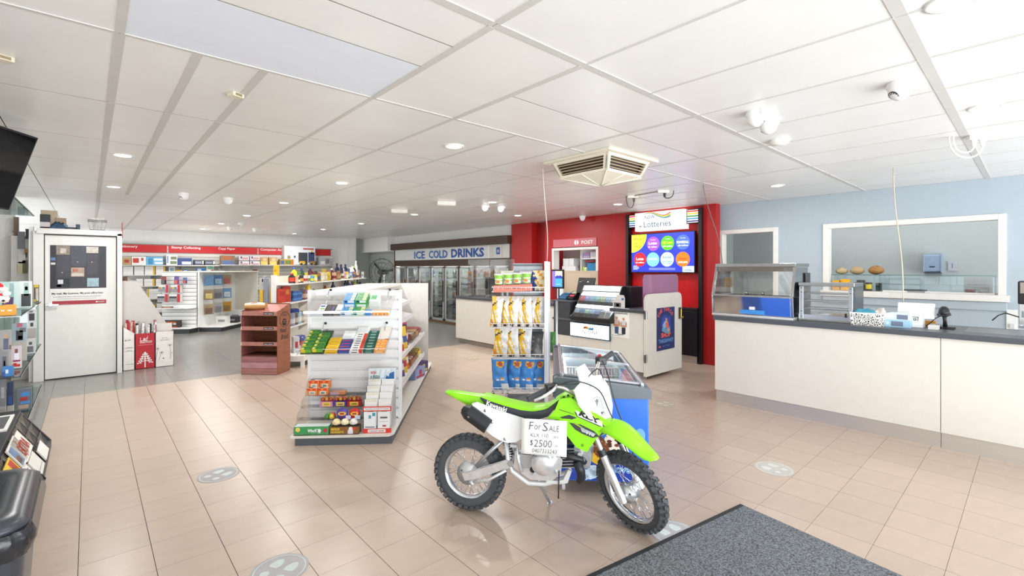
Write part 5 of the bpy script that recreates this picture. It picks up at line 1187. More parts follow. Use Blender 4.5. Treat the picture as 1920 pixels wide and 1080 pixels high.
P1('gum_packet', 'white gum sleeve with green flash second from left in the upper tray', 'gum', .135, .19, .005, .16, .02, 'eef0f0', [(.1, .8, .75, .9, '3f5f9a'), (.2, .9, .5, .62, '7ab648'), (.3, .9, .25, .35, '4f6fa5')], [(0, 1, 0, 1, 'd5deec')])
P1('gum_packet', 'black gum sleeve in the upper tray', 'gum', .193, .285, .005, .155, .022, '2f2d30', [(.65, .85, .2, .8, '5b4f8a'), (.1, .55, .1, .9, '4a4442')], [(0, 1, 0, 1, '4a4648'), (.6, .8, .2, .8, '6f7fb8')])
P1('gum_packet', 'white and grey gum sleeve beside the black one', 'gum', .288, .345, .005, .165, .02, 'eceded', [(.15, .9, .1, .4, '8d8f92'), (.7, 1, .0, .3, 'e08a3a')], [(0, 1, 0, 1, '6f6a66')])
P1('mint_box', 'clear box of green mints at the back right of the upper tray', 'box', .575, .66, .15, .27, .06, 'dde5e0', [(.1, .7, .3, .9, '4fae68'), (.2, .6, .5, .6, 'eaf3ea')])
P1('gum_packet', 'small blue gum packet right of the green gum', 'gum', .563, .622, .005, .06, .028, '5a98dc', [(.1, .8, .2, .8, '3f7fc8'), (.3, .6, .4, .7, 'f0f0f0')], [(0, .8, 0, 1, '4a8fd6'), (.2, .4, .3, .7, '1f3a72')])
for q in range(2): P1('gum_packet', 'orange gum packet at the right end of the upper tray, %s of the pair' % ('left', 'right')[q], 'gum', .63 + .073 * q, .70 + .073 * q, .004, .05, .03, 'f09a2c', [(.2, .8, .3, .7, 'f6c86a'), (.4, .7, .35, .6, 'c0392b')], [(.2, .8, .2, .8, 'f6d9a0'), (.35, .65, .35, .65, 'a83226')])
P2 = tray('lower clear acrylic gum tray hooked on the white gondola end', -.03, .755, .10, .78, .40)
for r_ in range(6):
    for q in range(2 if r_ < 5 else 1):
        x0 = .012 + .098 * q; s0 = .006 + .05 * r_
        P2('gum_packet', 'green and yellow gum packet in the left-hand heap of the lower tray', 'gum', x0, x0 + .09, s0, s0 + .046, .034, '3c8a34', [(.0, .27, .1, .6, 'e6d33a'), (.1, .22, .3, .6, 'f4f4ee'), (.35, .95, .2, .8, '2a6a2c'), (.5, .8, .35, .6, '6fae4a')], [(0, .4, 0, 1, 'dfce34'), (.4, 1, 0, 1, '6fae3a')], 'green and yellow gum packets', .012 + .005 * ((r_ + q) % 2))
P2('gum_carton', 'dark green carton holding the green and yellow gum', 'carton', .004, .208, .0, .34, .012, '2f4a2c', [], [(.1, .8, .1, .9, '4f6a3a')])
for q in range(5): P2('gum_packet', 'yellow gum packet in the heap left of the striped box', 'gum', .215, .325, .006 + .042 * q, .044 + .042 * q, .024 + .004 * (q % 2), 'f0c52c', [(.2, .8, .3, .6, 'd9a51f')], [(.1, .9, .3, .6, 'c98f1c')], 'yellow gum packets')
P2('gum_carton', 'white card tray behind the blue and red gum', 'carton', .325, .432, .19, .31, .03, 'f1f2f2')
for q in range(4): P2('gum_packet', 'blue and red gum packet stacked in the lower tray', 'gum', .33, .425, .006 + .045 * q, .047 + .045 * q, .026, '3a4f9c', [(.1, .9, .35, .65, 'c43a4a')], [(.1, .9, .2, .6, '5f6fb0')], 'blue and red gum packets')
for q in range(8): P2('gum_packet', 'white gum packet with red end and small black print', 'gum', .436, .545, .006 + .033 * q, .036 + .033 * q, .026, 'f3f2ef', [(.72, 1, 0, 1, 'e0442c'), (.2, .6, .35, .65, '3a3a3e')], [(.15, .6, .3, .6, '4a3a3e'), (.75, 1, 0, 1, 'd83a30')], 'white and red gum packets')
P2('gum_carton', 'white card tray behind the white and red gum', 'carton', .438, .545, .275, .37, .03, 'f4f4f3')
for q in range(7): P2('gum_packet', 'dark green mint gum packet in the lower tray', 'gum', .553, .647, .006 + .044 * q, .046 + .044 * q, .028, '1f5a4c', [(.25, .75, .25, .75, '8fb8ac'), (.1, .9, .45, .55, '2f7464')], [(.2, .8, .2, .8, '5f9a8a')], 'dark green mint gum packets')
for q in range(4): P2('gum_packet', 'orange gum packet at the right end of the lower tray', 'gum', .653, .745, .006 + .042 * q, .044 + .042 * q, .026, 'f2a44a', [(.15, .6, .3, .7, 'f8d8a0'), (.3, .5, .35, .65, 'c05a2a')], [(.2, .8, .2, .8, 'f6cf9a')], 'orange gum packets')
P2('gum_carton', 'open white card tray behind the orange gum', 'carton', .652, .75, .18, .36, .03, 'eae4dc', [(.05, .95, .1, .95, 'e2dad0')], [(.7, 1, 0, 1, 'e8823a')])

# stepped acrylic sweet stand on the base shelf
t = thing('stepped_acrylic_stand', 'clear four-step acrylic sweet stand on the gondola base', 'display stand', G3.w(0, 0), G3.rz)
AX0, AX1 = -.03, .535
side = [(.02, .083), (.018, .12), (.10, .19), (.105, .24), (.20, .275), (.205, .33), (.30, .36), (.33, .45), (.43, .52), (.435, .083)]
for x in (AX0, AX1 - .004): sub(MB().prism(side, 'x', x, x + .004, ACRYL), 'side_panel', t)
for y0, y1, z in ((.02, .13, .084), (.11, .22, .185), (.21, .32, .272), (.31, .43, .352)):
    sub(MB().box(AX0, AX1, y0, y1, z - .004, z, ACRYL), 'step', t); sub(MB().box(AX0, AX1, y0, y0 + .003, z, z + .028, ACRYL), 'step_lip', t)
sub(MB().box(AX0, AX1, .43, .434, .083, .52, ACRYL), 'back_panel', t)
for q in range(4):
    pack(G3, 'mint_packet', 'orange and white mint box on the top step of the acrylic stand, %s %s' % (('front', 'rear')[q // 2], ('left', 'right')[q % 2]), 'mints', -.02 + .10 * (q % 2), .075 + .10 * (q % 2), .325 + .05 * (q // 2), .045, .353 + .055 * (q // 2), .42 + .06 * (q // 2), hexm('f08a3c'), [(.2, .8, .1, .55, hexm('e9efe6')), (.3, .7, .18, .45, hexm('5f8f7a')), (0, .3, .65, .95, hexm('e6452c')), (.55, .85, .65, .95, hexm('e6452c'))], top=[(0, 1, .1, .9, hexm('f3ede6')), (.1, .5, .2, .8, hexm('e8482e'))])
pack(G3, 'card_box', 'flat orange printed packet right of the mint boxes', 'packet', .19, .33, .33, .06, .353, .378, hexm('d98a5a'), [(0, .6, 0, 1, hexm('c9a9c0'))], top=[(.6, .95, .1, .9, hexm('e89048'))])
for q, (c, c2, lab) in enumerate((('d98ac0', 'b0506a', 'pink'), ('4a3a9a', '6a4a9c', 'purple'), ('c8302c', 'a8502c', 'red'))):
    x = .13 + .125 * q
    pack(G3, 'egg_carton', '%s chocolate egg carton on the third step of the acrylic stand' % lab, 'carton', x, x + .118, .222, .08, .273, .318, hexm(c), [(.2, .85, .1, .9, hexm('f0cf5a')), (.32, .72, .35, .65, hexm('7a4a8a' if q < 2 else 'b03a2a'))])
    for a in range(3):
        for b in range(2):
            mb_ = MB().lathe((0, 0, 0), [(0, 0), (.016, .006), (.018, .018), (.01, .034), (0, .038)], mat(('b5563a', 'c9923a')[(a + b) % 2], .3, .3), 9)
            one(mb_, 'chocolate_egg', 'foil wrapped egg in the %s carton on the third step' % lab, 'egg', G3.w(x + .022 + .037 * a, .244 + .036 * b, .319), 0, 'foil eggs in the %s carton' % lab)
def bag_round(name, lab, x, y, z, r, c, c2): 
    m = MB().lathe((0, -.018, 0), [(0, 0), (r * .9, .0), (r, .012), (r * .9, .03), (0, .036)], hexm(c, .3), 20, 'y')
    m.xf(Matrix.Translation((0, 0, r)))
    m.prism([(r * .7 * math.cos(a), r + r * .35 * math.sin(a)) for a in [k * PI / 10 for k in range(20)]], 'y', -.0195, -.017, hexm(c2)); m.box(-r * .35, r * .35, -.021, -.018, r * .85, r * 1.15, hexm('a83248'))
    return one(m, name, lab, 'sweets', G3.w(x, y, z), G3.rz)
bag_round('sweet_bag', 'purple round-faced sweet packet on the second step', .365, .13, .187, .052, '5a3f9c', 'e8c23a'); bag_round('sweet_bag', 'red round-faced sweet packet on the second step', .475, .13, .187, .05, 'd0242e', 'f0c93a')
pack(G3, 'price_ticket', 'small lilac price ticket under the round sweet packets', 'ticket', .40, .445, .104, .002, .19, .225, hexm('d3d0ec')); pack(G3, 'price_ticket', 'small pale blue price ticket at the right of the second step', 'ticket', .48, .53, .104, .002, .19, .225, hexm('cfdcec'))
for q in range(4):
    one(MB().lathe((0, 0, 0), [(0, 0), (.02, .006), (.024, .024), (.014, .044), (0, .05)], mat(('3f7a3a', 'd8c23a', '7fae4a', 'c9483a')[q], .3, v=.5, s=60), 10), 'bauble_sweet', 'foil bauble sweet at the left of the second step, %s one' % ('yellow green', 'golden', 'light green', 'red')[q], 'sweets', G3.w(.225 + .042 * (q % 2), .135 + .045 * (q // 2), .187), 0)
m = MB().box(-.15, .15, 0, .085, 0, .07, hexm('3f9c5c')); m.box(-.145, .145, .003, .082, .0695, .071, hexm('dfe9e8'))
ftext(m, 'WacKY', -.03, .02, .105, .03, WHITE, 0, bold=.04, shear=.2); disc(m, -.115, .045, .02, hexm('e8d86a')); disc(m, .07, .035, .014, hexm('f2f2f0')); disc(m, .12, .035, .018, hexm('c4284a')); rect(m, .06, .08, .012, .03, hexm('d9d9d6'))
one(m, 'sweet_carton', 'long green open carton with white WacKY lettering on the lowest step', 'carton', G3.w(.125, .026, .086), G3.rz)
m = MB().box(-.125, .125, 0, .085, 0, .062, hexm('8a5f2c')); m.box(-.12, .12, .003, .082, .0615, .063, hexm('3a2f28'))
ftext(m, 'GOLD', -.115, .032, .075, .022, hexm('f2d23a'), 0, bold=.04); ftext(m, 'NUGGETS', -.115, .008, .11, .018, hexm('f2d23a'), 0, bold=.04); rect(m, .03, .075, .0, .035, hexm('e6e6ee')); disc(m, .055, .045, .017, hexm('f0eeea')); rect(m, .045, .10, .035, .055, hexm('d9422e'))
one(m, 'sweet_carton', 'brown open carton with gold nugget lettering on the lowest step', 'carton', G3.w(.41, .026, .086), G3.rz)
for q in range(3):
    one(MB().lathe((0, 0, 0), [(0, 0), (.034, .012), (.038, .03), (.02, .055), (0, .06)], mat(('e8d9a6', 'f0e6c0', 'e9e4dc')[q], .4, v=.25, s=40), 12), 'nugget_bag', 'cream sweet bag in the gold nugget carton, %s' % ('left', 'middle', 'right')[q], 'sweets', G3.w(.33 + .075 * q, .07, .15), 0)

# white brochure dispenser
t = thing('brochure_stand', 'white leaflet dispenser with red bands on the gondola base', 'leaflet stand', G3.w(.69, .05, .081), G3.rz)
sub(MB().box(-.125, .125, .22, .23, 0, .53, hexm('e9f1f5')), 'header_card', t)
m = MB(); Yh = .22
for k in range(4): m.prism([(-.12 + .05 * k, .30), (-.105 + .05 * k, .30), (-.055 + .05 * k, .52), (-.07 + .05 * k, .52)], 'y', Yh - .001, Yh, hexm('bfe0ec'))
ftext(m, 'WISH', -.11, .475, .055, .03, hexm('d8304a'), Yh - .001, bold=.02); ftext(m, 'A FRESH', -.11, .435, .085, .03, hexm('2c4a5a'), Yh - .001, bold=.02); ftext(m, 'EXPERIENCE', -.11, .395, .11, .028, hexm('2c4a5a'), Yh - .001, bold=.02)
m.prism([(.02, .40), (.11, .42), (.11, .50), (.04, .47)], 'y', Yh - .0025, Yh, hexm('2f6fae')); m.prism([(.02, .48), (.07, .51), (.06, .45)], 'y', Yh - .003, Yh, hexm('d8dfe8')); m.prism([(.05, .42), (.10, .42), (.09, .435)], 'y', Yh - .003, Yh, hexm('e07a3a')); rect(m, .02, .05, .33, .35, hexm('c8304a'), Yh - .001); rect(m, .06, .11, .365, .375, hexm('a83248'), Yh - .001); sub(m, 'header_print', t)
for x in (-.125, -.003, .119): sub(MB().prism([(0, 0), (.22, 0), (.22, .38), (.15, .38), (0, .24)], 'x', x, x + .006, ACRYL), 'divider', t)
m = MB().box(-.125, .125, -.004, 0, .195, .235, hexm('e0382e')).box(-.125, .125, -.004, 0, 0, .04, hexm('e0382e')); rect(m, -.115, .115, .203, .227, WHITE, -.004); rect(m, -.08, .075, .006, .034, WHITE, -.004)
ftext(m, 'Find more brands for beauty', -.105, .209, .21, .012, INK, -.005); ftext(m, 'Cosmetic dental', -.07, .013, .13, .014, hexm('b0303a'), -.005); sub(m, 'red_bands', t)
for x0, x1, lab in ((-.117, -.004, 'left'), (.005, .117, 'right')):
    for q in range(4):
        y = .012 + .045 * q; z0 = .22 + .05 * q
        pack(Fr(*G3.w(.69, .05)[:2], G3.rz), 'brush_pack', 'white packet in the %s column of the leaflet dispenser' % lab, 'packet', x0, x1, y, .012, .082 + z0 - .16, .082 + z0 + .07, hexm('f1f0ec'), [(.25, .7, .45, .6, hexm('8f8d88')), (.1, .9, .9, 1, hexm('e4ded0' if lab == 'left' else 'e9ebee')), (.3, .5, .2, .25, hexm('b9b6b0'))], group='white packets in the %s dispenser column' % lab, rx=-.12)
    pack(Fr(*G3.w(.69, .05)[:2], G3.rz), 'leaflet', 'leaflet with teal stripes low in the %s dispenser pocket' % lab if lab == 'left' else 'grey and white leaflet low in the right dispenser pocket', 'leaflet', x0 + .004, x1 - .004, -.012, .006, .125, .272, hexm('eef1f3'), [(.4, .6, .6, .8, hexm('3f9fb8')), (.7, .95, .75, .95, hexm('3f9fb8')), (.1, .9, .05, .12, hexm('7d8790'))] if lab == 'left' else [(.2, .8, .6, .7, hexm('5a5a60')), (.1, .9, .4, .42, hexm('a9adb2')), (.4, .7, .1, .2, hexm('b03a3a'))], bev=0)

# confectionery on the long side of the gondola
SS = [(.73, .66, .95, 0, 'bag', 'c0392b', 'e8d8b0', 'red sweet bag nearest the corner on the middle side shelf'), (.74, .66, 1.15, 0, 'bag', 'e0b83a', '3a5a9a', 'yellow and blue sweet bag standing on the middle side shelf'), (.72, .66, 1.32, 0, 'bag', '2c2c30', 'd8d8da', 'black and white sweet bag on the middle side shelf'), (.70, .66, 1.48, 0, 'bag', 'b03a6a', 'e8a0b8', 'pink sweet bag on the middle side shelf'),
      (.66, .66, 1.72, 0, 'box', '7a4a2a', 'e0d0b8', 'brown open sweet carton nearest on the middle side shelf'), (.66, .66, 1.97, 0, 'box', 'b58a4a', 'd8c090', 'gold sweet carton on the middle side shelf'), (.66, .66, 2.22, 0, 'box', '8a2c30', 'd05a5a', 'dark red sweet carton at the far end of the middle side shelf'),
      (.66, .37, 2.2, 0, 'box', 'e0c92a', '3a3a30', 'yellow rimmed sweet carton at the far end of the lower side shelf'), (.66, .37, 1.92, 0, 'box', '7a4a2c', 'a5703f', 'dark brown sweet carton on the lower side shelf'), (.66, .37, 1.64, 0, 'box', '9a5a3a', 'e9e4dc', 'brown and white sweet carton nearest on the lower side shelf'), (.72, .37, 1.38, 0, 'bag', 'e8762a', 'f2efe8', 'orange and white sweet bag on the lower side shelf'), (.73, .37, 1.2, 0, 'bag', 'd8c02a', 'c0302c', 'yellow and red sweet bag on the lower side shelf'), (.73, .37, 1.0, 0, 'bag', '5a3a8a', 'e0d4ec', 'purple sweet bag nearest the corner on the lower side shelf')]
for x, z, y, _, kind, c, c2, lab in SS:
    if kind == 'box':
        m = MB().box(-.16, .16, -.12, .12, 0, .05, hexm(c)).box(-.15, .15, -.11, .11, .05, .051, hexm('4a3428')); m.box(-.16, .16, .10, .12, .05, .11, hexm(c2))
        for q in range(5): m.box(-.14 + .057 * q, -.095 + .057 * q, -.10, .09, .05, .068, hexm(c2 if q % 2 else c))
        one(m, 'sweet_carton', lab, 'carton', G3.w(x, y, z - .03 + (.80 - x) * .209 + .018), G3.rz + PI / 2, None, 0, .0)
    else:
        m = MB(); m.grid(lambda u, v: ((u - .5) * .17, -.03 * math.sin(PI * u) * math.sin(PI * v), .25 * v), 6, 7, hexm(c), True, lambda u, v: hexm(c2) if .3 < v < .62 else hexm(c)).grid(lambda u, v: ((.5 - u) * .17, .03 * math.sin(PI * u) * math.sin(PI * v), .25 * v), 6, 7, hexm(c))
        one(m, 'sweet_bag', lab, 'sweets', G3.w(x, y, z - .03 + (.80 - x) * .209), G3.rz + PI / 2 - .5, None, 0, -.15)
for y, z, c, c2, lab in ((1.30, 1.10, '6a4a9a', 'd9d4e4', 'purple and white chocolate bag on the top side shelf'), (1.55, 1.10, '8a5a3a', '5a3a2a', 'brown chocolate bag on the top side shelf'), (1.28, .91, 'dadade', '3a3a3e', 'white sweet bag on the second side shelf'), (1.75, .91, 'b03a5a', 'd98a9a', 'pink sweet bag on the second side shelf')):
    m = MB(); m.grid(lambda u, v: ((u - .5) * .16, -.03 * math.sin(PI * u) * math.sin(PI * v), .2 * v), 6, 6, hexm(c), True, lambda u, v: hexm(c2) if .35 < v < .7 and .2 < u < .8 else hexm(c)).grid(lambda u, v: ((.5 - u) * .16, .03 * math.sin(PI * u) * math.sin(PI * v), .2 * v), 6, 6, hexm(c))
    one(m, 'sweet_bag', lab, 'sweets', G3.w(.60, y, z), G3.rz + PI / 2 - .2)
for y, c, c2, lab in ((2.5, '3a2c6a', 'd8c23a', 'dark purple carton at the far end of the gondola base'), (2.15, '8f9cc9', 'b03040', 'lilac and red carton on the gondola base')):
    pack(Fr(*G3.w(.80, y)[:2], G3.rz + PI / 2 - .35), 'sweet_carton', lab, 'carton', -.14, .14, 0, .1, .081, .22, hexm(c), [(.1, .9, .1, .3, hexm(c2)), (.4, .65, .35, .8, hexm(c2))])

# ================================================================ bread stand
BR = Fr(1.652, 7.761, -.8064)
def planks(c, sc_=(1, 1, 9)): return mat(c, .5, v=.22, s=5, st=sc_)
PK_, BN, DKB = planks('a86a60'), planks('8a5438'), planks('5f3826')
t = thing('bread_stand', 'cardboard bread stand printed as reddish timber planks with three lipped shelves', 'display stand', BR.w(0, 0), BR.rz)
SB_ = planks('9a6248', (1, 1.5, 14))
for x, M in ((0, PK_), (.546, SB_)):
    sub(MB().prism([(0, 0), (.345, 0), (.345, 1.022), (0, .92)], 'x', x, x + .006, M), 'side_panel', t)
sub(MB().box(.006, .546, .338, .345, 0, 1.02, BN), 'back_panel', t)
for k in range(7): sub(MB().box(.5465, .5535, .004, .341, .02 + .14 * k, .155 + .14 * k if k < 6 else .93, SB_), 'plank', t)
for k in range(3): sub(MB().box(.004, .548, -.006, 0, .006 + .088 * k, .09 + .088 * k, mat(('a5736f', 'b98a94', '9c6a70')[k], .5, v=.2, s=4, st=(1, 1, 9))), 'plank', t)
for z0, z1 in ((.42, .477), (.646, .703), (.859, .919)):
    sh_ = sub(MB().box(.006, .546, .0, .338, z0 + .004, z0 + .012, BN), 'shelf', t)
    l_ = sub(MB().box(.0, .55, -.008, 0, z0, z1, mat('b07a70', .5, v=.15, s=5, st=(3, 1, 9))), 'shelf_lip', sh_)
    m = MB().box(.345, .50, -.0095, -.008, z0 + .014, z1 - .012, INK); ftext(m, 'NEED BREAD', .355, z0 + .022, .135, z1 - z0 - .046, WHITE, -.0095)
    m.box(.004, .012, -.0095, -.008, z0 + .006, z1 - .006, WHITE); sub(m, 'price_strip', sh_)
sub(MB().box(.006, .546, .0, .338, .27, .278, DKB), 'shelf', t)
sub(MB().prism([(.01, .90), (.33, 1.0), (.33, 1.006), (.01, .906)], 'x', .006, .546, PK_), 'top_shelf', t)
m = MB(); ST = lambda s, y, z, W, H, **k: text(m, s, (.5538, y, z), (0, 1, 0), (0, 0, 1), W, H, INK, **k)
ST('Need', .06, .60, .17, .07, shear=.2); ST('Bread', .09, .50, .20, .075, shear=.2)
m.tube([(.554, .19 + .13 * math.cos(a), .79 + .11 * math.sin(a)) for a in [k * PI / 12 for k in range(24)]], .004, INK, 4, True)
ST('bakery', .13, .83, .12, .04, shear=.3); m.prism([(.14, .70), (.22, .70), (.235, .76), (.21, .80), (.15, .80), (.125, .76)], 'x', .5535, .555, INK)
for z in (.74, .765): m.box(.554, .5558, .15, .21, z, z + .012, SB_)
sub(m, 'side_print', t)
t = thing('loaf_bag', 'bagged brown loaf with red label lying on top of the bread stand', 'bread', BR.w(.14, .12, .935), BR.rz + .25)
m = MB(); m.grid(lambda u, v: (-.13 + .28 * u + 0, .065 * math.cos(PI * 2 * v), .055 + .055 * math.sin(2 * PI * v) * (.75 + .25 * math.sin(PI * u))), 10, 14, hexm('c99a62', .35), True, lambda u, v: hexm('a82a28') if .3 < u < .62 and (v > .8 or v < .35 and v > .02) else (hexm('e6dcc8', .4) if .1 < v < .4 else hexm('cf9f66', .35)))
sub(m, 'loaf', t); sub(MB().prism([(-.06, .0), (.06, .0), (.06, .1), (-.06, .1)], 'x', -.131, -.128, hexm('d9a868')).prism([(-.05, .0), (.05, .0), (.055, .1), (-.055, .1)], 'x', .148, .152, hexm('c9935a')), 'bag_end', t)

# ================================================================ grocery gondola behind
GR = Fr(2.4, 8.0, math.atan2(-.62, .785))
t = thing('grocery_gondola', 'long cream gondola of groceries running back behind the bread stand', 'gondola', GR.w(0, 0), GR.rz)
GC = mat('e6e2d6', .5, v=.02)
sub(MB().box(-.27, -.21, .0, 5.0, .1, 1.42, GC), 'spine', t); sub(MB().box(-.28, -.20, -.045, .0, 0, 1.44, WHITE), 'end_upright', t, .003)
for z in (1.30, 1.0, .61):
    s_ = sub(MB().box(-.21, .02, -.02, 4.9, z - .022, z, mat('f0efec', .4)), 'shelf', t, .003)
    for y in (.9, 2.2, 3.5): sub(MB().prism([(-.21, z - .022), (-.01, z - .022), (-.04, z - .05), (-.21, z - .17)], 'y', y, y + .01, mat('c2beb2', .5)), 'bracket', s_)
sub(MB().box(-.27, .31, -.26, 4.88, .10, .189, mat('f0efec', .4)), 'base', t, .003)
for y in (-.26, 1.6, 3.2, 4.8): sub(MB().box(.26, .31, y, y + .045, 0, .10, WHITE), 'leg', t)
def bott(h, r, body, cap=None, label=None, neck=.4):
    m = MB(); 
    if cap: m.lathe((0, 0, 0), [(r * .92, 0), (r, .008), (r, h * .66), (r * neck, h * .82), (r * neck, h * .88)], hexm(body, .25), 10).lathe((0, 0, h * .86), [(r * neck * 1.25, 0), (r * neck * 1.25, h * .13), (0, h * .14)], hexm(cap, .35), 10)
    else: m.lathe((0, 0, 0), [(r * .95, 0), (r, .006), (r, h - .008), (r * .95, h), (0, h)], hexm(body, .3), 12).lathe((0, 0, h - .003), [(r * .9, 0), (r * .9, .0045), (0, .0045)], mat('c9c9c6', .3, .8), 12)
    if label: m.lathe((0, 0, 0), [(r * 1.02, h * .18), (r * 1.02, h * .58)], hexm(label, .4, .3), 12)
    return m
top = [(.20, .17, .055, 'b', '26262a', 'd23a28', 'd23a28', 'black jar with red lid'), (.36, .11, .04, 'c', 'c9a98a', None, 'd8b49a', 'peach coloured jar'), (.48, .10, .03, 'b', '5a3a2c', '2c2c2e', 'e8e4dc', 'small brown spread jar'), (.60, .13, .035, 'c', '1f1f22', None, 'd89a2a', 'black and gold tin'), (.52, .27, .05, 'b', 'd8d62a', '2f4f9a', 'c9d23a', 'tall lime yellow bottle with blue cap'), (.78, .12, .04, 'c', 'd8c9c4', None, 'b0404a', 'white and pink tin'), (.92, .12, .04, 'c', 'cfd0cc', None, '6a8a4a', 'white and green tin'), (.86, .27, .04, 'b', '1f4a36', '2f4f9a', '2a5a40', 'tall dark green bottle with blue cap'),
       (1.1, .11, .045, 'c', '4fa0c9', None, 'e0d03a', 'blue and yellow tin'), (1.25, .13, .05, 'c', 'd6d02a', None, 'efe9c0', 'bright yellow tin'), (1.28, .28, .045, 'b', '5a1f28', '2f4f9a', '6a2a34', 'tall wine red bottle with blue cap'), (1.5, .20, .05, 'c', '3f3a36', None, '57504a', 'tall dark tin'), (1.66, .17, .05, 'c', 'd9cfa8', None, 'e8e2cc', 'cream tin'), (1.82, .16, .05, 'c', 'd6caa0', None, 'e4dcc0', 'pale cream tin'), (2.0, .18, .05, 'b', 'e0c41f', 'e8d23a', 'd9b41c', 'yellow bottle'), (2.05, .24, .045, 'c', 'b5a03a', None, 'd8c85a', 'gold topped tin behind'), (2.2, .21, .045, 'b', '8a2a2c', 'd8303a', 'd6c4a8', 'dark red sauce bottle with red cap'), (2.42, .16, .045, 'c', 'c9a890', None, '8a2c30', 'brown and cream tin'), (2.55, .25, .045, 'b', '6a1f24', 'e8e4de', '7a3a34', 'dark red bottle with white cap'), (2.72, .19, .04, 'c', '9a6a4a', None, 'c9a06a', 'bronze tin'),
       (2.9, .36, .05, 'b', '20283f', '1c2238', '28304a', 'tall navy bottle, first of three'), (3.05, .2, .045, 'b', '2f8a6a', '2f7a60', '4fa888', 'green bottle'), (3.2, .34, .05, 'b', '242c48', '1c2238', '2c3454', 'tall navy bottle, second of three'), (3.38, .24, .05, 'b', 'c9a0ac', 'd8b8c0', 'b88a9a', 'pink bottle'), (3.55, .35, .05, 'b', '20283f', '1a2034', '2a3350', 'tall navy bottle, third of three'), (3.75, .24, .05, 'c', '3f4a6a', None, 'aab0c4', 'navy and grey canister'), (3.95, .27, .055, 'b', 'e6e8ea', 'dfe3e6', '3a5fb5', 'white bottle with blue label'), (4.15, .3, .05, 'b', 'e9eaea', 'f0f0f0', '2f55b0', 'white cleaner bottle'), (4.32, .3, .045, 'b', '24282a', '9ac83a', '3a4030', 'black bottle with lime cap'), (4.48, .44, .045, 'b', 'eef0f0', 'f4f4f4', 'dfe4e8', 'tall white trigger spray bottle'), (4.6, .22, .03, 'c', 'e0762a', None, 'f0efe8', 'orange and white can'), (4.7, .2, .035, 'c', 'c9c4bc', None, '8a4a3a', 'small pale can'), (4.8, .16, .035, 'c', 'dfe0de', None, 'b0b4b6', 'small white can')]
for y, h, r, k, c, cap, lb_, lab in top:
    one(bott(h, r, c, cap if k == 'b' else None, lb_), 'grocery_' + ('bottle' if k == 'b' else 'tin'), lab + ' on the top grocery shelf', 'bottle' if k == 'b' else 'tin', GR.w(-.05 if h < .2 else -.14, y, 1.301), GR.rz)
pack(GR, 'grocery_box', 'yellow carton standing behind the top grocery shelf', 'box', -.27, -.21, .02, .08, 1.421, 1.60, hexm('e8b62a'), [(.2, .8, .4, .6, hexm('d08a1c'))])
BKC = (('d8c9a8', 'cream'), ('8a3a34', 'brick red'), ('c9b23a', 'mustard'), ('3f5a7a', 'slate blue'), ('b8bcc0', 'silver'), ('5a7a4a', 'moss green'), ('a5683a', 'copper'), ('e4e0d8', 'off white'))
for k in range(26):
    c, nm = BKC[k * 5 % 8]
    one(bott(.13 + .02 * (k * 7 % 4), .04, c, None, BKC[(k * 3 + 1) % 8][0]), 'grocery_tin', '%s tin in the back row of the top grocery shelf' % nm, 'tin', GR.w(-.16 if k % 2 else -.10, .62 + .16 * k, 1.301), GR.rz, '%s tins in the back row of the top grocery shelf' % nm)
mid = [(-.02, .22, 'x', 'c23a28', 'a82a20', 'red card box, left of two'), (.16, .25, 'x', 'c9402a', 'e0a04a', 'taller red card box, right of two')]
for y, h, k, c, c2, lab in mid:
    pack(Fr(*GR.w(-.12, y)[:2], GR.rz + .6), 'grocery_box', lab + ' on the second grocery shelf', 'box', -.06, .06, 0, .12, 1.001, 1.001 + h, hexm(c), [(.2, .8, .5, .8, hexm(c2))])
for q in range(8):
    one(bott(.085, .04, '2f5fa5', None, '4f86c9'), 'grocery_tin', 'blue fish tin in the double stack on the second grocery shelf', 'tin', GR.w(-.06, .30 + .085 * (q % 4), 1.001 + .087 * (q // 4)), GR.rz, 'blue fish tins on the second grocery shelf')
for y, h, r, c, lb_, cap, lab in ((.72, .18, .045, '6a4a3a', 'c9a08a', None, 'brown printed tin'), (.84, .17, .045, 'a5608a', 'e0cfc0', None, 'pink printed tin'), (.96, .33, .045, 'e6c42a', 'f0d84a', 'e8c82a', 'tall yellow canister'), (1.08, .17, .04, 'c9c2d8', 'e8e4ee', None, 'pale lilac tin'), (1.2, .17, .04, '5a8a4a', '8fae6a', None, 'green tin'), (1.9, .2, .05, '7a3a2a', '9a5a44', '6a2c20', 'brown jar'), (2.1, .16, .04, 'e6c42a', '4a6ab0', None, 'yellow tin'), (2.4, .26, .045, '30343f', '4a5060', '1f2228', 'dark sauce bottle'), (2.7, .16, .045, 'b8b8bc', '8a4a50', None, 'silver tin'), (2.9, .16, .05, '9a4a4a', 'd8d0c8', None, 'red tin'), (3.15, .16, .05, '3a5fc0', 'b9c9e8', None, 'blue tin'), (3.3, .28, .04, '24262c', '3a3e48', '18191c', 'black bottle, first of two'), (3.5, .28, .04, '26282e', '3f4450', '18191c', 'black bottle, second of two'), (3.65, .18, .05, '3357c9', '8fa8e8', None, 'bright blue tin'), (3.85, .24, .045, '8a2c34', 'c98a8a', '5a1c22', 'dark red bottle'), (4.1, .3, .045, '7fae5a', 'a8cf8a', '6a9a48', 'pale green bottle'), (4.35, .26, .045, '5a4a6a', 'd8b43a', '2c2c2e', 'purple bottle with yellow label'), (4.6, .2, .05, '3a3c36', '6a6a4a', '222422', 'dark jar')):
    one(bott(h, r, c, cap, lb_), 'grocery_' + ('bottle' if cap else 'tin'), lab + ' on the second grocery shelf', 'bottle' if cap else 'tin', GR.w(-.07, y, 1.001), GR.rz)
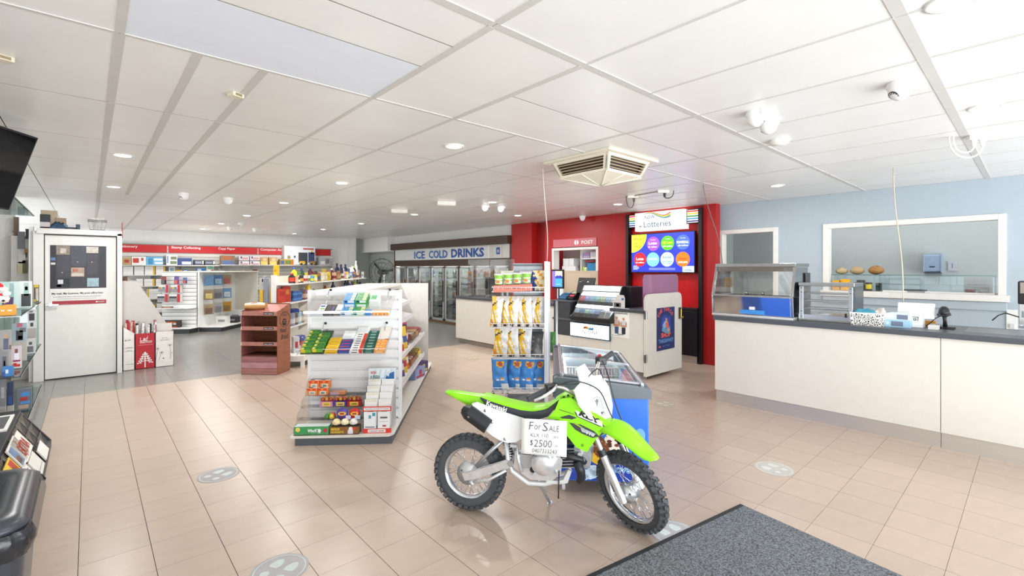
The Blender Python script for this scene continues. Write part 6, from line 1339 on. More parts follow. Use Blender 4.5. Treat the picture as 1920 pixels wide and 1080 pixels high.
pack(Fr(*GR.w(-.14, .35)[:2], GR.rz + .5), 'blue_basket', 'blue plastic basket behind the pouches on the third grocery shelf', 'basket', -.12, .14, 0, .2, .80, .86, hexm('2c46a0'))
for q, (c, c2, lab) in enumerate((('77706a', 'b9b2aa', 'grey brown'), ('8f9ab8', 'd3d9e6', 'silver blue'), ('6f5a4a', 'c4b49a', 'brown'), ('9fd0e6', 'e3f1f7', 'pale blue'), ('a08a72', 'd9cdb8', 'tan'))):
    one(bott(.2, .05, c, None, c2), 'grocery_pouch', '%s canister on the third grocery shelf' % lab, 'tin', GR.w(-.05, .05 + .14 * q, .611), GR.rz)
one(bott(.2, .04, 'b9c4cc', 'dfe5ea', '8f9aa5'), 'grocery_bottle', 'clear bottle standing in the blue basket of the third grocery shelf', 'bottle', GR.w(-.2, .45, .862), GR.rz)
for y, z, w_, h, c, c2, lab in ((.0, .19, .09, .26, 'c9ccd0', 'b03a40', 'white and red carton'), (.11, .19, .1, .15, 'c42a34', 'e8e4e0', 'red carton with white emblem'), (.23, .19, .1, .15, 'c8323c', 'f0d8d8', 'second red carton with white emblem'), (.36, .19, .1, .2, '2f6fc0', '9fc0e6', 'blue tied bag'), (.05, .36, .12, .06, '3a55a5', 'e8e8ec', 'blue topped pink packet, left'), (.2, .36, .12, .06, '3a55a5', 'e0b8c0', 'blue topped pink packet, right')):
    pack(Fr(*GR.w(.10, y)[:2], GR.rz + .7), 'grocery_box', lab + ' on the lowest grocery shelf', 'box', -w_ / 2, w_ / 2, 0, .1, z + .001 + (.02 if z > .3 else 0), z + h + (.02 if z > .3 else 0), hexm(c), [(.25, .75, .3, .7, hexm(c2))])

# ================================================================ chip stand
CH = Fr(3.69, 4.01, -math.radians(41.926))
t = thing('chip_stand', 'white metal chip stand with wire baskets beside the ice cream freezer', 'display stand', CH.w(0, 0), CH.rz)
WM = mat('e6e9ec', .35, .3); GM = mat('8f959a', .4, .5)
sub(MB().box(.309, .352, .0, .04, .0, 1.63, WM), 'front_post', t, .003); sub(MB().box(.358, .40, .30, .35, .0, 1.63, mat('c9d2d8', .4, .3)), 'rear_post', t, .003)
sub(MB().box(.352, .358, .04, .34, .15, 1.62, mat('dfe6ea', .4)), 'side_panel', t)
sub(MB().box(-.05, .31, .34, .36, .3, 1.61, mat('9aa0a6', .35, .4)), 'back_panel', t); sub(MB().box(-.06, .31, .33, .36, 1.575, 1.60, mat('6a7076', .4)), 'top_rail', t)
for x in (-.18, -.12): sub(MB().box(x - .012, x + .012, .18, .21, .05, 1.45, GM), 'inner_post', t)
def basket(x0, x1, z, name='wire_basket', d=.30):
    m = MB()
    for k in range(9): 
        y = d * k / 8; m.tube([(x0, y, z), (x1, y, z)], .0035, WM, 4)
    for k in range(12): 
        x = x0 + (x1 - x0) * k / 11; m.tube([(x, d, z + .002), (x, 0, z + .002), (x, -.02, z + .055)], .003, WM, 4)
    m.tube([(x0 - .02, d, z + .055), (x0 - .02, -.02, z + .055), (x1, -.02, z + .055)], .005, WM, 5); m.tube([(x0 - .02, d, z), (x0 - .02, -.0, z), (x1, 0, z)], .005, WM, 5)
    return tag(sub(m, name, t), kind=None)
basket(-.29, .308, .855); basket(-.27, .308, .50); basket(-.28, .308, .115); basket(-.28, .308, 1.275)
m = MB()
for k in range(14): m.tube([(-.12, .02 + .02 * k, .02), (.309, .02 + .02 * k, .02)], .004, GM, 4)
for x in (-.14, .1, .3): m.tube([(x, 0, .012), (x, .33, .012)], .008, GM, 5)
sub(m, 'base_grille', t); sub(MB().tube([(-.29, .02, .12), (-.25, .1, .0)], .012, DARK, 6).tube([(-.1, .1, .02), (-.2, .02, .005), (-.28, -.02, .005)], .01, DARK, 6), 'foot_brace', t)
t2 = thing('tray_carton', 'coral red shelf tray holding the green snack tubs on the chip stand', 'carton', CH.w(0, 0), CH.rz)
sub(MB().box(-.275, .17, -.012, .12, 0, .075, hexm('e87a66')).xf(Matrix.Translation((0, 0, 1.285)) @ Matrix.Rotation(-.05, 4, 'Y')), 'tray', t2)
m = MB(); ftext(m, 'noodle cup', -.06, .028, .13, .018, INK, -.0125); ftext(m, 'N', -.13, .025, .03, .025, INK, -.0125, shear=.3); m.xf(Matrix.Translation((0, 0, 1.285)) @ Matrix.Rotation(-.05, 4, 'Y')); sub(m, 'lettering', t2)
for q in range(4):
    t2 = thing('snack_tub', 'green snack tub in the coral tray, %s from the left' % ordn[q], 'tub', CH.w(-.22 + .108 * q, .05, 1.362 + .006 * q), CH.rz)
    sub(MB().lathe((0, 0, 0), [(.042, 0), (.05, .11)], hexm('8fd04a', .4), 18), 'cup', t2); sub(MB().lathe((0, 0, .108), [(.053, 0), (.054, .01), (.05, .014), (0, .014)], hexm('eef0ea', .35), 18), 'lid', t2)
    sub(MB().lathe((0, 0, .0), [(.0432, .008), (.046, .034)], hexm('e8efe0'), 18).lathe((0, 0, 0), [(.0465, .05), (.0475, .065)], hexm('d8ead0'), 18).box(-.03, .01, -.0485, -.044, .015, .045, hexm('e8733a')), 'label_print', t2)
def pouch(w_, h, th, mf, n=12, nv=20, sd=0):
    r = random.Random(sd); a, b, c = r.uniform(0, 6), r.uniform(0, 6), r.uniform(0, 6)
    m = MB()
    def prof(u, v): return th / 2 * (1 - abs(2 * u - 1) ** 2.6) * min(1, math.sin(PI * v) ** .7 * 1.15) + .0015
    def wr(u, v): return .008 * math.sin(11 * u + a + 6 * v) * math.sin(9 * v + b) + .006 * math.sin(21 * v + c + 3 * u)
    sx = lambda u, v: (u - .5) * w_ * (1 - .1 * math.sin(PI * v)) + .012 * math.sin(3 * v + a) 
    m.grid(lambda u, v: (sx(u, v), -prof(u, v) - wr(u, v) * math.sin(PI * v), v * h), n, nv, mf(.5, .5), True, mf)
    m.grid(lambda u, v: (sx(1 - u, v), prof(u, v) + wr(u, v) * math.sin(PI * v), v * h), n, nv, mf(.5, .99), True, lambda u, v: mf(2, v))
    return m
CW, CY, CB, CO, CS = hexm('f2f1ec', .3), hexm('f4c52a', .3), hexm('4a4238', .3), hexm('ee9a2c', .3), mat('e6e7e8', .35, .08, v=.12)
def chipmf(u, v):
    if u > 1.5 or u > .66 + .12 * math.sin(7 * v): return CS
    if v > .84: return CY if u < .45 else CW
    if .64 < v - .25 * u < .71: return CB
    if .46 < v - .25 * u < .64: return CY
    if .06 < v < .26 and u < .5 - v: return CO
    if v < .1 and u > .35: return CB
    return CW if (u * 1.3 + v * 1.1) % .42 > .25 else CY
for q, u in enumerate((929, 945.5, 959, 971, 986, 998, 1011)):
    x = (u - 970) / 883 * 5.45
    one(pouch(.15, .36, .085, chipmf, sd=q), 'chip_bag', 'white and yellow chip bag, %s from the left in the upper chip row' % ('first', 'second', 'third', 'fourth', 'fifth', 'sixth', 'seventh')[q], 'chips', CH.w(x, .12 + .03 * (q % 2), .858), CH.rz - .42, 'chip bags in the upper row', 0, -.06)
for q, u in enumerate((937, 957, 981)):
    x = (u - 970) / 883 * 5.45
    one(pouch(.19, .36, .10, chipmf, sd=20 + q), 'chip_bag', 'white and yellow chip bag, %s from the left in the middle chip row' % ('first', 'second', 'third')[q], 'chips', CH.w(x, .12, .503), CH.rz - .35, 'chip bags in the middle row', 0, -.08)
BU, BD, BY, BW = hexm('4a96e2', .3), hexm('3a7fd0', .3), hexm('f2b93a', .3), hexm('eef2f4', .3)
def blumf(u, v):
    if u > 1.5: return BD
    if (u - .6) ** 2 / .07 + (v - .82) ** 2 / .011 < 1: return BY if (u - .6) ** 2 / .03 + (v - .82) ** 2 / .0045 > 1 else hexm('c0583a', .3)
    if .3 < v < .42 and .55 < u < .85: return hexm('e0d4c4', .3) if v < .36 else hexm('d9923a', .3)
    if v < .2 and u > .6: return BW
    if .28 < v < .33 and .3 < u < .5: return BW
    return BU
for q, u in enumerate((941, 966, 988, 1006)):
    x = (u - 970) / 883 * 5.45
    one(pouch(.20, .37, .10, blumf, sd=40 + q), 'chip_bag', 'blue chip bag, %s from the left in the bottom chip row' % ('first', 'second', 'third', 'fourth')[q], 'chips', CH.w(x - .02, .11 + .03 * (q % 2), .118), CH.rz - .2, 'blue chip bags in the bottom row', 0, -.08, .12 if q else -.04)
for q, (x, z, c, lab) in enumerate(((-.12, 1.28, 'e4e2dc', 'white chip bag slumped behind the green tubs'), (.1, 1.28, 'c9ccd4', 'silver chip bag behind the green tubs'), (.22, 1.28, '2c4f9a', 'dark blue chip bag at the top right of the stand'), (.26, 1.285, 'f0e6c0', 'white bag with orange spots at the top right of the stand'))):
    one(pouch(.16, .24, .08, lambda u, v, c=c: CO if c == 'f0e6c0' and (int(u * 5) + int(v * 7)) % 4 == 0 else hexm(c, .3), sd=60 + q), 'chip_bag', lab, 'chips', CH.w(x, .24 - .02 * q, z), CH.rz - .3, None, 0, -.1)
for q in range(5): one(pouch(.13, .30, .05, lambda u, v: hexm('4a4e54', .3), sd=80 + q), 'chip_bag', 'dark grey chip bag hidden behind the white and yellow bags', 'chips', CH.w(-.2 + .12 * q, .27, .90), CH.rz, 'dark bags at the back of the chip stand')
for q in range(2): one(pouch(.16, .30, .07, lambda u, v: mat('8a8d90', .3, .3), sd=90 + q), 'chip_bag', 'silver grey chip bag lying at the right of the middle chip row, %s' % ('front', 'rear')[q], 'chips', CH.w(.2, .14 + .1 * q, .51), CH.rz - .4, None, 0, -.5)
one(pouch(.15, .26, .12, lambda u, v: hexm('3f7a34', .35), sd=99), 'chip_bag', 'green bag hanging behind the right post of the chip stand', 'chips', CH.w(.43, .4, .50), CH.rz)
t = thing('leaning_pole', 'thin grey pole leaning between the chip stand and the freezer', 'pole', CH.w(.47, .2), 0)
sub(MB().tube([(0, 0, 0), (.0, .0, 1.16)], .014, ALU, 8), 'shaft', t)

# ================================================================ ice cream freezer
FZ = Fr(2.804, 1.742, math.atan2(-.731, .687))
t = thing('ice_cream_freezer', 'blue ice cream chest freezer with sloping sliding glass lids behind the motorbike', 'freezer', FZ.w(0, 0), FZ.rz)
FB = mat('2f6fe0', .3, v=.04); FT = mat('5f6871', .35, v=.03); L_ = 1.36
sub(MB().box(-.63, 0, 0, .05, .10, .68, FB), 'end_panel', t, .012); sub(MB().box(-.63, 0, L_ - .05, L_, .10, .68, FB), 'rear_panel', t)
sub(MB().box(-.63, -.59, .05, L_ - .05, .10, .68, FB), 'side_panel', t); sub(MB().box(-.04, 0, .05, L_ - .05, .10, .68, FB), 'side_panel', t)
zl, zr = .80, .735
for y0, y1 in ((-.008, .09), (L_ - .07, L_ + .008)): sub(MB().prism([(-.64, .675), (.01, .675), (.012, zr - .01), (.0, zr), (-.62, zl), (-.64, zl - .01)], 'y', y0, y1, FT), 'collar_end', t, .006)
sub(MB().box(-.64, -.56, .0, L_, .675, zl - .005, FT), 'collar_side', t, .004); sub(MB().box(-.06, .012, .0, L_, .675, zr, FT), 'collar_side', t, .004)
m = MB().box(-.56, -.06, .09, L_ - .07, .20, .21, mat('8f9ca8', .4))
for x in (-.562, -.06): m.box(x, x + .002, .09, L_ - .07, .2, .74, mat('c3ced6', .4))
for y in (.088, L_ - .072): m.box(-.56, -.06, y, y + .002, .2, .74, mat('c3ced6', .4))
sub(m, 'liner', t)
for a, b, y0, y1, lift in ((0, 1, .08, .72, .004), (0, 1, .68, L_ - .06, .016)):
    zz = lambda x: zr + (zl - zr) * (-x) / .62 + lift
    l_ = sub(MB().prism([(-.58, zz(-.58)), (-.04, zz(-.04)), (-.04, zz(-.04) + .005), (-.58, zz(-.58) + .005)], 'y', y0, y1, glass('lid', 'f6fafb', refl=.14, base=.02)), 'glass_lid', t)
    m = MB()
    for y in (y0, y1 - .03): m.prism([(-.59, zz(-.59)), (-.03, zz(-.03)), (-.03, zz(-.03) + .012), (-.59, zz(-.59) + .012)], 'y', y, y + .03, ALU)
    sub(m, 'lid_rails', l_)
for x0, z in ((-.045, zr + .012), (-.595, zl + .012)): sub(MB().box(x0, x0 + .022, .06, L_ - .04, z - .02, z + .014, ALU), 'side_rail', t, .003)
for y0 in (.10, .52, .94):
    m = MB()
    for k in range(19):
        x = -.55 + .026 * k
        for y in (y0, y0 + .40): m.tube([(x, y, .46), (x, y, .68)], .0035, WHITE, 4)
        m.tube([(x, y0, .46), (x, y0 + .40, .46)], .003, WHITE, 4)
    for z in (.46, .535, .61, .68): m.tube([(-.555, y0, z), (-.075, y0, z), (-.075, y0 + .40, z), (-.555, y0 + .40, z)], .005, WHITE, 5, True)
    for k in range(15): 
        for x in (-.555, -.075): m.tube([(x, y0 + .026 * k, .46), (x, y0 + .026 * k, .68)], .003, WHITE, 4)
    sub(m, 'wire_basket', t)
sub(MB().cyl((-.545, .12, .725), (-.545, L_ - .1, .725), .011, mat('ffffff', .3, e=9, v=0), 8), 'light_tube', t)
for x in (-.57, -.06):
    for y in (.08, L_ - .08):
        c_ = sub(MB().box(x - .012, x + .012, y - .02, y + .02, .055, .10, ALU), 'caster', t)
        sub(MB().cyl((x - .011, y, .033), (x + .011, y, .033), .032, mat('c9ccd0', .4), 14), 'wheel', c_)
m = MB(); Fm = lambda pts, c, n=0: m.prism([(a, b) for a, b in pts], 'y', -.0015 - .0006 * n, .0005, hexm(c, .35, .12))
ell = lambda cx, cz, a, b, n=18, rot=0: [(cx + a * math.cos(q * 2 * PI / n) * math.cos(rot) - b * math.sin(q * 2 * PI / n) * math.sin(rot), cz + a * math.cos(q * 2 * PI / n) * math.sin(rot) + b * math.sin(q * 2 * PI / n) * math.cos(rot)) for q in range(n)]
Fm([(-.62, .11), (-.01, .11), (-.01, .22), (-.15, .26), (-.3, .21), (-.45, .24), (-.62, .2)], '1d3fa8')
for cx, cz, r_ in ((-.40, .15, .06), (-.44, .13, .04), (-.34, .17, .06), (-.37, .19, .04), (-.29, .16, .05), (-.45, .18, .025), (-.31, .21, .03)): Fm(ell(cx, cz, r_, r_ * .6, 9), 'cfe6f6', 1)
Fm(ell(-.375, .30, .075, .042, 18, -.75), 'e8a81c', 2); Fm(ell(-.36, .265, .10, .034, 18, -.62), 'f2c034', 3); Fm(ell(-.33, .34, .10, .055, 18, -1.0), '7a4226', 4)
for k in range(16): Fm(ell(-.33 + .05 * math.sin(k * 2.4), .34 + .07 * math.cos(k * 1.7), .006, .004, 6), 'b98a4a', 5)
Fm(ell(-.215, .375, .085, .075), 'efe6d6', 2); 
for k in range(12): Fm(ell(-.215 + .055 * math.sin(k * 2.1), .385 + .045 * math.cos(k * 1.3), .018, .011, 8), ('7a3f1c', 'c98a3a', '5a2c14')[k % 3], 3)
Fm(ell(-.06, .42, .035, .05), '6fa8f0', 2); Fm(ell(-.09, .36, .03, .04), '8fbcf4', 2)
Fm(ell(-.165, .255, .045, .03), '7a2c20', 2); Fm(ell(-.15, .245, .05, .018), 'efdcb8', 3)
ftext(m, 'love it', -.235, .165, .17, .055, hexm('f4f7fb'), -.004, bold=.05); ftext(m, 'love it', -.233, .167, .165, .05, hexm('3a8fd8'), -.0045, bold=.015, lift=.002)
sub(m, 'printed_artwork', t, label='printed ice creams, water splash and white lettering')
FR = FZ
for q, (x, y, c, c2, lab) in enumerate(((-.44, .55, '4a3a5a', '8a5a3a', 'dark purple ice cream box'), (-.3, .6, '8a5a3c', 'c9a07a', 'brown ice cream box'), (-.2, .75, 'c9c4b8', '4a6a9a', 'white ice cream tub'), (-.42, 1.05, '5a3038', 'a86a5a', 'dark red ice cream box'), (-.26, 1.1, '3f4a6a', '8f9ac0', 'blue ice cream box'), (-.3, .2, 'd8e0e6', '9fb8d0', 'pale ice cream packet'))):
    pack(FZ, 'ice_cream_box', lab + ' in a wire basket of the freezer', 'ice cream', x - .055, x + .055, y, .09, .467, .56, hexm(c), [(.1, .9, .3, .7, hexm(c2))], top=[(.15, .85, .2, .8, hexm(c2))])

# ================================================================ motorbike
MX = Fr(1.819, 2.436, math.atan2(-.832, .555))
GRN = mat('8fe01c', .28, v=.03); BLKP = mat('34383e', .45, v=.04); WHP = mat('f1f2f2', .3, v=.015); RUBB = mat('4b4d51', .75, v=.12, s=40); SIL = mat('e2e4e6', .3, .7, v=.08, s=30); SILD = mat('b4b8bc', .35, .7, v=.1, s=30); DKM = mat('2b2d31', .4, .3)
bike = thing('motorbike', 'lime green and white off-road minibike with black seat standing on the tiles', 'motorbike', MX.w(0, 0), MX.rz)
bike.rotation_euler[0] = -.035
def bpart(m, name, bev=0, par=None, label=None, seg=3):
    o = m.build(name, par or bike, bev, seg)
    if label: o['label'] = label
    return o
def wheel(name, c, Ro, sec, rim, Mx=None, hubr=.072, drum=True):
    """tyre with knobs; rim, spokes and hub are its sub-parts"""
    m = MB(); prof = []
    hw = sec / 2
    for k in range(13):
        a = -PI * .5 + PI * k / 12
        prof.append((rim + .004 + (Ro - .012 - rim) * (math.cos(a) ** .75 if math.cos(a) > 1e-6 else 0), hw * math.sin(a) * (1 if abs(math.sin(a)) < .9 else .86)))
    m.lathe((0, 0, 0), prof, RUBB, 44, 'y', False)
    n = 34
    for row, (y, tl, dr) in enumerate(((-.30, 0, 0), (.30, .5, 0), (-.78, .25, -.012), (.78, .75, -.012), (0, .25, .001))):
        for k in range(n):
            a = 2 * PI * (k + tl) / n
            b = MB(); wd = .23 * hw; ln = .0115
            r0 = Ro - .016 + dr; r1 = Ro + dr
            b.box(-ln, ln, y * hw - wd, y * hw + wd, r0, r1, RUBB)
            if abs(y) > .5: b.xf(Matrix.Translation((0, y * hw, r0)) @ Matrix.Rotation(-.75 * (1 if y > 0 else -1), 4, 'X') @ Matrix.Translation((0, -y * hw, -r0)))
            b.xf(Matrix.Rotation(a, 4, 'Y'))
            m.add(b.v, b.f, RUBB)
    if Mx: 
        m.xf(Mx)
    else: m.xf(Matrix.Translation(c))
    T_ = Mx or Matrix.Translation(c)
    ty = bpart(m, name)
    r = MB().lathe((0, 0, 0), [(rim + .012, -hw * .62), (rim + .004, -hw * .6), (rim - .012, -hw * .3), (rim - .014, 0), (rim - .012, hw * .3), (rim + .004, hw * .6), (rim + .012, hw * .62)], mat('d9dce0', .2, .9), 44, 'y', False).xf(T_)
    bpart(r, 'rim', 0, ty)
    s = MB()
    for k in range(28):
        a = 2 * PI * k / 28; b_ = a + (.55 if k % 4 < 2 else -.55); sd = (1 if k % 2 else -1)
        s.tube([(.048 * math.cos(b_), sd * .022, .048 * math.sin(b_)), ((rim - .012) * math.cos(a), sd * .004, (rim - .012) * math.sin(a))], .0021, CHROME, 4)
    tag(bpart(s.xf(T_), 'spokes', 0, ty), kind='stuff')
    h = MB().lathe((0, 0, 0), [(.012, -.055), (.018, -.05), (hubr, -.042), (hubr, -.006), (.034, .004), (.034, .025), (.045, .03), (.045, .04), (.012, .045), (.012, .055)], SIL, 24, 'y')
    h.lathe((0, 0, 0), [(.0, -.075), (.011, -.075), (.011, -.05)], SILD, 10, 'y')
    for k in range(3): a = .6 + 2.1 * k; h.cyl((.04 * math.cos(a), -.047, .04 * math.sin(a)), (.04 * math.cos(a), -.042, .04 * math.sin(a)), .006, DKM, 8)
    bpart(h.xf(T_), 'hub', 0, ty)
    return ty
wheel('rear_wheel', (0, 0, .243), .240, .082, .156)
# steering assembly: everything that turns with the bars
S0 = V((.83, 0, .57)); RK = math.radians(24); AX = V((-math.sin(RK), 0, math.cos(RK)))
STEER = Matrix.Translation(S0) @ Matrix.Rotation(-math.radians(41), 4, AX) @ Matrix.Translation(-S0)
fwd = V((math.cos(RK), 0, math.sin(RK)))
def sp(along, fw, y): return S0 + AX * along + fwd * fw + V((0, y, 0))     # coordinates along the steering axis
wc = sp(-.372, .035, 0)
fwz = (STEER @ wc).z
wheel('front_wheel', None, .247, .068, .178, STEER @ Matrix.Translation((wc.x, wc.y, wc.z + .0)), .05)
for y in (-.082, .082):
    f_ = bpart(MB().cyl(sp(.13, .035, y), sp(-.10, .035, y), .016, CHROME, 14).cyl(sp(-.08, .035, y), sp(-.115, .035, y), .024, DKM, 14).xf(STEER), 'fork_tube')
    bpart(MB().cyl(sp(-.11, .035, y), sp(-.38, .035, y), .022, SIL, 14).cyl(sp(-.35, .035, y), sp(-.395, .035, y), .024, SIL, 12).xf(STEER), 'fork_slider', 0, f_)
for a in (.13, .0): bpart(MB().box(-.03, .03, -.105, .105, -.012, .012, DKM).xf(STEER @ Matrix.Translation(sp(a, .02, 0)) @ Matrix.Rotation(-RK, 4, 'Y')), 'triple_clamp', .006)
bpart(MB().cyl((.75, 0, .72), (.84, 0, .55), .028, GRN, 14), 'headstock')
bpart(MB().cyl(wc + V((0, -.1, 0)), wc + V((0, .1, 0)), .009, SILD, 10).xf(STEER), 'front_axle')
# front fender
m = MB()
def fend(u, v):
    L = -.05 + .45 * u; z = .04 + .035 * math.sin(PI * min(1, u * 1.2)) - .15 * max(0, u - .35) ** 1.3
    wd = (.058 + .026 * math.sin(PI * min(1, u * 1.15 + .1))) * (1 if u < .75 else math.sqrt(max(.004, 1 - ((u - .75) / .255) ** 2)))
    t_ = (v - .5) * 2
    return STEER @ (S0 + V((L, wd * t_, z - .045 * t_ * t_ * (1 - .5 * u) * min(1, wd / .05) + .03)))
m.grid(fend, 16, 8, GRN)
o = bpart(m, 'front_fender'); s_ = o.modifiers.new('thick', 'SOLIDIFY'); s_.thickness = .004
# number plate
pl_ = [(-.03, .215), (.03, .215), (.05, .13), (.115, .112), (.128, .03), (.095, -.07), (.05, -.12), (-.05, -.12), (-.095, -.07), (-.128, .03), (-.115, .112), (-.05, .13)]
# plate coordinates: a to the viewer's right of the front face, b up, c forward
PM = STEER @ Matrix.Translation(sp(.185, .075, 0)) @ Matrix.Rotation(-RK - .05, 4, 'Y')
m = MB().prism([(a, b) for a, b in pl_], 'x', -.006, .006, WHP); m.xf(PM)
np_ = bpart(m, 'number_plate', .004)
m = MB()
text(m, 'JP', (.0065, -.02, -.03), (0, 1, 0), (0, 0, 1), .03, .035, INK, bold=.02); text(m, 'K', (.0065, .0, -.085), (0, 1, 0), (0, 0, 1), .014, .014, INK, bold=.05)
m.box(.006, .0072, -.012, -.002, -.085, -.071, INK).box(.006, .0068, -.03, .02, -.092, -.0895, INK)
m.tube([(.0068, -.028, -.06), (.0068, .018, -.06), (.0068, .026, -.05), (.0068, .026, .01), (.0068, .018, .018), (.0068, -.022, .018), (.0068, -.03, .01)], .0012, INK, 3, True)
for k in range(3): m.box(.006, .0068, -.022, .016, -.042 - .006 * k, -.039 - .006 * k, mat('9a9ca0', .5))
m.xf(PM); sub(m, 'plate_lettering', np_)
sub(MB().lathe((.006, .0, .09), [(.0, .003), (.008, .002), (.008, 0)], STEEL, 10, 'x').xf(PM), 'plate_bolt', np_)
# handlebar
hb = sp(.235, .02, 0)
def bar(y): 
    s = -1 if y < 0 else 1; a = abs(y)
    return hb + V((-.0, 0, 0)) + AX * (.13 * min(1, max(0, (a - .06) / .12))) + fwd * (-.05 * max(0, (a - .17) / .19)) + V((0, y, 0)) + AX * .0
ys_ = [-.37, -.30, -.20, -.15, -.10, -.06, 0, .06, .10, .15, .20, .30, .37]
o = bpart(MB().tube([STEER @ bar(y) for y in ys_], .011, mat('b9b6ae', .3, .8), 10), 'handlebar')
for s in (-1, 1):
    sub(MB().tube([STEER @ bar(s * y) for y in (.375, .37, .31, .255, .25)], [.019, .0175, .016, .0175, .021], BLKP, 12), 'grip', o)
    c = STEER @ bar(s * .225)
    sub(MB().box(-.03, .03, -.026, .026, -.026, .026, DKM).xf(Matrix.Translation(c) @ Matrix.Rotation(.6, 4, 'Z')), 'switch_housing', o, .008)
sub(MB().box(-.01, .01, -.008, .008, -.008, .008, mat('c0202c', .4)).xf(Matrix.Translation(STEER @ (bar(.235) + AX * .03))), 'kill_switch', o)
lv = [bar(-.20) + fwd * .03, bar(-.25) + fwd * .055 + AX * -.012, bar(-.31) + fwd * .06 + AX * -.02, bar(-.37) + fwd * .052 + AX * -.018]
sub(MB().tube([STEER @ p for p in lv], [.008, .009, .008, .007], SIL, 8), 'brake_lever', o)
m = MB()
for pts in ((bar(-.21) + fwd * .03, bar(-.12) + fwd * .09 + AX * .05, bar(.0) + fwd * .11 + AX * .01, sp(.1, .11, .03), sp(-.1, .09, .05), sp(-.30, .06, .07)), (bar(-.2) + AX * .02, bar(-.05) + AX * .08 + fwd * .04, bar(.12) + AX * .03 + fwd * .06, sp(.05, .05, .05)), (bar(.2) + fwd * .03, bar(.1) + fwd * .13 + AX * .02, sp(.12, .13, .08), sp(-.12, .10, .09), sp(-.3, .06, .08))):
    q = [V(p) for p in pts]; c = []
    for i in range(len(q) - 1):
        p0, p1, p2, p3 = q[max(i - 1, 0)], q[i], q[i + 1], q[min(i + 2, len(q) - 1)]
        for k in range(5):
            s = k / 5; c.append(.5 * ((2 * p1) + (p2 - p0) * s + (2 * p0 - 5 * p1 + 4 * p2 - p3) * s * s + (3 * p1 - p0 - 3 * p2 + p3) * s ** 3))
    m.tube([STEER @ p for p in c + [q[-1]]], .0042, DKM, 5)
tag(bpart(m, 'control_cables'), kind='stuff')
for y in (-.025, .025): bpart(MB().cyl(sp(.13, .02, y), sp(.205, .02, y), .016, SILD, 10).xf(STEER), 'bar_clamp')
# bodywork
def shell(pts, y0, y1, M, name, bev=.006, par=None): return bpart(MB().prism(pts, 'y', y0, y1, M), name, bev, par)
def loft(fn, nu, nv, M, name, thick=0, mf=None, par=None):
    o = bpart(MB().grid(fn, nu, nv, M, True, mf), name, 0, par)
    if thick: s = o.modifiers.new('thick', 'SOLIDIFY'); s.thickness = thick; s.offset = -1
    return o
def lerp(tab, x):
    for (a, b), (c, d) in zip(tab, tab[1:]):
        if a <= x <= c: return b + (d - b) * (x - a) / (c - a)
    return tab[0][1] if x < tab[0][0] else tab[-1][1]
# seat: green top, black sides, closed loft along x
st_top = [(.09, .742), (.16, .733), (.25, .714), (.35, .699), (.43, .694), (.50, .708), (.55, .735), (.60, .772)]
st_bot = [(.09, .725), (.15, .672), (.26, .645), (.36, .618), (.45, .628), (.52, .65), (.56, .70), (.60, .765)]
def seat(u, v):
    x = .09 + .51 * u; zt, zb = lerp(st_top, x), lerp(st_bot, x); wd = .072 + .016 * math.sin(PI * u)
    a = v * 2 * PI; 
    prof = [(-1, 0), (-1.0, .55), (-.92, .85), (-.6, 1), (0, 1.03), (.6, 1), (.92, .85), (1.0, .55), (1, 0), (-1, 0)]
    k = v * 9; i = min(8, int(k)); f = k - i
    py_ = prof[i][0] + (prof[i + 1][0] - prof[i][0]) * f; pz = prof[i][1] + (prof[i + 1][1] - prof[i][1]) * f
    return (x, wd * py_, zb + (zt - zb) * pz)
seat_o = loft(seat, 26, 27, BLKP, 'seat', 0, lambda u, v: GRN if (.19 < v < .70) else BLKP)
m = MB(); c = [(.13, .696), (.235, .672)]
ang = math.atan2(c[1][1] - c[0][1], c[1][0] - c[0][0])
text(m, 'Kawasaki', (.132, -.0865, .694), (math.cos(-.27), 0, math.sin(-.27)), (math.sin(.27), 0, math.cos(.27)), .135, .032, WHITE, bold=.03, lift=.003)
sub(m, 'seat_lettering', seat_o)
# tail fender
def tail(u, v):
    x = .12 - .285 * u; zt = lerp([(-.17, .748), (-.10, .748), (-.03, .742), (.05, .738), (.13, .733)], x); dp_ = lerp([(-.17, .008), (-.10, .03), (0, .06), (.13, .075)], x); wd = lerp([(-.17, .03), (-.1, .055), (.13, .075)], x)
    t_ = (v - .5) * 2
    return (x, wd * math.copysign(abs(t_) ** .8, t_), zt - dp_ * abs(t_) ** 3)
loft(tail, 12, 10, GRN, 'tail_fender', .004)
# white side panels and muffler
for s in (-1, 1):
    y0, y1 = (-.112, -.100) if s < 0 else (.100, .112)
    o = shell([(.055, .70), (.08, .708), (.197, .672), (.373, .632), (.378, .58), (.362, .52), (.33, .498), (.28, .488), (.232, .50), (.185, .522), (.148, .547), (.10, .625)], y0, y1, WHP, 'side_panel', .009)
    if s < 0:
        for x, z in ((.135, .668), (.178, .60), (.262, .505)): sub(MB().lathe((x, -.1125, z), [(0, -.004), (.008, -.003), (.008, .002)], STEEL, 10, 'y'), 'panel_bolt', o)
m = MB().cyl((.16, -.125, .575), (.03, -.13, .655), .047, DKM, 18).cyl((.03, -.13, .655), (.0, -.131, .673), .047, DKM, 18, .03); 
mo = bpart(m, 'muffler'); sub(MB().cyl((.001, -.131, .672), (-.006, -.1313, .676), .017, BLACK, 12), 'tail_pipe', mo); sub(MB().cyl((.05, -.175, .64), (.05, -.18, .64), .007, STEEL, 8), 'muffler_bolt', mo)
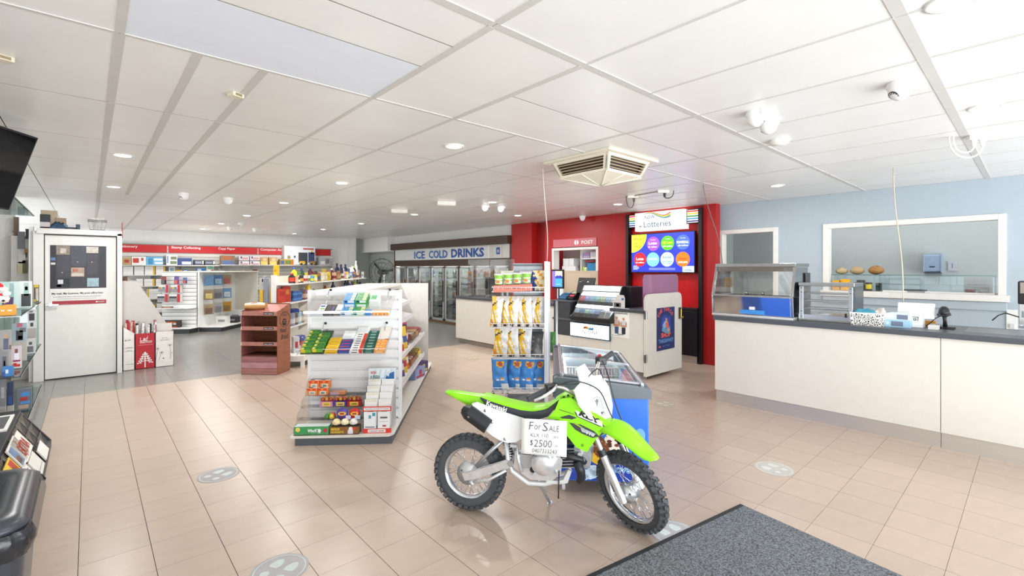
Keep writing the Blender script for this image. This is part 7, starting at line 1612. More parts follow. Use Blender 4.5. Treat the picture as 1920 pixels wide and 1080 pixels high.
# tank and shrouds
tank_t = [(.56, .755), (.60, .782), (.66, .80), (.72, .80), (.745, .77), (.76, .72)]
def tank(u, v):
    x = .56 + .20 * u; zt = lerp(tank_t, x); zb = .60; wd = .075 + .02 * math.sin(PI * u)
    t_ = (v - .5) * 2
    return (x, wd * math.copysign(abs(t_) ** .55, t_), zt - (zt - zb) * abs(t_) ** 2.6)
loft(tank, 12, 14, GRN, 'tank_cover')
for k, (x, z) in enumerate(((.615, .768), (.64, .78), (.645, .755), (.67, .77), (.675, .748))):
    zt = lerp(tank_t, x); yv = (.075 + .02 * math.sin(PI * (x - .56) / .2)) * (((zt - z) / (zt - .6)) ** (1 / 2.6)) ** .55
    bpart(MB().cyl((x, -yv + .01, z - .006), (x, -yv - .003, z + .002), .007, BLACK, 10), 'vent_hole')
sh1 = [(.535, .655), (.575, .70), (.60, .765), (.66, .775), (.72, .742), (.80, .697), (.885, .652), (.885, .634), (.84, .604), (.74, .62), (.66, .655)]
sh2 = [(.60, .652), (.66, .652), (.74, .618), (.842, .602), (.80, .548), (.757, .482), (.70, .503), (.648, .562)]
for s in (-1, 1):
    a, b = sorted((s * .098, s * .114))
    o = shell(sh1, a, b, GRN, 'upper_shroud', .006); o2 = shell(sh2, a + s * .002, b - s * .004, GRN, 'lower_shroud', .006)
    if s < 0:
        yy = -.1145
        m = MB(); D = lambda pts, M, n=0: m.prism(pts, 'y', yy - .0006 * (n + 1), yy + .001, M)
        D([(.685, .702), (.845, .648), (.862, .63), (.83, .628), (.70, .675)], BLKP); D([(.69, .712), (.845, .657), (.85, .628), (.705, .678)], WHITE, 1)
        text(m, 'KLX', (.708, yy - .0012, .684), (math.cos(-.34), 0, math.sin(-.34)), (math.sin(.34) + .0, 0, math.cos(.34)), .125, .03, INK, bold=.06, shear=.15)
        D([(.59, .712), (.68, .69), (.69, .684), (.60, .704)], mat('5f7a1c', .4)); D([(.60, .664), (.655, .682), (.70, .668), (.64, .645)], BLKP)
        D([(.67, .752), (.69, .742), (.85, .66), (.845, .658)], mat('d8e63a', .4))
        sub(m, 'shroud_decals', o)
        m = MB(); D2 = lambda pts, M, n=0: m.prism(pts, 'y', yy - .0025 - .0006 * (n + 1), yy + .005, M)
        D2([(.655, .637), (.72, .632), (.80, .60), (.83, .572), (.79, .56), (.73, .58), (.69, .60)], BLKP); D2([(.72, .618), (.81, .585), (.80, .575), (.73, .59)], mat('aab2b8', .4), 1); D2([(.68, .636), (.75, .60), (.755, .604), (.69, .64)], mat('9fb82a', .4), 1)
        text(m, '110', (.755, yy - .0035, .58), (math.cos(-.3), 0, math.sin(-.3)), (math.sin(.3), 0, math.cos(.3)), .045, .015, WHITE, bold=.03)
        m.cyl((.733, yy - .003, .512), (.733, yy + .003, .512), .009, mat('5fa01a', .4), 10); sub(m, 'shroud_decals', o2)
# frame, swingarm, suspension
FRM = mat('dfe2e3', .35, .25)
bpart(MB().tube([(.74, 0, .70), (.60, 0, .60), (.40, 0, .56), (.30, 0, .55), (.10, 0, .68)], .02, FRM, 10), 'main_frame')
for y in (-.07, .07):
    bpart(MB().tube([(.255, y, .50), (.275, y, .36), (.30, y, .30), (.40, y * .9, .236), (.50, y * .8, .24), (.62, y * .7, .28), (.645, y * .6, .335)], .015, FRM, 9), 'cradle_tube')
    bpart(MB().prism([(-.012, .255), (.02, .262), (.28, .365), (.305, .345), (.27, .325), (.05, .232), (0, .222)], 'y', y * 1.05 - .014, y * 1.05 + .014, SIL), 'swingarm', .006)
bpart(MB().cyl((.292, -.09, .35), (.292, .09, .35), .02, SILD, 12), 'swingarm_pivot')
bpart(MB().tube([(.07, -.075, .31), (.14, -.08, .39), (.245, -.085, .49)], .012, SILD, 9), 'fender_stay')
sh_ = bpart(MB().cyl((.245, -.05, .50), (.285, -.05, .375), .016, SIL, 12), 'shock_absorber')
m = MB()
m.tube([(.247 + .036 * k / 48 + .022 * math.cos(k * .9), -.05 + .022 * math.sin(k * .9), .49 - .105 * k / 48) for k in range(49)], .0045, DKM, 5); sub(m, 'spring', sh_)
bpart(MB().tube([(.05, -.10, .215), (.16, -.105, .245), (.27, -.105, .315)], .009, SIL, 8).tube([(.04, -.10, .225), (.06, -.10, .20)], .012, SIL, 8), 'brake_rod')
# engine
eng = bpart(MB().prism([(.325, .335), (.33, .42), (.40, .45), (.55, .455), (.60, .40), (.59, .32), (.54, .285), (.42, .28)], 'y', -.085, .085, SIL), 'engine_case', .012)
sub(MB().cyl((.503, -.085, .385), (.503, -.135, .385), .07, SIL, 28).lathe((.503, -.135, .385), [(.068, 0), (.06, -.012), (.03, -.02), (0, -.021)], SIL, 28, 'y'), 'clutch_cover', eng)
sub(MB().cyl((.395, -.085, .39), (.395, -.105, .39), .05, SILD, 20), 'sprocket_cover', eng)
m = MB()
for x, z in ((.36, .36), (.37, .43), (.43, .31), (.45, .44), (.57, .33), (.58, .43), (.42, .35), (.43, .42)): m.cyl((x, -.085, z), (x, -.10, z), .009, SILD, 8)
m.cyl((.435, -.085, .335), (.435, -.104, .335), .018, DKM, 12); tag(sub(m, 'case_bolts', eng), kind='stuff')
for k in range(7): bpart(MB().prism([(.585, .347 + .018 * k), (.70, .362 + .018 * k), (.70, .368 + .018 * k), (.585, .353 + .018 * k)], 'y', -.07, .07, SILD), 'cooling_fin')
bpart(MB().prism([(.60, .35), (.69, .36), (.69, .475), (.60, .465)], 'y', -.05, .05, DKM), 'cylinder')
hd = bpart(MB().prism([(.69, .365), (.765, .375), (.775, .45), (.74, .50), (.69, .485)], 'y', -.07, .07, SILD), 'cylinder_head', .01)
m = MB()
for k in range(4): m.cyl((.715 + .015 * (k % 2), -.07, .385 + .03 * k), (.715 + .015 * (k % 2), -.09, .385 + .03 * k), .014, SIL, 10)
sub(m, 'head_details', hd)
bpart(MB().box(.62, .68, -.045, .03, .485, .56, SILD).cyl((.65, -.06, .52), (.65, .05, .52), .03, DKM, 12), 'carburettor', .006)
bpart(MB().tube([(.74, -.06, .40), (.72, -.09, .42), (.66, -.105, .435), (.62, -.10, .445)], .02, DKM, 10).tube([(.70, -.105, .41), (.72, -.10, .36), (.725, -.09, .315), (.71, -.08, .29)], [.026, .028, .026, .02], DKM, 12), 'exhaust_header')
bpart(MB().prism([(.62, .285), (.65, .345), (.662, .34), (.64, .275), (.59, .262), (.52, .262), (.52, .272), (.59, .275)], 'y', -.085, -.06, FRM), 'skid_bracket', .004)
fp = bpart(MB().box(.375, .44, -.165, -.09, .443, .46, DKM), 'foot_peg', .003)
bpart(MB().tube([(.335, -.10, .475), (.345, -.11, .40), (.37, -.12, .32)], [.008, .01, .012], SIL, 8).box(.30, .34, -.13, -.1, .465, .48, SIL), 'kick_start')
m = MB()
for k in range(5): m.box(.378 + .013 * k, .384 + .013 * k, -.165, -.1, .46, .467, SILD)
sub(m, 'peg_teeth', fp)
bpart(MB().tube([(.42, .06, .245), (.45, .13, .13), (.488, .205, .012)], [.011, .009, .009], SILD, 8).cyl((.488, .205, .014), (.49, .21, .001), .018, SILD, 10), 'side_stand')
bpart(MB().tube([(.592, -.09, .34), (.59, -.095, .18)], .004, BLACK, 6), 'breather_hose')
# For Sale paper taped to the side
t = thing('for_sale_sign', 'white handwritten For Sale paper hanging on the side of the minibike', 'sign', MX.w(.51, -.17, .47), MX.rz)
SG = lambda u, v: (-.128 + .268 * u, .002 * math.sin(3 * u + 1) - .004 + .022 * v, -.008 + .20 * v + .006 * u)
o = sub(MB().grid(SG, 8, 6, mat('f4f4f2', .6, v=.01)), 'paper', t); s_ = o.modifiers.new('thick', 'SOLIDIFY'); s_.thickness = .0008
m = MB(); HI = mat('3a3f48', .6)
def hand(s, u, v, w_, h_, b=-.012):
    p = V(SG(u, v)); text(m, s, p + V((0, -.004, 0)), (1, 0, .02), (-.02, .11, 1), w_, h_, HI, bold=b, shear=.12)
hand('F', .17, .70, .028, .045); hand('or', .29, .71, .04, .026); hand('S', .47, .68, .034, .05); hand('ALE', .61, .69, .062, .032)
hand('KLX 110', .21, .50, .105, .022); hand('2016', .71, .50, .03, .014); hand('$', .20, .24, .018, .035); hand('2500', .29, .23, .105, .04); hand('.00', .74, .26, .02, .01); hand('0407333243', .25, .07, .145, .022)
sub(m, 'handwriting', t)

# ================================================================ left edge: glass rack, television, paper stand, bin
GLS = glass('shelf', 'dcecea', refl=.7, base=.06)
t = thing('glass_rack', 'glass shelved gift rack along the left wall beside the door', 'shelving', (-.65, 7.0, 0))
for z, y0, y1 in ((1.14, 5.85, 8.24), (.62, 5.85, 8.2), (.10, 5.85, 8.3), (2.12, 5.2, 7.22)):
    wp_(MB().box(-.86, -.44, y0, y1, z - .01, z, GLS), 'shelf', t)
    wp_(MB().box(-.445, -.438, y0, y1, z - .01, z, glass('shelfedge', '9fb5b2', refl=.7, base=.2)), 'shelf_edge', t)
wp_(MB().box(-.90, -.86, 5.2, 8.3, 0, 2.2, mat('d8dad8', .4)), 'back_panel', t)
for y in (5.87, 7.05, 8.22): wp_(MB().box(-.87, -.845, y - .012, y + .012, 0, 2.2, ALU), 'rail', t)
wp_(MB().box(-.86, -.46, 8.2, 8.206, .62, 1.14, GLS), 'end_glass', t)
wp_(MB().box(-.88, -.46, 5.85, 8.3, 0, .085, mat('c9c9c5', .4)), 'plinth', t)
def yrect(Y, u0, u1, v0, v1): return None
def gift(lab, name, q, Y, dy, c, pr, z0=None):
    x0, x1, za, zb = q
    h = zb - za
    if z0 is not None: za = z0; zb = z0 + h
    pack(W0, name, lab, 'toy' if name != 'picture_frame' else 'frame', x0, x1, Y, dy, za, zb, hexm(c), [(a, b, e, f, hexm(m_, .35, .15)) for a, b, e, f, m_ in pr])
gift('white picture frame with oval mount on the upper glass shelf', 'picture_frame', (-0.532, -0.443, 1.176, 1.450), 7.0, .03, 'e6eeec', [(.12, .9, .05, .52, '3b3c40'), (.34, .74, .45, .95, 'a9c4c2'), (.42, .66, .66, .8, '8fb0ae')], 1.142)
gift('pale teal gift box behind the plush toy on the upper glass shelf', 'gift_box', (-0.595, -0.526, 1.185, 1.458), 6.9, .04, 'd3e6e4', [(.0, .45, .1, .95, '9fbdbb')], 1.142)
gift('teal boxed gift furthest left on the upper glass shelf', 'gift_box', (-0.632, -0.572, 1.184, 1.463), 6.6, .04, 'b9d6d2', [(.2, .9, .1, .3, '6a9a9c'), (.1, .9, .62, .7, 'dfeeec')], 1.142)
gift('purple spotted gift box behind the plush hat', 'gift_box', (-0.599, -0.531, 1.268, 1.405), 6.4, .04, '4f3a66', [(.2, .3, .6, .7, 'e8e4ea'), (.7, .8, .4, .5, 'e8e4ea')], 1.142)
gift('yellow capped black key ring pack at the far end of the upper glass shelf', 'toy_pack', (-0.487, -0.442, 1.141, 1.354), 7.9, .03, '5a5248', [(.1, .9, .85, 1, 'e0c22a'), (.4, .9, .1, .8, 'cfcac0'), (.1, .5, .05, .2, 'd8b53a')], 1.142)
pack(W0, 'orange_box', 'orange road printed box under the plush toy on the glass shelf', 'box', *(-0.569, -0.481, 1.142, 1.229)[:2], 5.95, .12, 1.142, 1.142 + (-0.569, -0.481, 1.142, 1.229)[3] - (-0.569, -0.481, 1.142, 1.229)[2], hexm('f0a22e'), [(.05, .3, .42, .55, hexm('f4eee0')), (.5, .8, .42, .55, hexm('f4eee0'))])
t = thing('plush_toy', 'white plush toy in a red Santa hat sitting on the orange box', 'toy', (-.59, 6.02, 1.243))
wp_(MB().lathe((-.60, 6.02, 1.243), [(0, 0), (.075, .01), (.085, .045), (.06, .08), (0, .095)], mat('efefee', .9, v=.03, bump=.3), 16), 'body', t)
wp_(MB().lathe((-.60, 6.02, 1.315), [(0, 0), (.055, .012), (.066, .05), (.045, .09), (0, .10)], mat('f4f4f2', .9, bump=.3), 16), 'head', t)
wp_(MB().lathe((-.61, 6.01, 1.37), [(.066, 0), (.055, .035), (.02, .07), (0, .075)], mat('d8242c', .85, bump=.2), 16), 'hat', t)
wp_(MB().tube([(-.61 + .07 * math.cos(a), 6.01 + .07 * math.sin(a), 1.37) for a in [k * PI / 8 for k in range(16)]], .016, mat('f8f8f6', .9, bump=.3), 7, True).lathe((-.535, 5.98, 1.33), [(0, -.03), (.028, -.01), (.028, .01), (0, .03)], mat('f8f8f6', .9, bump=.3), 12), 'fur_trim', t)
m = MB()
for x, z in ((-.615, 1.35), (-.575, 1.352), (-.595, 1.335)): m.lathe((x, 5.957, z), [(0, -.006), (.008, 0), (0, .006)], BLACK, 8)
for x, y, z in ((-.55, 5.955, 1.27), (-.64, 5.95, 1.28), (-.6, 5.944, 1.26)): m.lathe((x, y, z), [(0, -.012), (.014, 0), (0, .012)], BLACK, 8)
wp_(m, 'face_and_spots', t); wp_(MB().tube([(-.6 + .06 * math.cos(a), 6.02 + .06 * math.sin(a), 1.32) for a in [k * PI / 8 for k in range(16)]], .012, mat('c9202a', .8), 6, True), 'scarf', t)
for lab, q, Y, c, pr, z0 in (
    ('clear toy pack with a brown haired figure at the left of the middle glass shelf', (-0.593, -0.524, 0.858, 1.053), 6.2, 'a9a6a6', [(.3, .75, .1, .6, '5a5f7a'), (.35, .7, .6, .8, 'c9a07a'), (.8, 1, .1, .3, '7a5a4a')], .80),
    ('grey toy pack with a black camera shape on the middle glass shelf', (-0.568, -0.468, 0.808, 0.986), 6.8, '9fb0ba', [(.25, .75, .05, .6, '2c2c30'), (.4, .7, .1, .3, '8a8888'), (.5, .95, .5, .75, '6f6f76'), (.3, .7, .8, 1, 'c4627a')], .82),
    ('upper white pack with black round shape at the far shelf end', (-0.515, -0.447, 0.702, 0.913), 7.6, 'dfe0e2', [(.15, .8, .42, .8, '2f3034'), (.3, .65, .1, .3, '3a3a3e'), (.2, .6, .86, .93, '6a6a70')], .87),
    ('lower white pack with grey round shape at the far shelf end', (-0.506, -0.437, 0.564, 0.724), 7.3, 'cfd2d2', [(.1, .8, .1, .5, '6a6e70'), (.3, .65, .6, .8, '55585a')], .623),
    ('doll pack with a white and pink figure on the middle glass shelf', (-0.552, -0.476, 0.684, 0.840), 6.4, 'd3c4cc', [(.4, .8, .15, .6, 'eceaf0'), (.3, .9, .0, .18, 'b8307a'), (.45, .7, .6, .85, '7a5340'), (.05, .2, .2, .6, 'e0cf5a')], .66),
    ('tan toy pack standing behind the doll pack', (-0.516, -0.475, 0.634, 0.835), 6.9, 'd3bfae', [(.2, .8, .3, .6, 'a0707a'), (.1, .6, .05, .2, 'b04a7a')], .623),
    ('dark grey remote control pack at the left of the middle glass shelf', (-0.574, -0.527, 0.677, 0.865), 6.0, '8b8b8e', [(.3, .8, .2, .8, '5a5a5e'), (.45, .65, .3, .6, 'b0b0b2')], .632),
    ('red car pack lying low on the middle glass shelf', (-0.543, -0.468, 0.629, 0.683), 6.3, 'd5cfce', [(.05, .9, .3, .7, 'd02a26'), (.3, .6, .7, .9, 'b8221f')], .625),
    ('bright blue toy pack at the front of the middle glass shelf', (-0.552, -0.486, 0.635, 0.717), 5.9, '3f7fc0', [(.3, .55, .3, .7, 'e6eaf0'), (.0, .25, .0, .5, '2a4f9a')], .623),
    ('grey toy pack at the left of the lowest glass shelf', (-0.569, -0.538, 0.372, 0.606), 5.95, '7d7d80', [(.2, .8, .3, .7, 'a9a9ac')], .36),
    ('dark navy toy pack on the lowest glass shelf', (-0.542, -0.503, 0.391, 0.593), 6.1, '2b3658', [(.2, .8, .05, .4, '34508f')], .33),
    ('toy pack with blue and red robot pieces on the lowest glass shelf', (-0.543, -0.440, 0.172, 0.388), 6.9, '6f7684', [(.3, .85, .65, .85, '4a8fd6'), (.2, .7, .45, .62, 'c23a3c'), (.25, .9, .3, .42, '4f94da'), (.1, .8, .08, .25, 'c0a090')], .103),
    ('pale toy pack in front of the robot pack on the lowest glass shelf', (-0.523, -0.461, 0.263, 0.350), 6.3, 'b9aea6', [(.2, .8, .2, .6, 'd6cfc9')], .103)):
    gift(lab, 'toy_pack', q, Y, .05, c, pr, z0)
    if z0 > .62 and z0 > .64 and z0 < 1 or .2 < z0 < .6:
        x0, x1 = q[0], q[1]
        b_ = .62 if z0 > .6 else .1
        pack(W0, 'toy_carton', 'plain carton propping up the ' + lab.replace(' at the', ',at the').replace(' on the', ',on the').replace(' with', ',with').split(',')[0] + (' on the lowest shelf' if z0 < .5 else ''), 'carton', x0, x1, Y + .002, .05, b_ + .001, z0 - .001, hexm('b5b1ad'))

# television
TVF = Fr(-.344, 4.81, math.atan2(.83, .55))
t = thing('television', 'black wall television tilted downward at the left picture edge', 'television', TVF.w(0, 0, 2.22), TVF.rz)
TM = Matrix.Translation((0, 0, 0)) @ Matrix.Rotation(.34, 4, 'X')
sub(MB().box(-.96, 0, 0, .04, -.275, .275, mat('16181c', .3)).xf(TM), 'casing', t, .004)
sub(MB().box(-.948, -.012, -.0015, .001, -.262, .262, mat('0e1116', .06, v=0)).xf(TM), 'screen', t)
mat('0e1116', .06, v=0).node_tree.nodes['Principled BSDF'].inputs['Specular IOR Level'].default_value = .15
m = MB().box(-.6, -.35, .04, .10, -.1, .1, DARK).xf(TM); sub(m, 'bracket', t)
wp2 = MB().box(-.03, .03, -.03, .03, 0, .4, DARK); o = sub(wp2, 'ceiling_pole', t); o.location = (-.48, .14, -.05)

# newspaper stand and bin
t = thing('newspaper_stand', 'low black newspaper stand with a sloping grid of pockets at the left edge', 'newspaper stand', (-.4, 4.8, 0))
NB_ = mat('2f3032', .45); NG = mat('8d887f', .5)
wp_(MB().prism([(-.80, 0), (-.245, 0), (-.245, .055), (-.435, .34), (-.80, .34)], 'y', 3.80, 3.83, NB_), 'end_panel', t); wp_(MB().prism([(-.80, 0), (-.245, 0), (-.245, .055), (-.435, .34), (-.80, .34)], 'y', 5.72, 5.745, NB_), 'end_panel', t)
wp_(MB().box(-.80, -.43, 3.80, 5.745, .335, .352, NB_), 'top_shelf', t, .003)
wp_(MB().prism([(-.245, .0), (-.245, .055), (-.268, .06), (-.268, .0)], 'y', 3.80, 5.745, NB_), 'front_rail', t)
sl = lambda s, n=0: (-.265 - .17 * s, .062 + .275 * s)
wp_(MB().prism([sl(0), sl(1), (sl(1)[0] - .02, sl(1)[1] - .03), (sl(0)[0] - .02, sl(0)[1] - .03)], 'y', 3.83, 5.72, mat('26272a', .5)), 'back_sheet', t)
for i in range(3):
    for j in range(9):
        y0 = 3.86 + .205 * j
        if y0 > 5.55: continue
        a, b = sl(.04 + .32 * i), sl(.32 + .32 * i)
        wp_(MB().add([(a[0] + .002, y0, a[1] + .002), (b[0] + .002, y0, b[1] + .002), (b[0] + .012, y0 + .19, b[1] + .006), (b[0] + .002 + (a[0] - b[0]) * .45, y0 + .10, b[1] + (a[1] - b[1]) * .5 + .004)], [(0, 1, 2, 3), (3, 2, 1, 0)], NG), 'pocket_flap', t)
        wp_(MB().tube([(a[0] + .004, y0 - .006, a[1]), (b[0] + .004, y0 - .006, b[1])], .004, NG, 4), 'divider', t)
def paper(lab, y0, y1, s0, s1, c, pr):
    a, b = sl(s0), sl(s1); m = MB()
    def P(y, s, n): return (-.265 - .17 * s + .012 + n, y, .062 + .275 * s + .012 + n)
    m.add([P(y0, s0, 0), P(y0, s1, 0), P(y1, s1, 0), P(y1, s0, 0), P(y0, s0, .006), P(y0, s1, .006), P(y1, s1, .006), P(y1, s0, .006)], [(0, 1, 2, 3), (7, 6, 5, 4), (0, 3, 7, 4), (1, 5, 6, 2), (0, 4, 5, 1), (3, 2, 6, 7)], hexm(c, .6))
    for u0, u1, v0, v1, c2 in pr:
        ya, yb = y0 + (y1 - y0) * u0, y0 + (y1 - y0) * u1; sa, sb = s0 + (s1 - s0) * v0, s0 + (s1 - s0) * v1
        m.add([P(ya, sa, .0065), P(yb, sa, .0065), P(yb, sb, .0065), P(ya, sb, .0065)], [(0, 1, 2, 3)], hexm(c2, .6, .15))
    return m
one(paper('', 4.55, 4.95, .45, .95, 'e4dfd6', [(.05, .4, .1, .9, '6a85a8'), (.05, .3, .2, .5, 'c98a5a')]), 'newspaper', 'magazine with red title in a pocket of the newspaper stand', 'newspaper')
m = paper('', 4.72, 5.12, .42, .92, 'e9e5dc', [(.3, .34, .05, .95, 'b0372c')])
def ntext(mb, s, y, sv, W, Hh, M): 
    text(mb, s, (-.265 - .17 * sv + .0195, y, .062 + .275 * sv + .0195), (0, 1, 0), (-.526, 0, .85), W, Hh, M, bold=.03)
ntext(m, 'EXTRA', 4.78, .5, .30, .09, hexm('b0372c')); one(m, 'newspaper', 'white newspaper with big red lettering in the newspaper stand', 'newspaper')
one(paper('', 4.3, 4.65, .05, .5, 'ebe9e4', [(.1, .9, .7, .76, '77767a')]), 'newspaper', 'plain white newspaper low in the newspaper stand', 'newspaper')
one(paper('', 4.7, 5.0, .0, .4, 'dfddd8', [(.1, .9, .2, .24, '9a9a9c')]), 'newspaper', 'pale grey newspaper at the front edge of the newspaper stand', 'newspaper')
one(paper('', 5.1, 5.4, -.02, .28, 'e6e4e0', []), 'newspaper', 'small white paper at the far front corner of the newspaper stand', 'newspaper')
one(paper('', 4.05, 4.5, .45, .85, 'e8c23a', [(.1, .9, .4, .6, 'f0d86a'), (.7, .95, .1, .9, 'c0392b')]), 'newspaper', 'yellow magazine behind the bin in the newspaper stand', 'newspaper')
m = MB().box(-.60, -.45, 5.05, 5.55, .353, .365, hexm('e6e4e0', .6)).box(-.585, -.47, 5.1, 5.5, .3645, .366, mat('55565a', .6, v=.3, s=50)); one(m, 'newspaper', 'folded newspaper with a dark photograph lying on the black top shelf', 'newspaper')
m = MB().box(-.62, -.5, 4.45, 4.7, .353, .36, hexm('dfddd9', .6)); one(m, 'newspaper', 'white paper edge lying nearer on the black top shelf', 'newspaper')

t = thing('rubbish_bin', 'black plastic rubbish bin with bag lined lid at the lower left corner', 'bin', (-.4, 2.72, 0))
BP = mat('3c4048', .3, v=.03); BAG = mat('2a2c30', .22, v=.05, bump=.4, s=18)
def rr(x0, x1, y0, y1, r, n=6):
    o = []
    for cx, cy, a0 in ((x1 - r, y1 - r, 0), (x0 + r, y1 - r, PI / 2), (x0 + r, y0 + r, PI), (x1 - r, y0 + r, 1.5 * PI)):
        o += [(cx + r * math.cos(a0 + k * PI / 2 / n), cy + r * math.sin(a0 + k * PI / 2 / n)) for k in range(n + 1)]
    return o
def stack(mb, rings, M, cap=True):
    n = len(rings[0][0]); vs = []; fs = []
    for pts, z in rings: vs += [(x, y, z if not callable(z) else z(x, y)) for x, y in pts]
    for i in range(len(rings) - 1): fs += [(i * n + k, i * n + (k + 1) % n, (i + 1) * n + (k + 1) % n, (i + 1) * n + k) for k in range(n)]
    mb.add(vs, fs, M, True)
    if cap: mb.add(vs[-n:], [tuple(range(n))], M); mb.add(vs[:n], [tuple(range(n))[::-1]], M)
    return mb
wp_(stack(MB(), [(rr(-.60, -.20, 2.42, 3.0, .07), 0), (rr(-.63, -.17, 2.38, 3.04, .08), .56)], BP), 'body', t)
def wav(pts, amp, sd): return [(x + amp * math.sin(k * 1.9 + sd), y + amp * math.cos(k * 2.3 + sd)) for k, (x, y) in enumerate(pts)]
R1 = lambda d, n=10: rr(-.64 - d, -.16 + d, 2.37 - d, 3.05 + d, .09, n)
wp_(stack(MB(), [(wav(R1(.0), .004, 1), .53), (wav(R1(.012), .006, 2), .57), (wav(R1(.014), .006, 4), .60), (wav(R1(.004), .005, 3), .625)], BAG), 'bag_rim', t, label='folded over black bin bag')
wp_(stack(MB(), [(R1(-.005), .625), (R1(.0), .64), (R1(-.03), .665), (R1(-.09), .672), (R1(-.10), .655), (R1(-.14), .65)], BP), 'lid', t)
wp_(MB().box(-.46, -.32, 2.85, 3.0, .655, .70, BP), 'lid_handle', t, .015)

# ================================================================ ceiling fittings
WL = mat('ffffff', .4, e=7, v=0)
locs = ('above the right counter front', 'at the right picture edge', 'near the blue wall', 'left of the air conditioner', 'nearest on the left aisle', 'second on the left aisle', 'second in the middle aisle row', 'third in the middle aisle row', 'fourth in the middle aisle row', 'fifth in the middle aisle row', 'last in the middle aisle row', 'above the lottery corner', 'above the post counter', 'first in the row before the red wall', 'second in the row before the fridges', 'third in the row before the fridges', 'fourth in the row before the fridges', 'last in the row before the fridges')
t0_ = None
for (x, y), l in zip(DOWN, locs):
    lab = 'small lit round downlight ' + l
    if t0_ is None:
        t0_ = thing('downlight', lab, 'ceiling light', (x, y, 2.58), 0, 'recessed downlights')
        sub(MB().lathe((0, 0, 0), [(.062, -.002), (.068, -.008), (.085, -.006), (.088, 0)], WHITE, 24, 'z', False), 'trim_ring', t0_)
        sub(MB().cyl((0, 0, -.004), (0, 0, -.001), .062, WL, 24), 'lamp', t0_)
    else: copy(t0_, (x, y, 2.58), 0, lab)
dome0 = None
for x, y, rz, l in ((3.349, .505, -2.3, 'large white dome camera with ring of lights near the right'), (3.269, 1.236, 1.0, 'left of two white dome cameras right of the air conditioner'), (3.512, 1.243, 2.6, 'right of two white dome cameras right of the air conditioner'), (.967, 7.801, -1.2, 'white dome camera beside the left aisle downlight'), (1.515, 7.9, 2.2, 'white dome camera second from the left in the left aisle'), (4.819, 6.032, 2.5, 'left of two white dome cameras before the fridges'), (5.1, 5.958, 2.6, 'right of two white dome cameras before the fridges'), (2.569, 12.074, -1.2, 'far white dome camera with dark lens before the stationery'), (2.584, 13.352, 2, 'far left white dome camera before the stationery'), (3.178, 13.445, 2, 'far right white dome camera before the stationery'), (7.233, 5.978, -2.6, 'white dome camera against the red wall')):
    if dome0 is None:
        dome0 = thing('dome_camera', l, 'camera', (x, y, 2.58), rz, 'dome cameras')
        sub(MB().lathe((0, 0, 0), [(.062, 0), (.065, -.022), (.058, -.03), (.055, -.05), (.045, -.075), (.025, -.093), (0, -.098)], mat('f4f4f2', .25, v=.01), 24), 'housing', dome0)
        ln = Matrix.Translation((0, -.030, -.066)) @ Matrix.Rotation(.85, 4, 'X')
        sub(MB().cyl((0, -.012, 0), (0, .012, 0), .028, mat('2a2d32', .2), 20).xf(ln), 'lens_ring', dome0)
        m = MB().cyl((0, -.0135, 0), (0, -.012, 0), .010, mat('0f1114', .1), 14)
        for k in range(12): m.cyl((.021 * math.cos(k * PI / 6), -.014, .021 * math.sin(k * PI / 6)), (.021 * math.cos(k * PI / 6), -.011, .021 * math.sin(k * PI / 6)), .0035, mat('d8dadd', .3), 6)
        tag(sub(m.xf(ln), 'infrared_leds', dome0), kind='stuff')
        sub(MB().box(-.075, -.05, -.015, .015, -.03, -.002, mat('f2f2f0', .3)), 'cable_cover', dome0, .004)
    else: copy(dome0, (x, y, 2.58), rz, l)
one(MB().lathe((0, 0, 0), [(.07, 0), (.072, -.02), (.06, -.034), (0, -.038)], mat('efede6', .4), 24), 'smoke_detector', 'flat round white smoke detector right of the air conditioner', 'detector', (4.132, 1.383, 2.58))
for x, y, l in ((4.108, 6.091, 'white emergency light box nearer the red wall'), (4.055, 7.472, 'cream emergency light box further left')):
    t = thing('emergency_light', l, 'ceiling light', (x, y, 2.58), -.5); sub(MB().box(-.14, .14, -.05, .05, -.055, 0, mat('ecebe4', .4)), 'case', t, .006); sub(MB().box(-.13, .13, -.04, .04, -.062, -.055, mat('f6f5ee', .4)), 'diffuser', t, .003)
for x, y, l in ((.642, 3.15, 'small beige square sensor by a ceiling joint'), (-.312, 3.352, 'beige sensor cut off at the left picture edge')):
    t = thing('ceiling_sensor', l, 'sensor', (x, y, 2.58), .4); sub(MB().box(-.035, .035, -.03, .03, -.025, 0, mat('dcd3bd', .5)), 'case', t, .004); sub(MB().box(-.02, .02, -.031, -.02, -.02, -.006, mat('8f8360', .5)), 'window', t)
def socket(x, y, rz, l, cords, col='e9e6dc', cc='2c2c2e', n=1):
    t = thing('ceiling_socket', l, 'socket', (x, y, 2.58), rz)
    sub(MB().box(-.075, .075, -.03, .03, -.035, 0, mat(col, .4)), 'box', t, .005)
    for k in range(n): sub(MB().cyl((-.03 + .06 * k if n > 1 else .02, 0, -.034), (-.03 + .06 * k if n > 1 else .02, 0, -.085), .02, mat(cc if n == 1 else 'f0efec', .4), 12, .014), 'plug', t)
    for c in cords: sub(MB().tube(c, .006, mat(cc, .4), 6), 'cord', t)
def loop(x0, x1, d, n=14): return [(x0 + (x1 - x0) * (.5 - .5 * math.cos(PI * k / n)), 0, -.085 - d * math.sin(PI * k / n) + (.08 * (k / n) ** 4)) for k in range(n + 1)]
socket(5.12, .30, -.9, 'white ceiling socket with two plugs and looping white cords', [loop(-.03, -.17, .05), loop(.03, -.2, .09)], 'f2f1ee', 'f4f3f0', 2)
socket(5.65, 3.30, -.75, 'cream ceiling socket with black plug above the lottery sign', [loop(.02, .14, .02)])
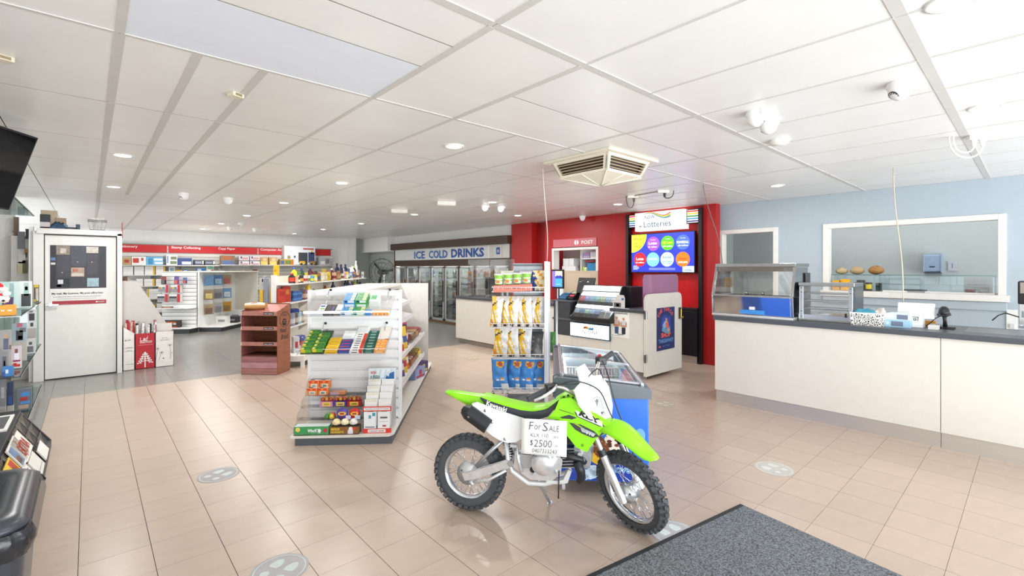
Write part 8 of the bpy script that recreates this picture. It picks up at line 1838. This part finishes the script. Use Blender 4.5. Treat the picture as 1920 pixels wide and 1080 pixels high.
socket(5.742, 3.832, -.75, 'cream ceiling socket with brown looped cord left of the lottery sign', [loop(.02, -.09, .09)], 'e4dfd2', '5a4a3e')
one(MB().tube([(5.65, 3.33, 2.576), (5.74, 3.8, 2.576)], .006, mat('8f8b82', .5), 5), 'ceiling_cable', 'thin cable between the two cream ceiling sockets', 'cable')
def hang(name, l, p, q, c, sag=.02, r=.005):
    P_, Q_ = V(p), V(q); one(MB().tube([tuple(P_.lerp(Q_, k / 12) + V((sag * math.sin(PI * k / 12), sag * .5 * math.sin(2 * PI * k / 12), 0)) - P_) for k in range(13)], r, mat(c, .6), 6), name, l, 'cable', p)
hang('suspended_cable', 'white cord hanging from the ceiling to the chip stand', (3.469, 3.387, 2.578), CH.w(.36, .28, 1.632), 'e9e8e4')
hang('suspended_cable', 'beige cord hanging from the ceiling behind the white register', (6.147, .982, 2.578), (5.86, .86, 1.22), 'cfc6b2')
hang('suspended_cable', 'dark grey cord hanging from the ceiling to the hot food display', (5.618, 2.741, 2.578), (5.75, 2.56, 1.606), '6d6a66', .03, .004)
# air conditioning diffuser
AC = mat('e9e2d0', .45, v=.03); AD = mat('4a4038', .6)
t = thing('air_conditioner', 'cream square ceiling air conditioner diffuser with slatted sides', 'air conditioner', (3.66, 2.80, 2.58))
sub(MB().box(-.39, .39, -.39, .39, -.022, 0, AC), 'flange', t, .006)
h0, h1, z0, z1 = .335, .275, -.022, -.165
for k in range(4):
    rm = Matrix.Rotation(k * PI / 2, 4, 'Z'); L = lambda f, x: (x * (h0 + (h1 - h0) * f), -(h0 + (h1 - h0) * f), z0 + (z1 - z0) * f)
    fr_ = MB()
    for f0, f1, a0, a1 in ((0, .14, -1, 1), (.86, 1, -1, 1), (.14, .86, -1, -.86), (.14, .86, .86, 1)):
        q = [L(f0, a0), L(f0, a1), L(f1, a1), L(f1, a0)]
        fr_.add(q + [(x, y + .02, z) for x, y, z in q], [(3, 2, 1, 0), (4, 5, 6, 7), (0, 1, 5, 4), (2, 3, 7, 6), (1, 2, 6, 5), (3, 0, 4, 7)], AC)
    o = sub(fr_.xf(rm), 'side_frame', t)
    sub(MB().add([(x * .9, y + .06, z) for x, y, z in (L(.1, -1), L(.1, 1), L(.9, 1), L(.9, -1))], [(3, 2, 1, 0)], AD).xf(rm), 'dark_throat', o)
    for j in range(4):
        f = .26 + .17 * j; a, b = L(f, -.86), L(f, .86)
        sub(MB().prism([(a[1] + .0, a[2] - .006), (a[1] + .045, a[2] + .018), (a[1] + .045, a[2] + .022), (a[1], a[2] - .001)], 'x', a[0], b[0], mat('c9b596', .5)).xf(rm), 'louvre', o)
m = MB(); m.add([(-h1, -h1, z1), (h1, -h1, z1), (h1, h1, z1), (-h1, h1, z1), (0, 0, z1 - .075)], [(0, 4, 1), (1, 4, 2), (2, 4, 3), (3, 4, 0), (0, 1, 2, 3)], AC)
for a in [k * PI / 4 for k in range(8)]: 
    r_ = h1 / max(abs(math.cos(a)), abs(math.sin(a))); m.tube([(0, 0, z1 - .076), (r_ * math.cos(a), r_ * math.sin(a), z1 - .002)], .005, AC, 5)
sub(m, 'bottom_pyramid', t)

# ================================================================ floor: mat and footprint stickers
MT = Fr(3.178, 1.298, -.161)
t = thing('door_mat', 'charcoal flecked entrance mat with black rubber border in the foreground', 'mat', MT.w(0, 0), MT.rz)
carp = mat('6a6f74', .95, v=.85, s=130, bump=.6)
sub(MB().box(-2.0, 0, -1.75, 0, .001, .007, mat('2b2d30', .7)), 'rubber_border', t, .003); sub(MB().box(-1.97, -.012, -1.73, -.035, .0065, .012, carp), 'carpet_pile', t)
def foot(mb, x, y, L, a, M):
    pts = []
    for k in range(20):
        q = 2 * PI * k / 20; r = .5 * L
        pts.append((r * .42 * math.cos(q) * (1.05 if math.sin(q) > .2 else .75), r * math.sin(q)))
    ca_, sa_ = math.cos(a), math.sin(a)
    up = [(px_, py_) for px_, py_ in pts if py_ > -L * .12]; lo = [(L * .16 * math.cos(2 * PI * k / 12), -L * .36 + L * .15 * math.sin(2 * PI * k / 12)) for k in range(12)]
    for P_ in (up, lo): mb.prism([(x + ca_ * u - sa_ * v, y + sa_ * u + ca_ * v) for u, v in P_], 'z', .0018, .0024, M)
for x, y, a, c, c2, l in ((.724, 4.10, -1.1, 'a09da0', 'c3cdc8', 'grey round footprint sticker on the left aisle floor'), (.73, 2.60, -1.0, 'a3a1a4', 'bfc9c4', 'grey round footprint sticker cut off by the bottom picture edge'), (3.945, 1.357, -.2, 'bdbbb4', 'd3d1c9', 'faded footprint sticker in front of the cream counter'), (2.55, 1.42, -.2, 'b0b0b2', 'cdd6d4', 'footprint sticker half under the mat by the front wheel'), (4.903, 2.839, -.3, 'b5a898', 'c9c2b4', 'worn footprint sticker beyond the freezer'), (4.899, 6.485, -.6, 'b5a592', 'c9bca8', 'small distant footprint sticker in front of the post counter')):
    t = thing('footprint_sticker', l, 'floor sticker', (x, y, 0))
    sub(MB().cyl((0, 0, .0004), (0, 0, .0014), .138, mat(c, .45, v=.06), 40), 'disc', t)
    m = MB(); n = 40
    vs = [(r * math.cos(2 * PI * k / n), r * math.sin(2 * PI * k / n), .0019) for r in (.119, .125) for k in range(n)]
    m.add(vs, [(k, (k + 1) % n, n + (k + 1) % n, n + k) for k in range(n)], mat(c2, .5)); sub(m, 'ring', t)
    for s in (-1, 1): m = MB(); foot(m, .045 * s * math.cos(a), .045 * s * math.sin(a), .15, a, mat(c2, .5)); sub(m, 'footprint', t)
bpy.data.scenes.remove(_scr)
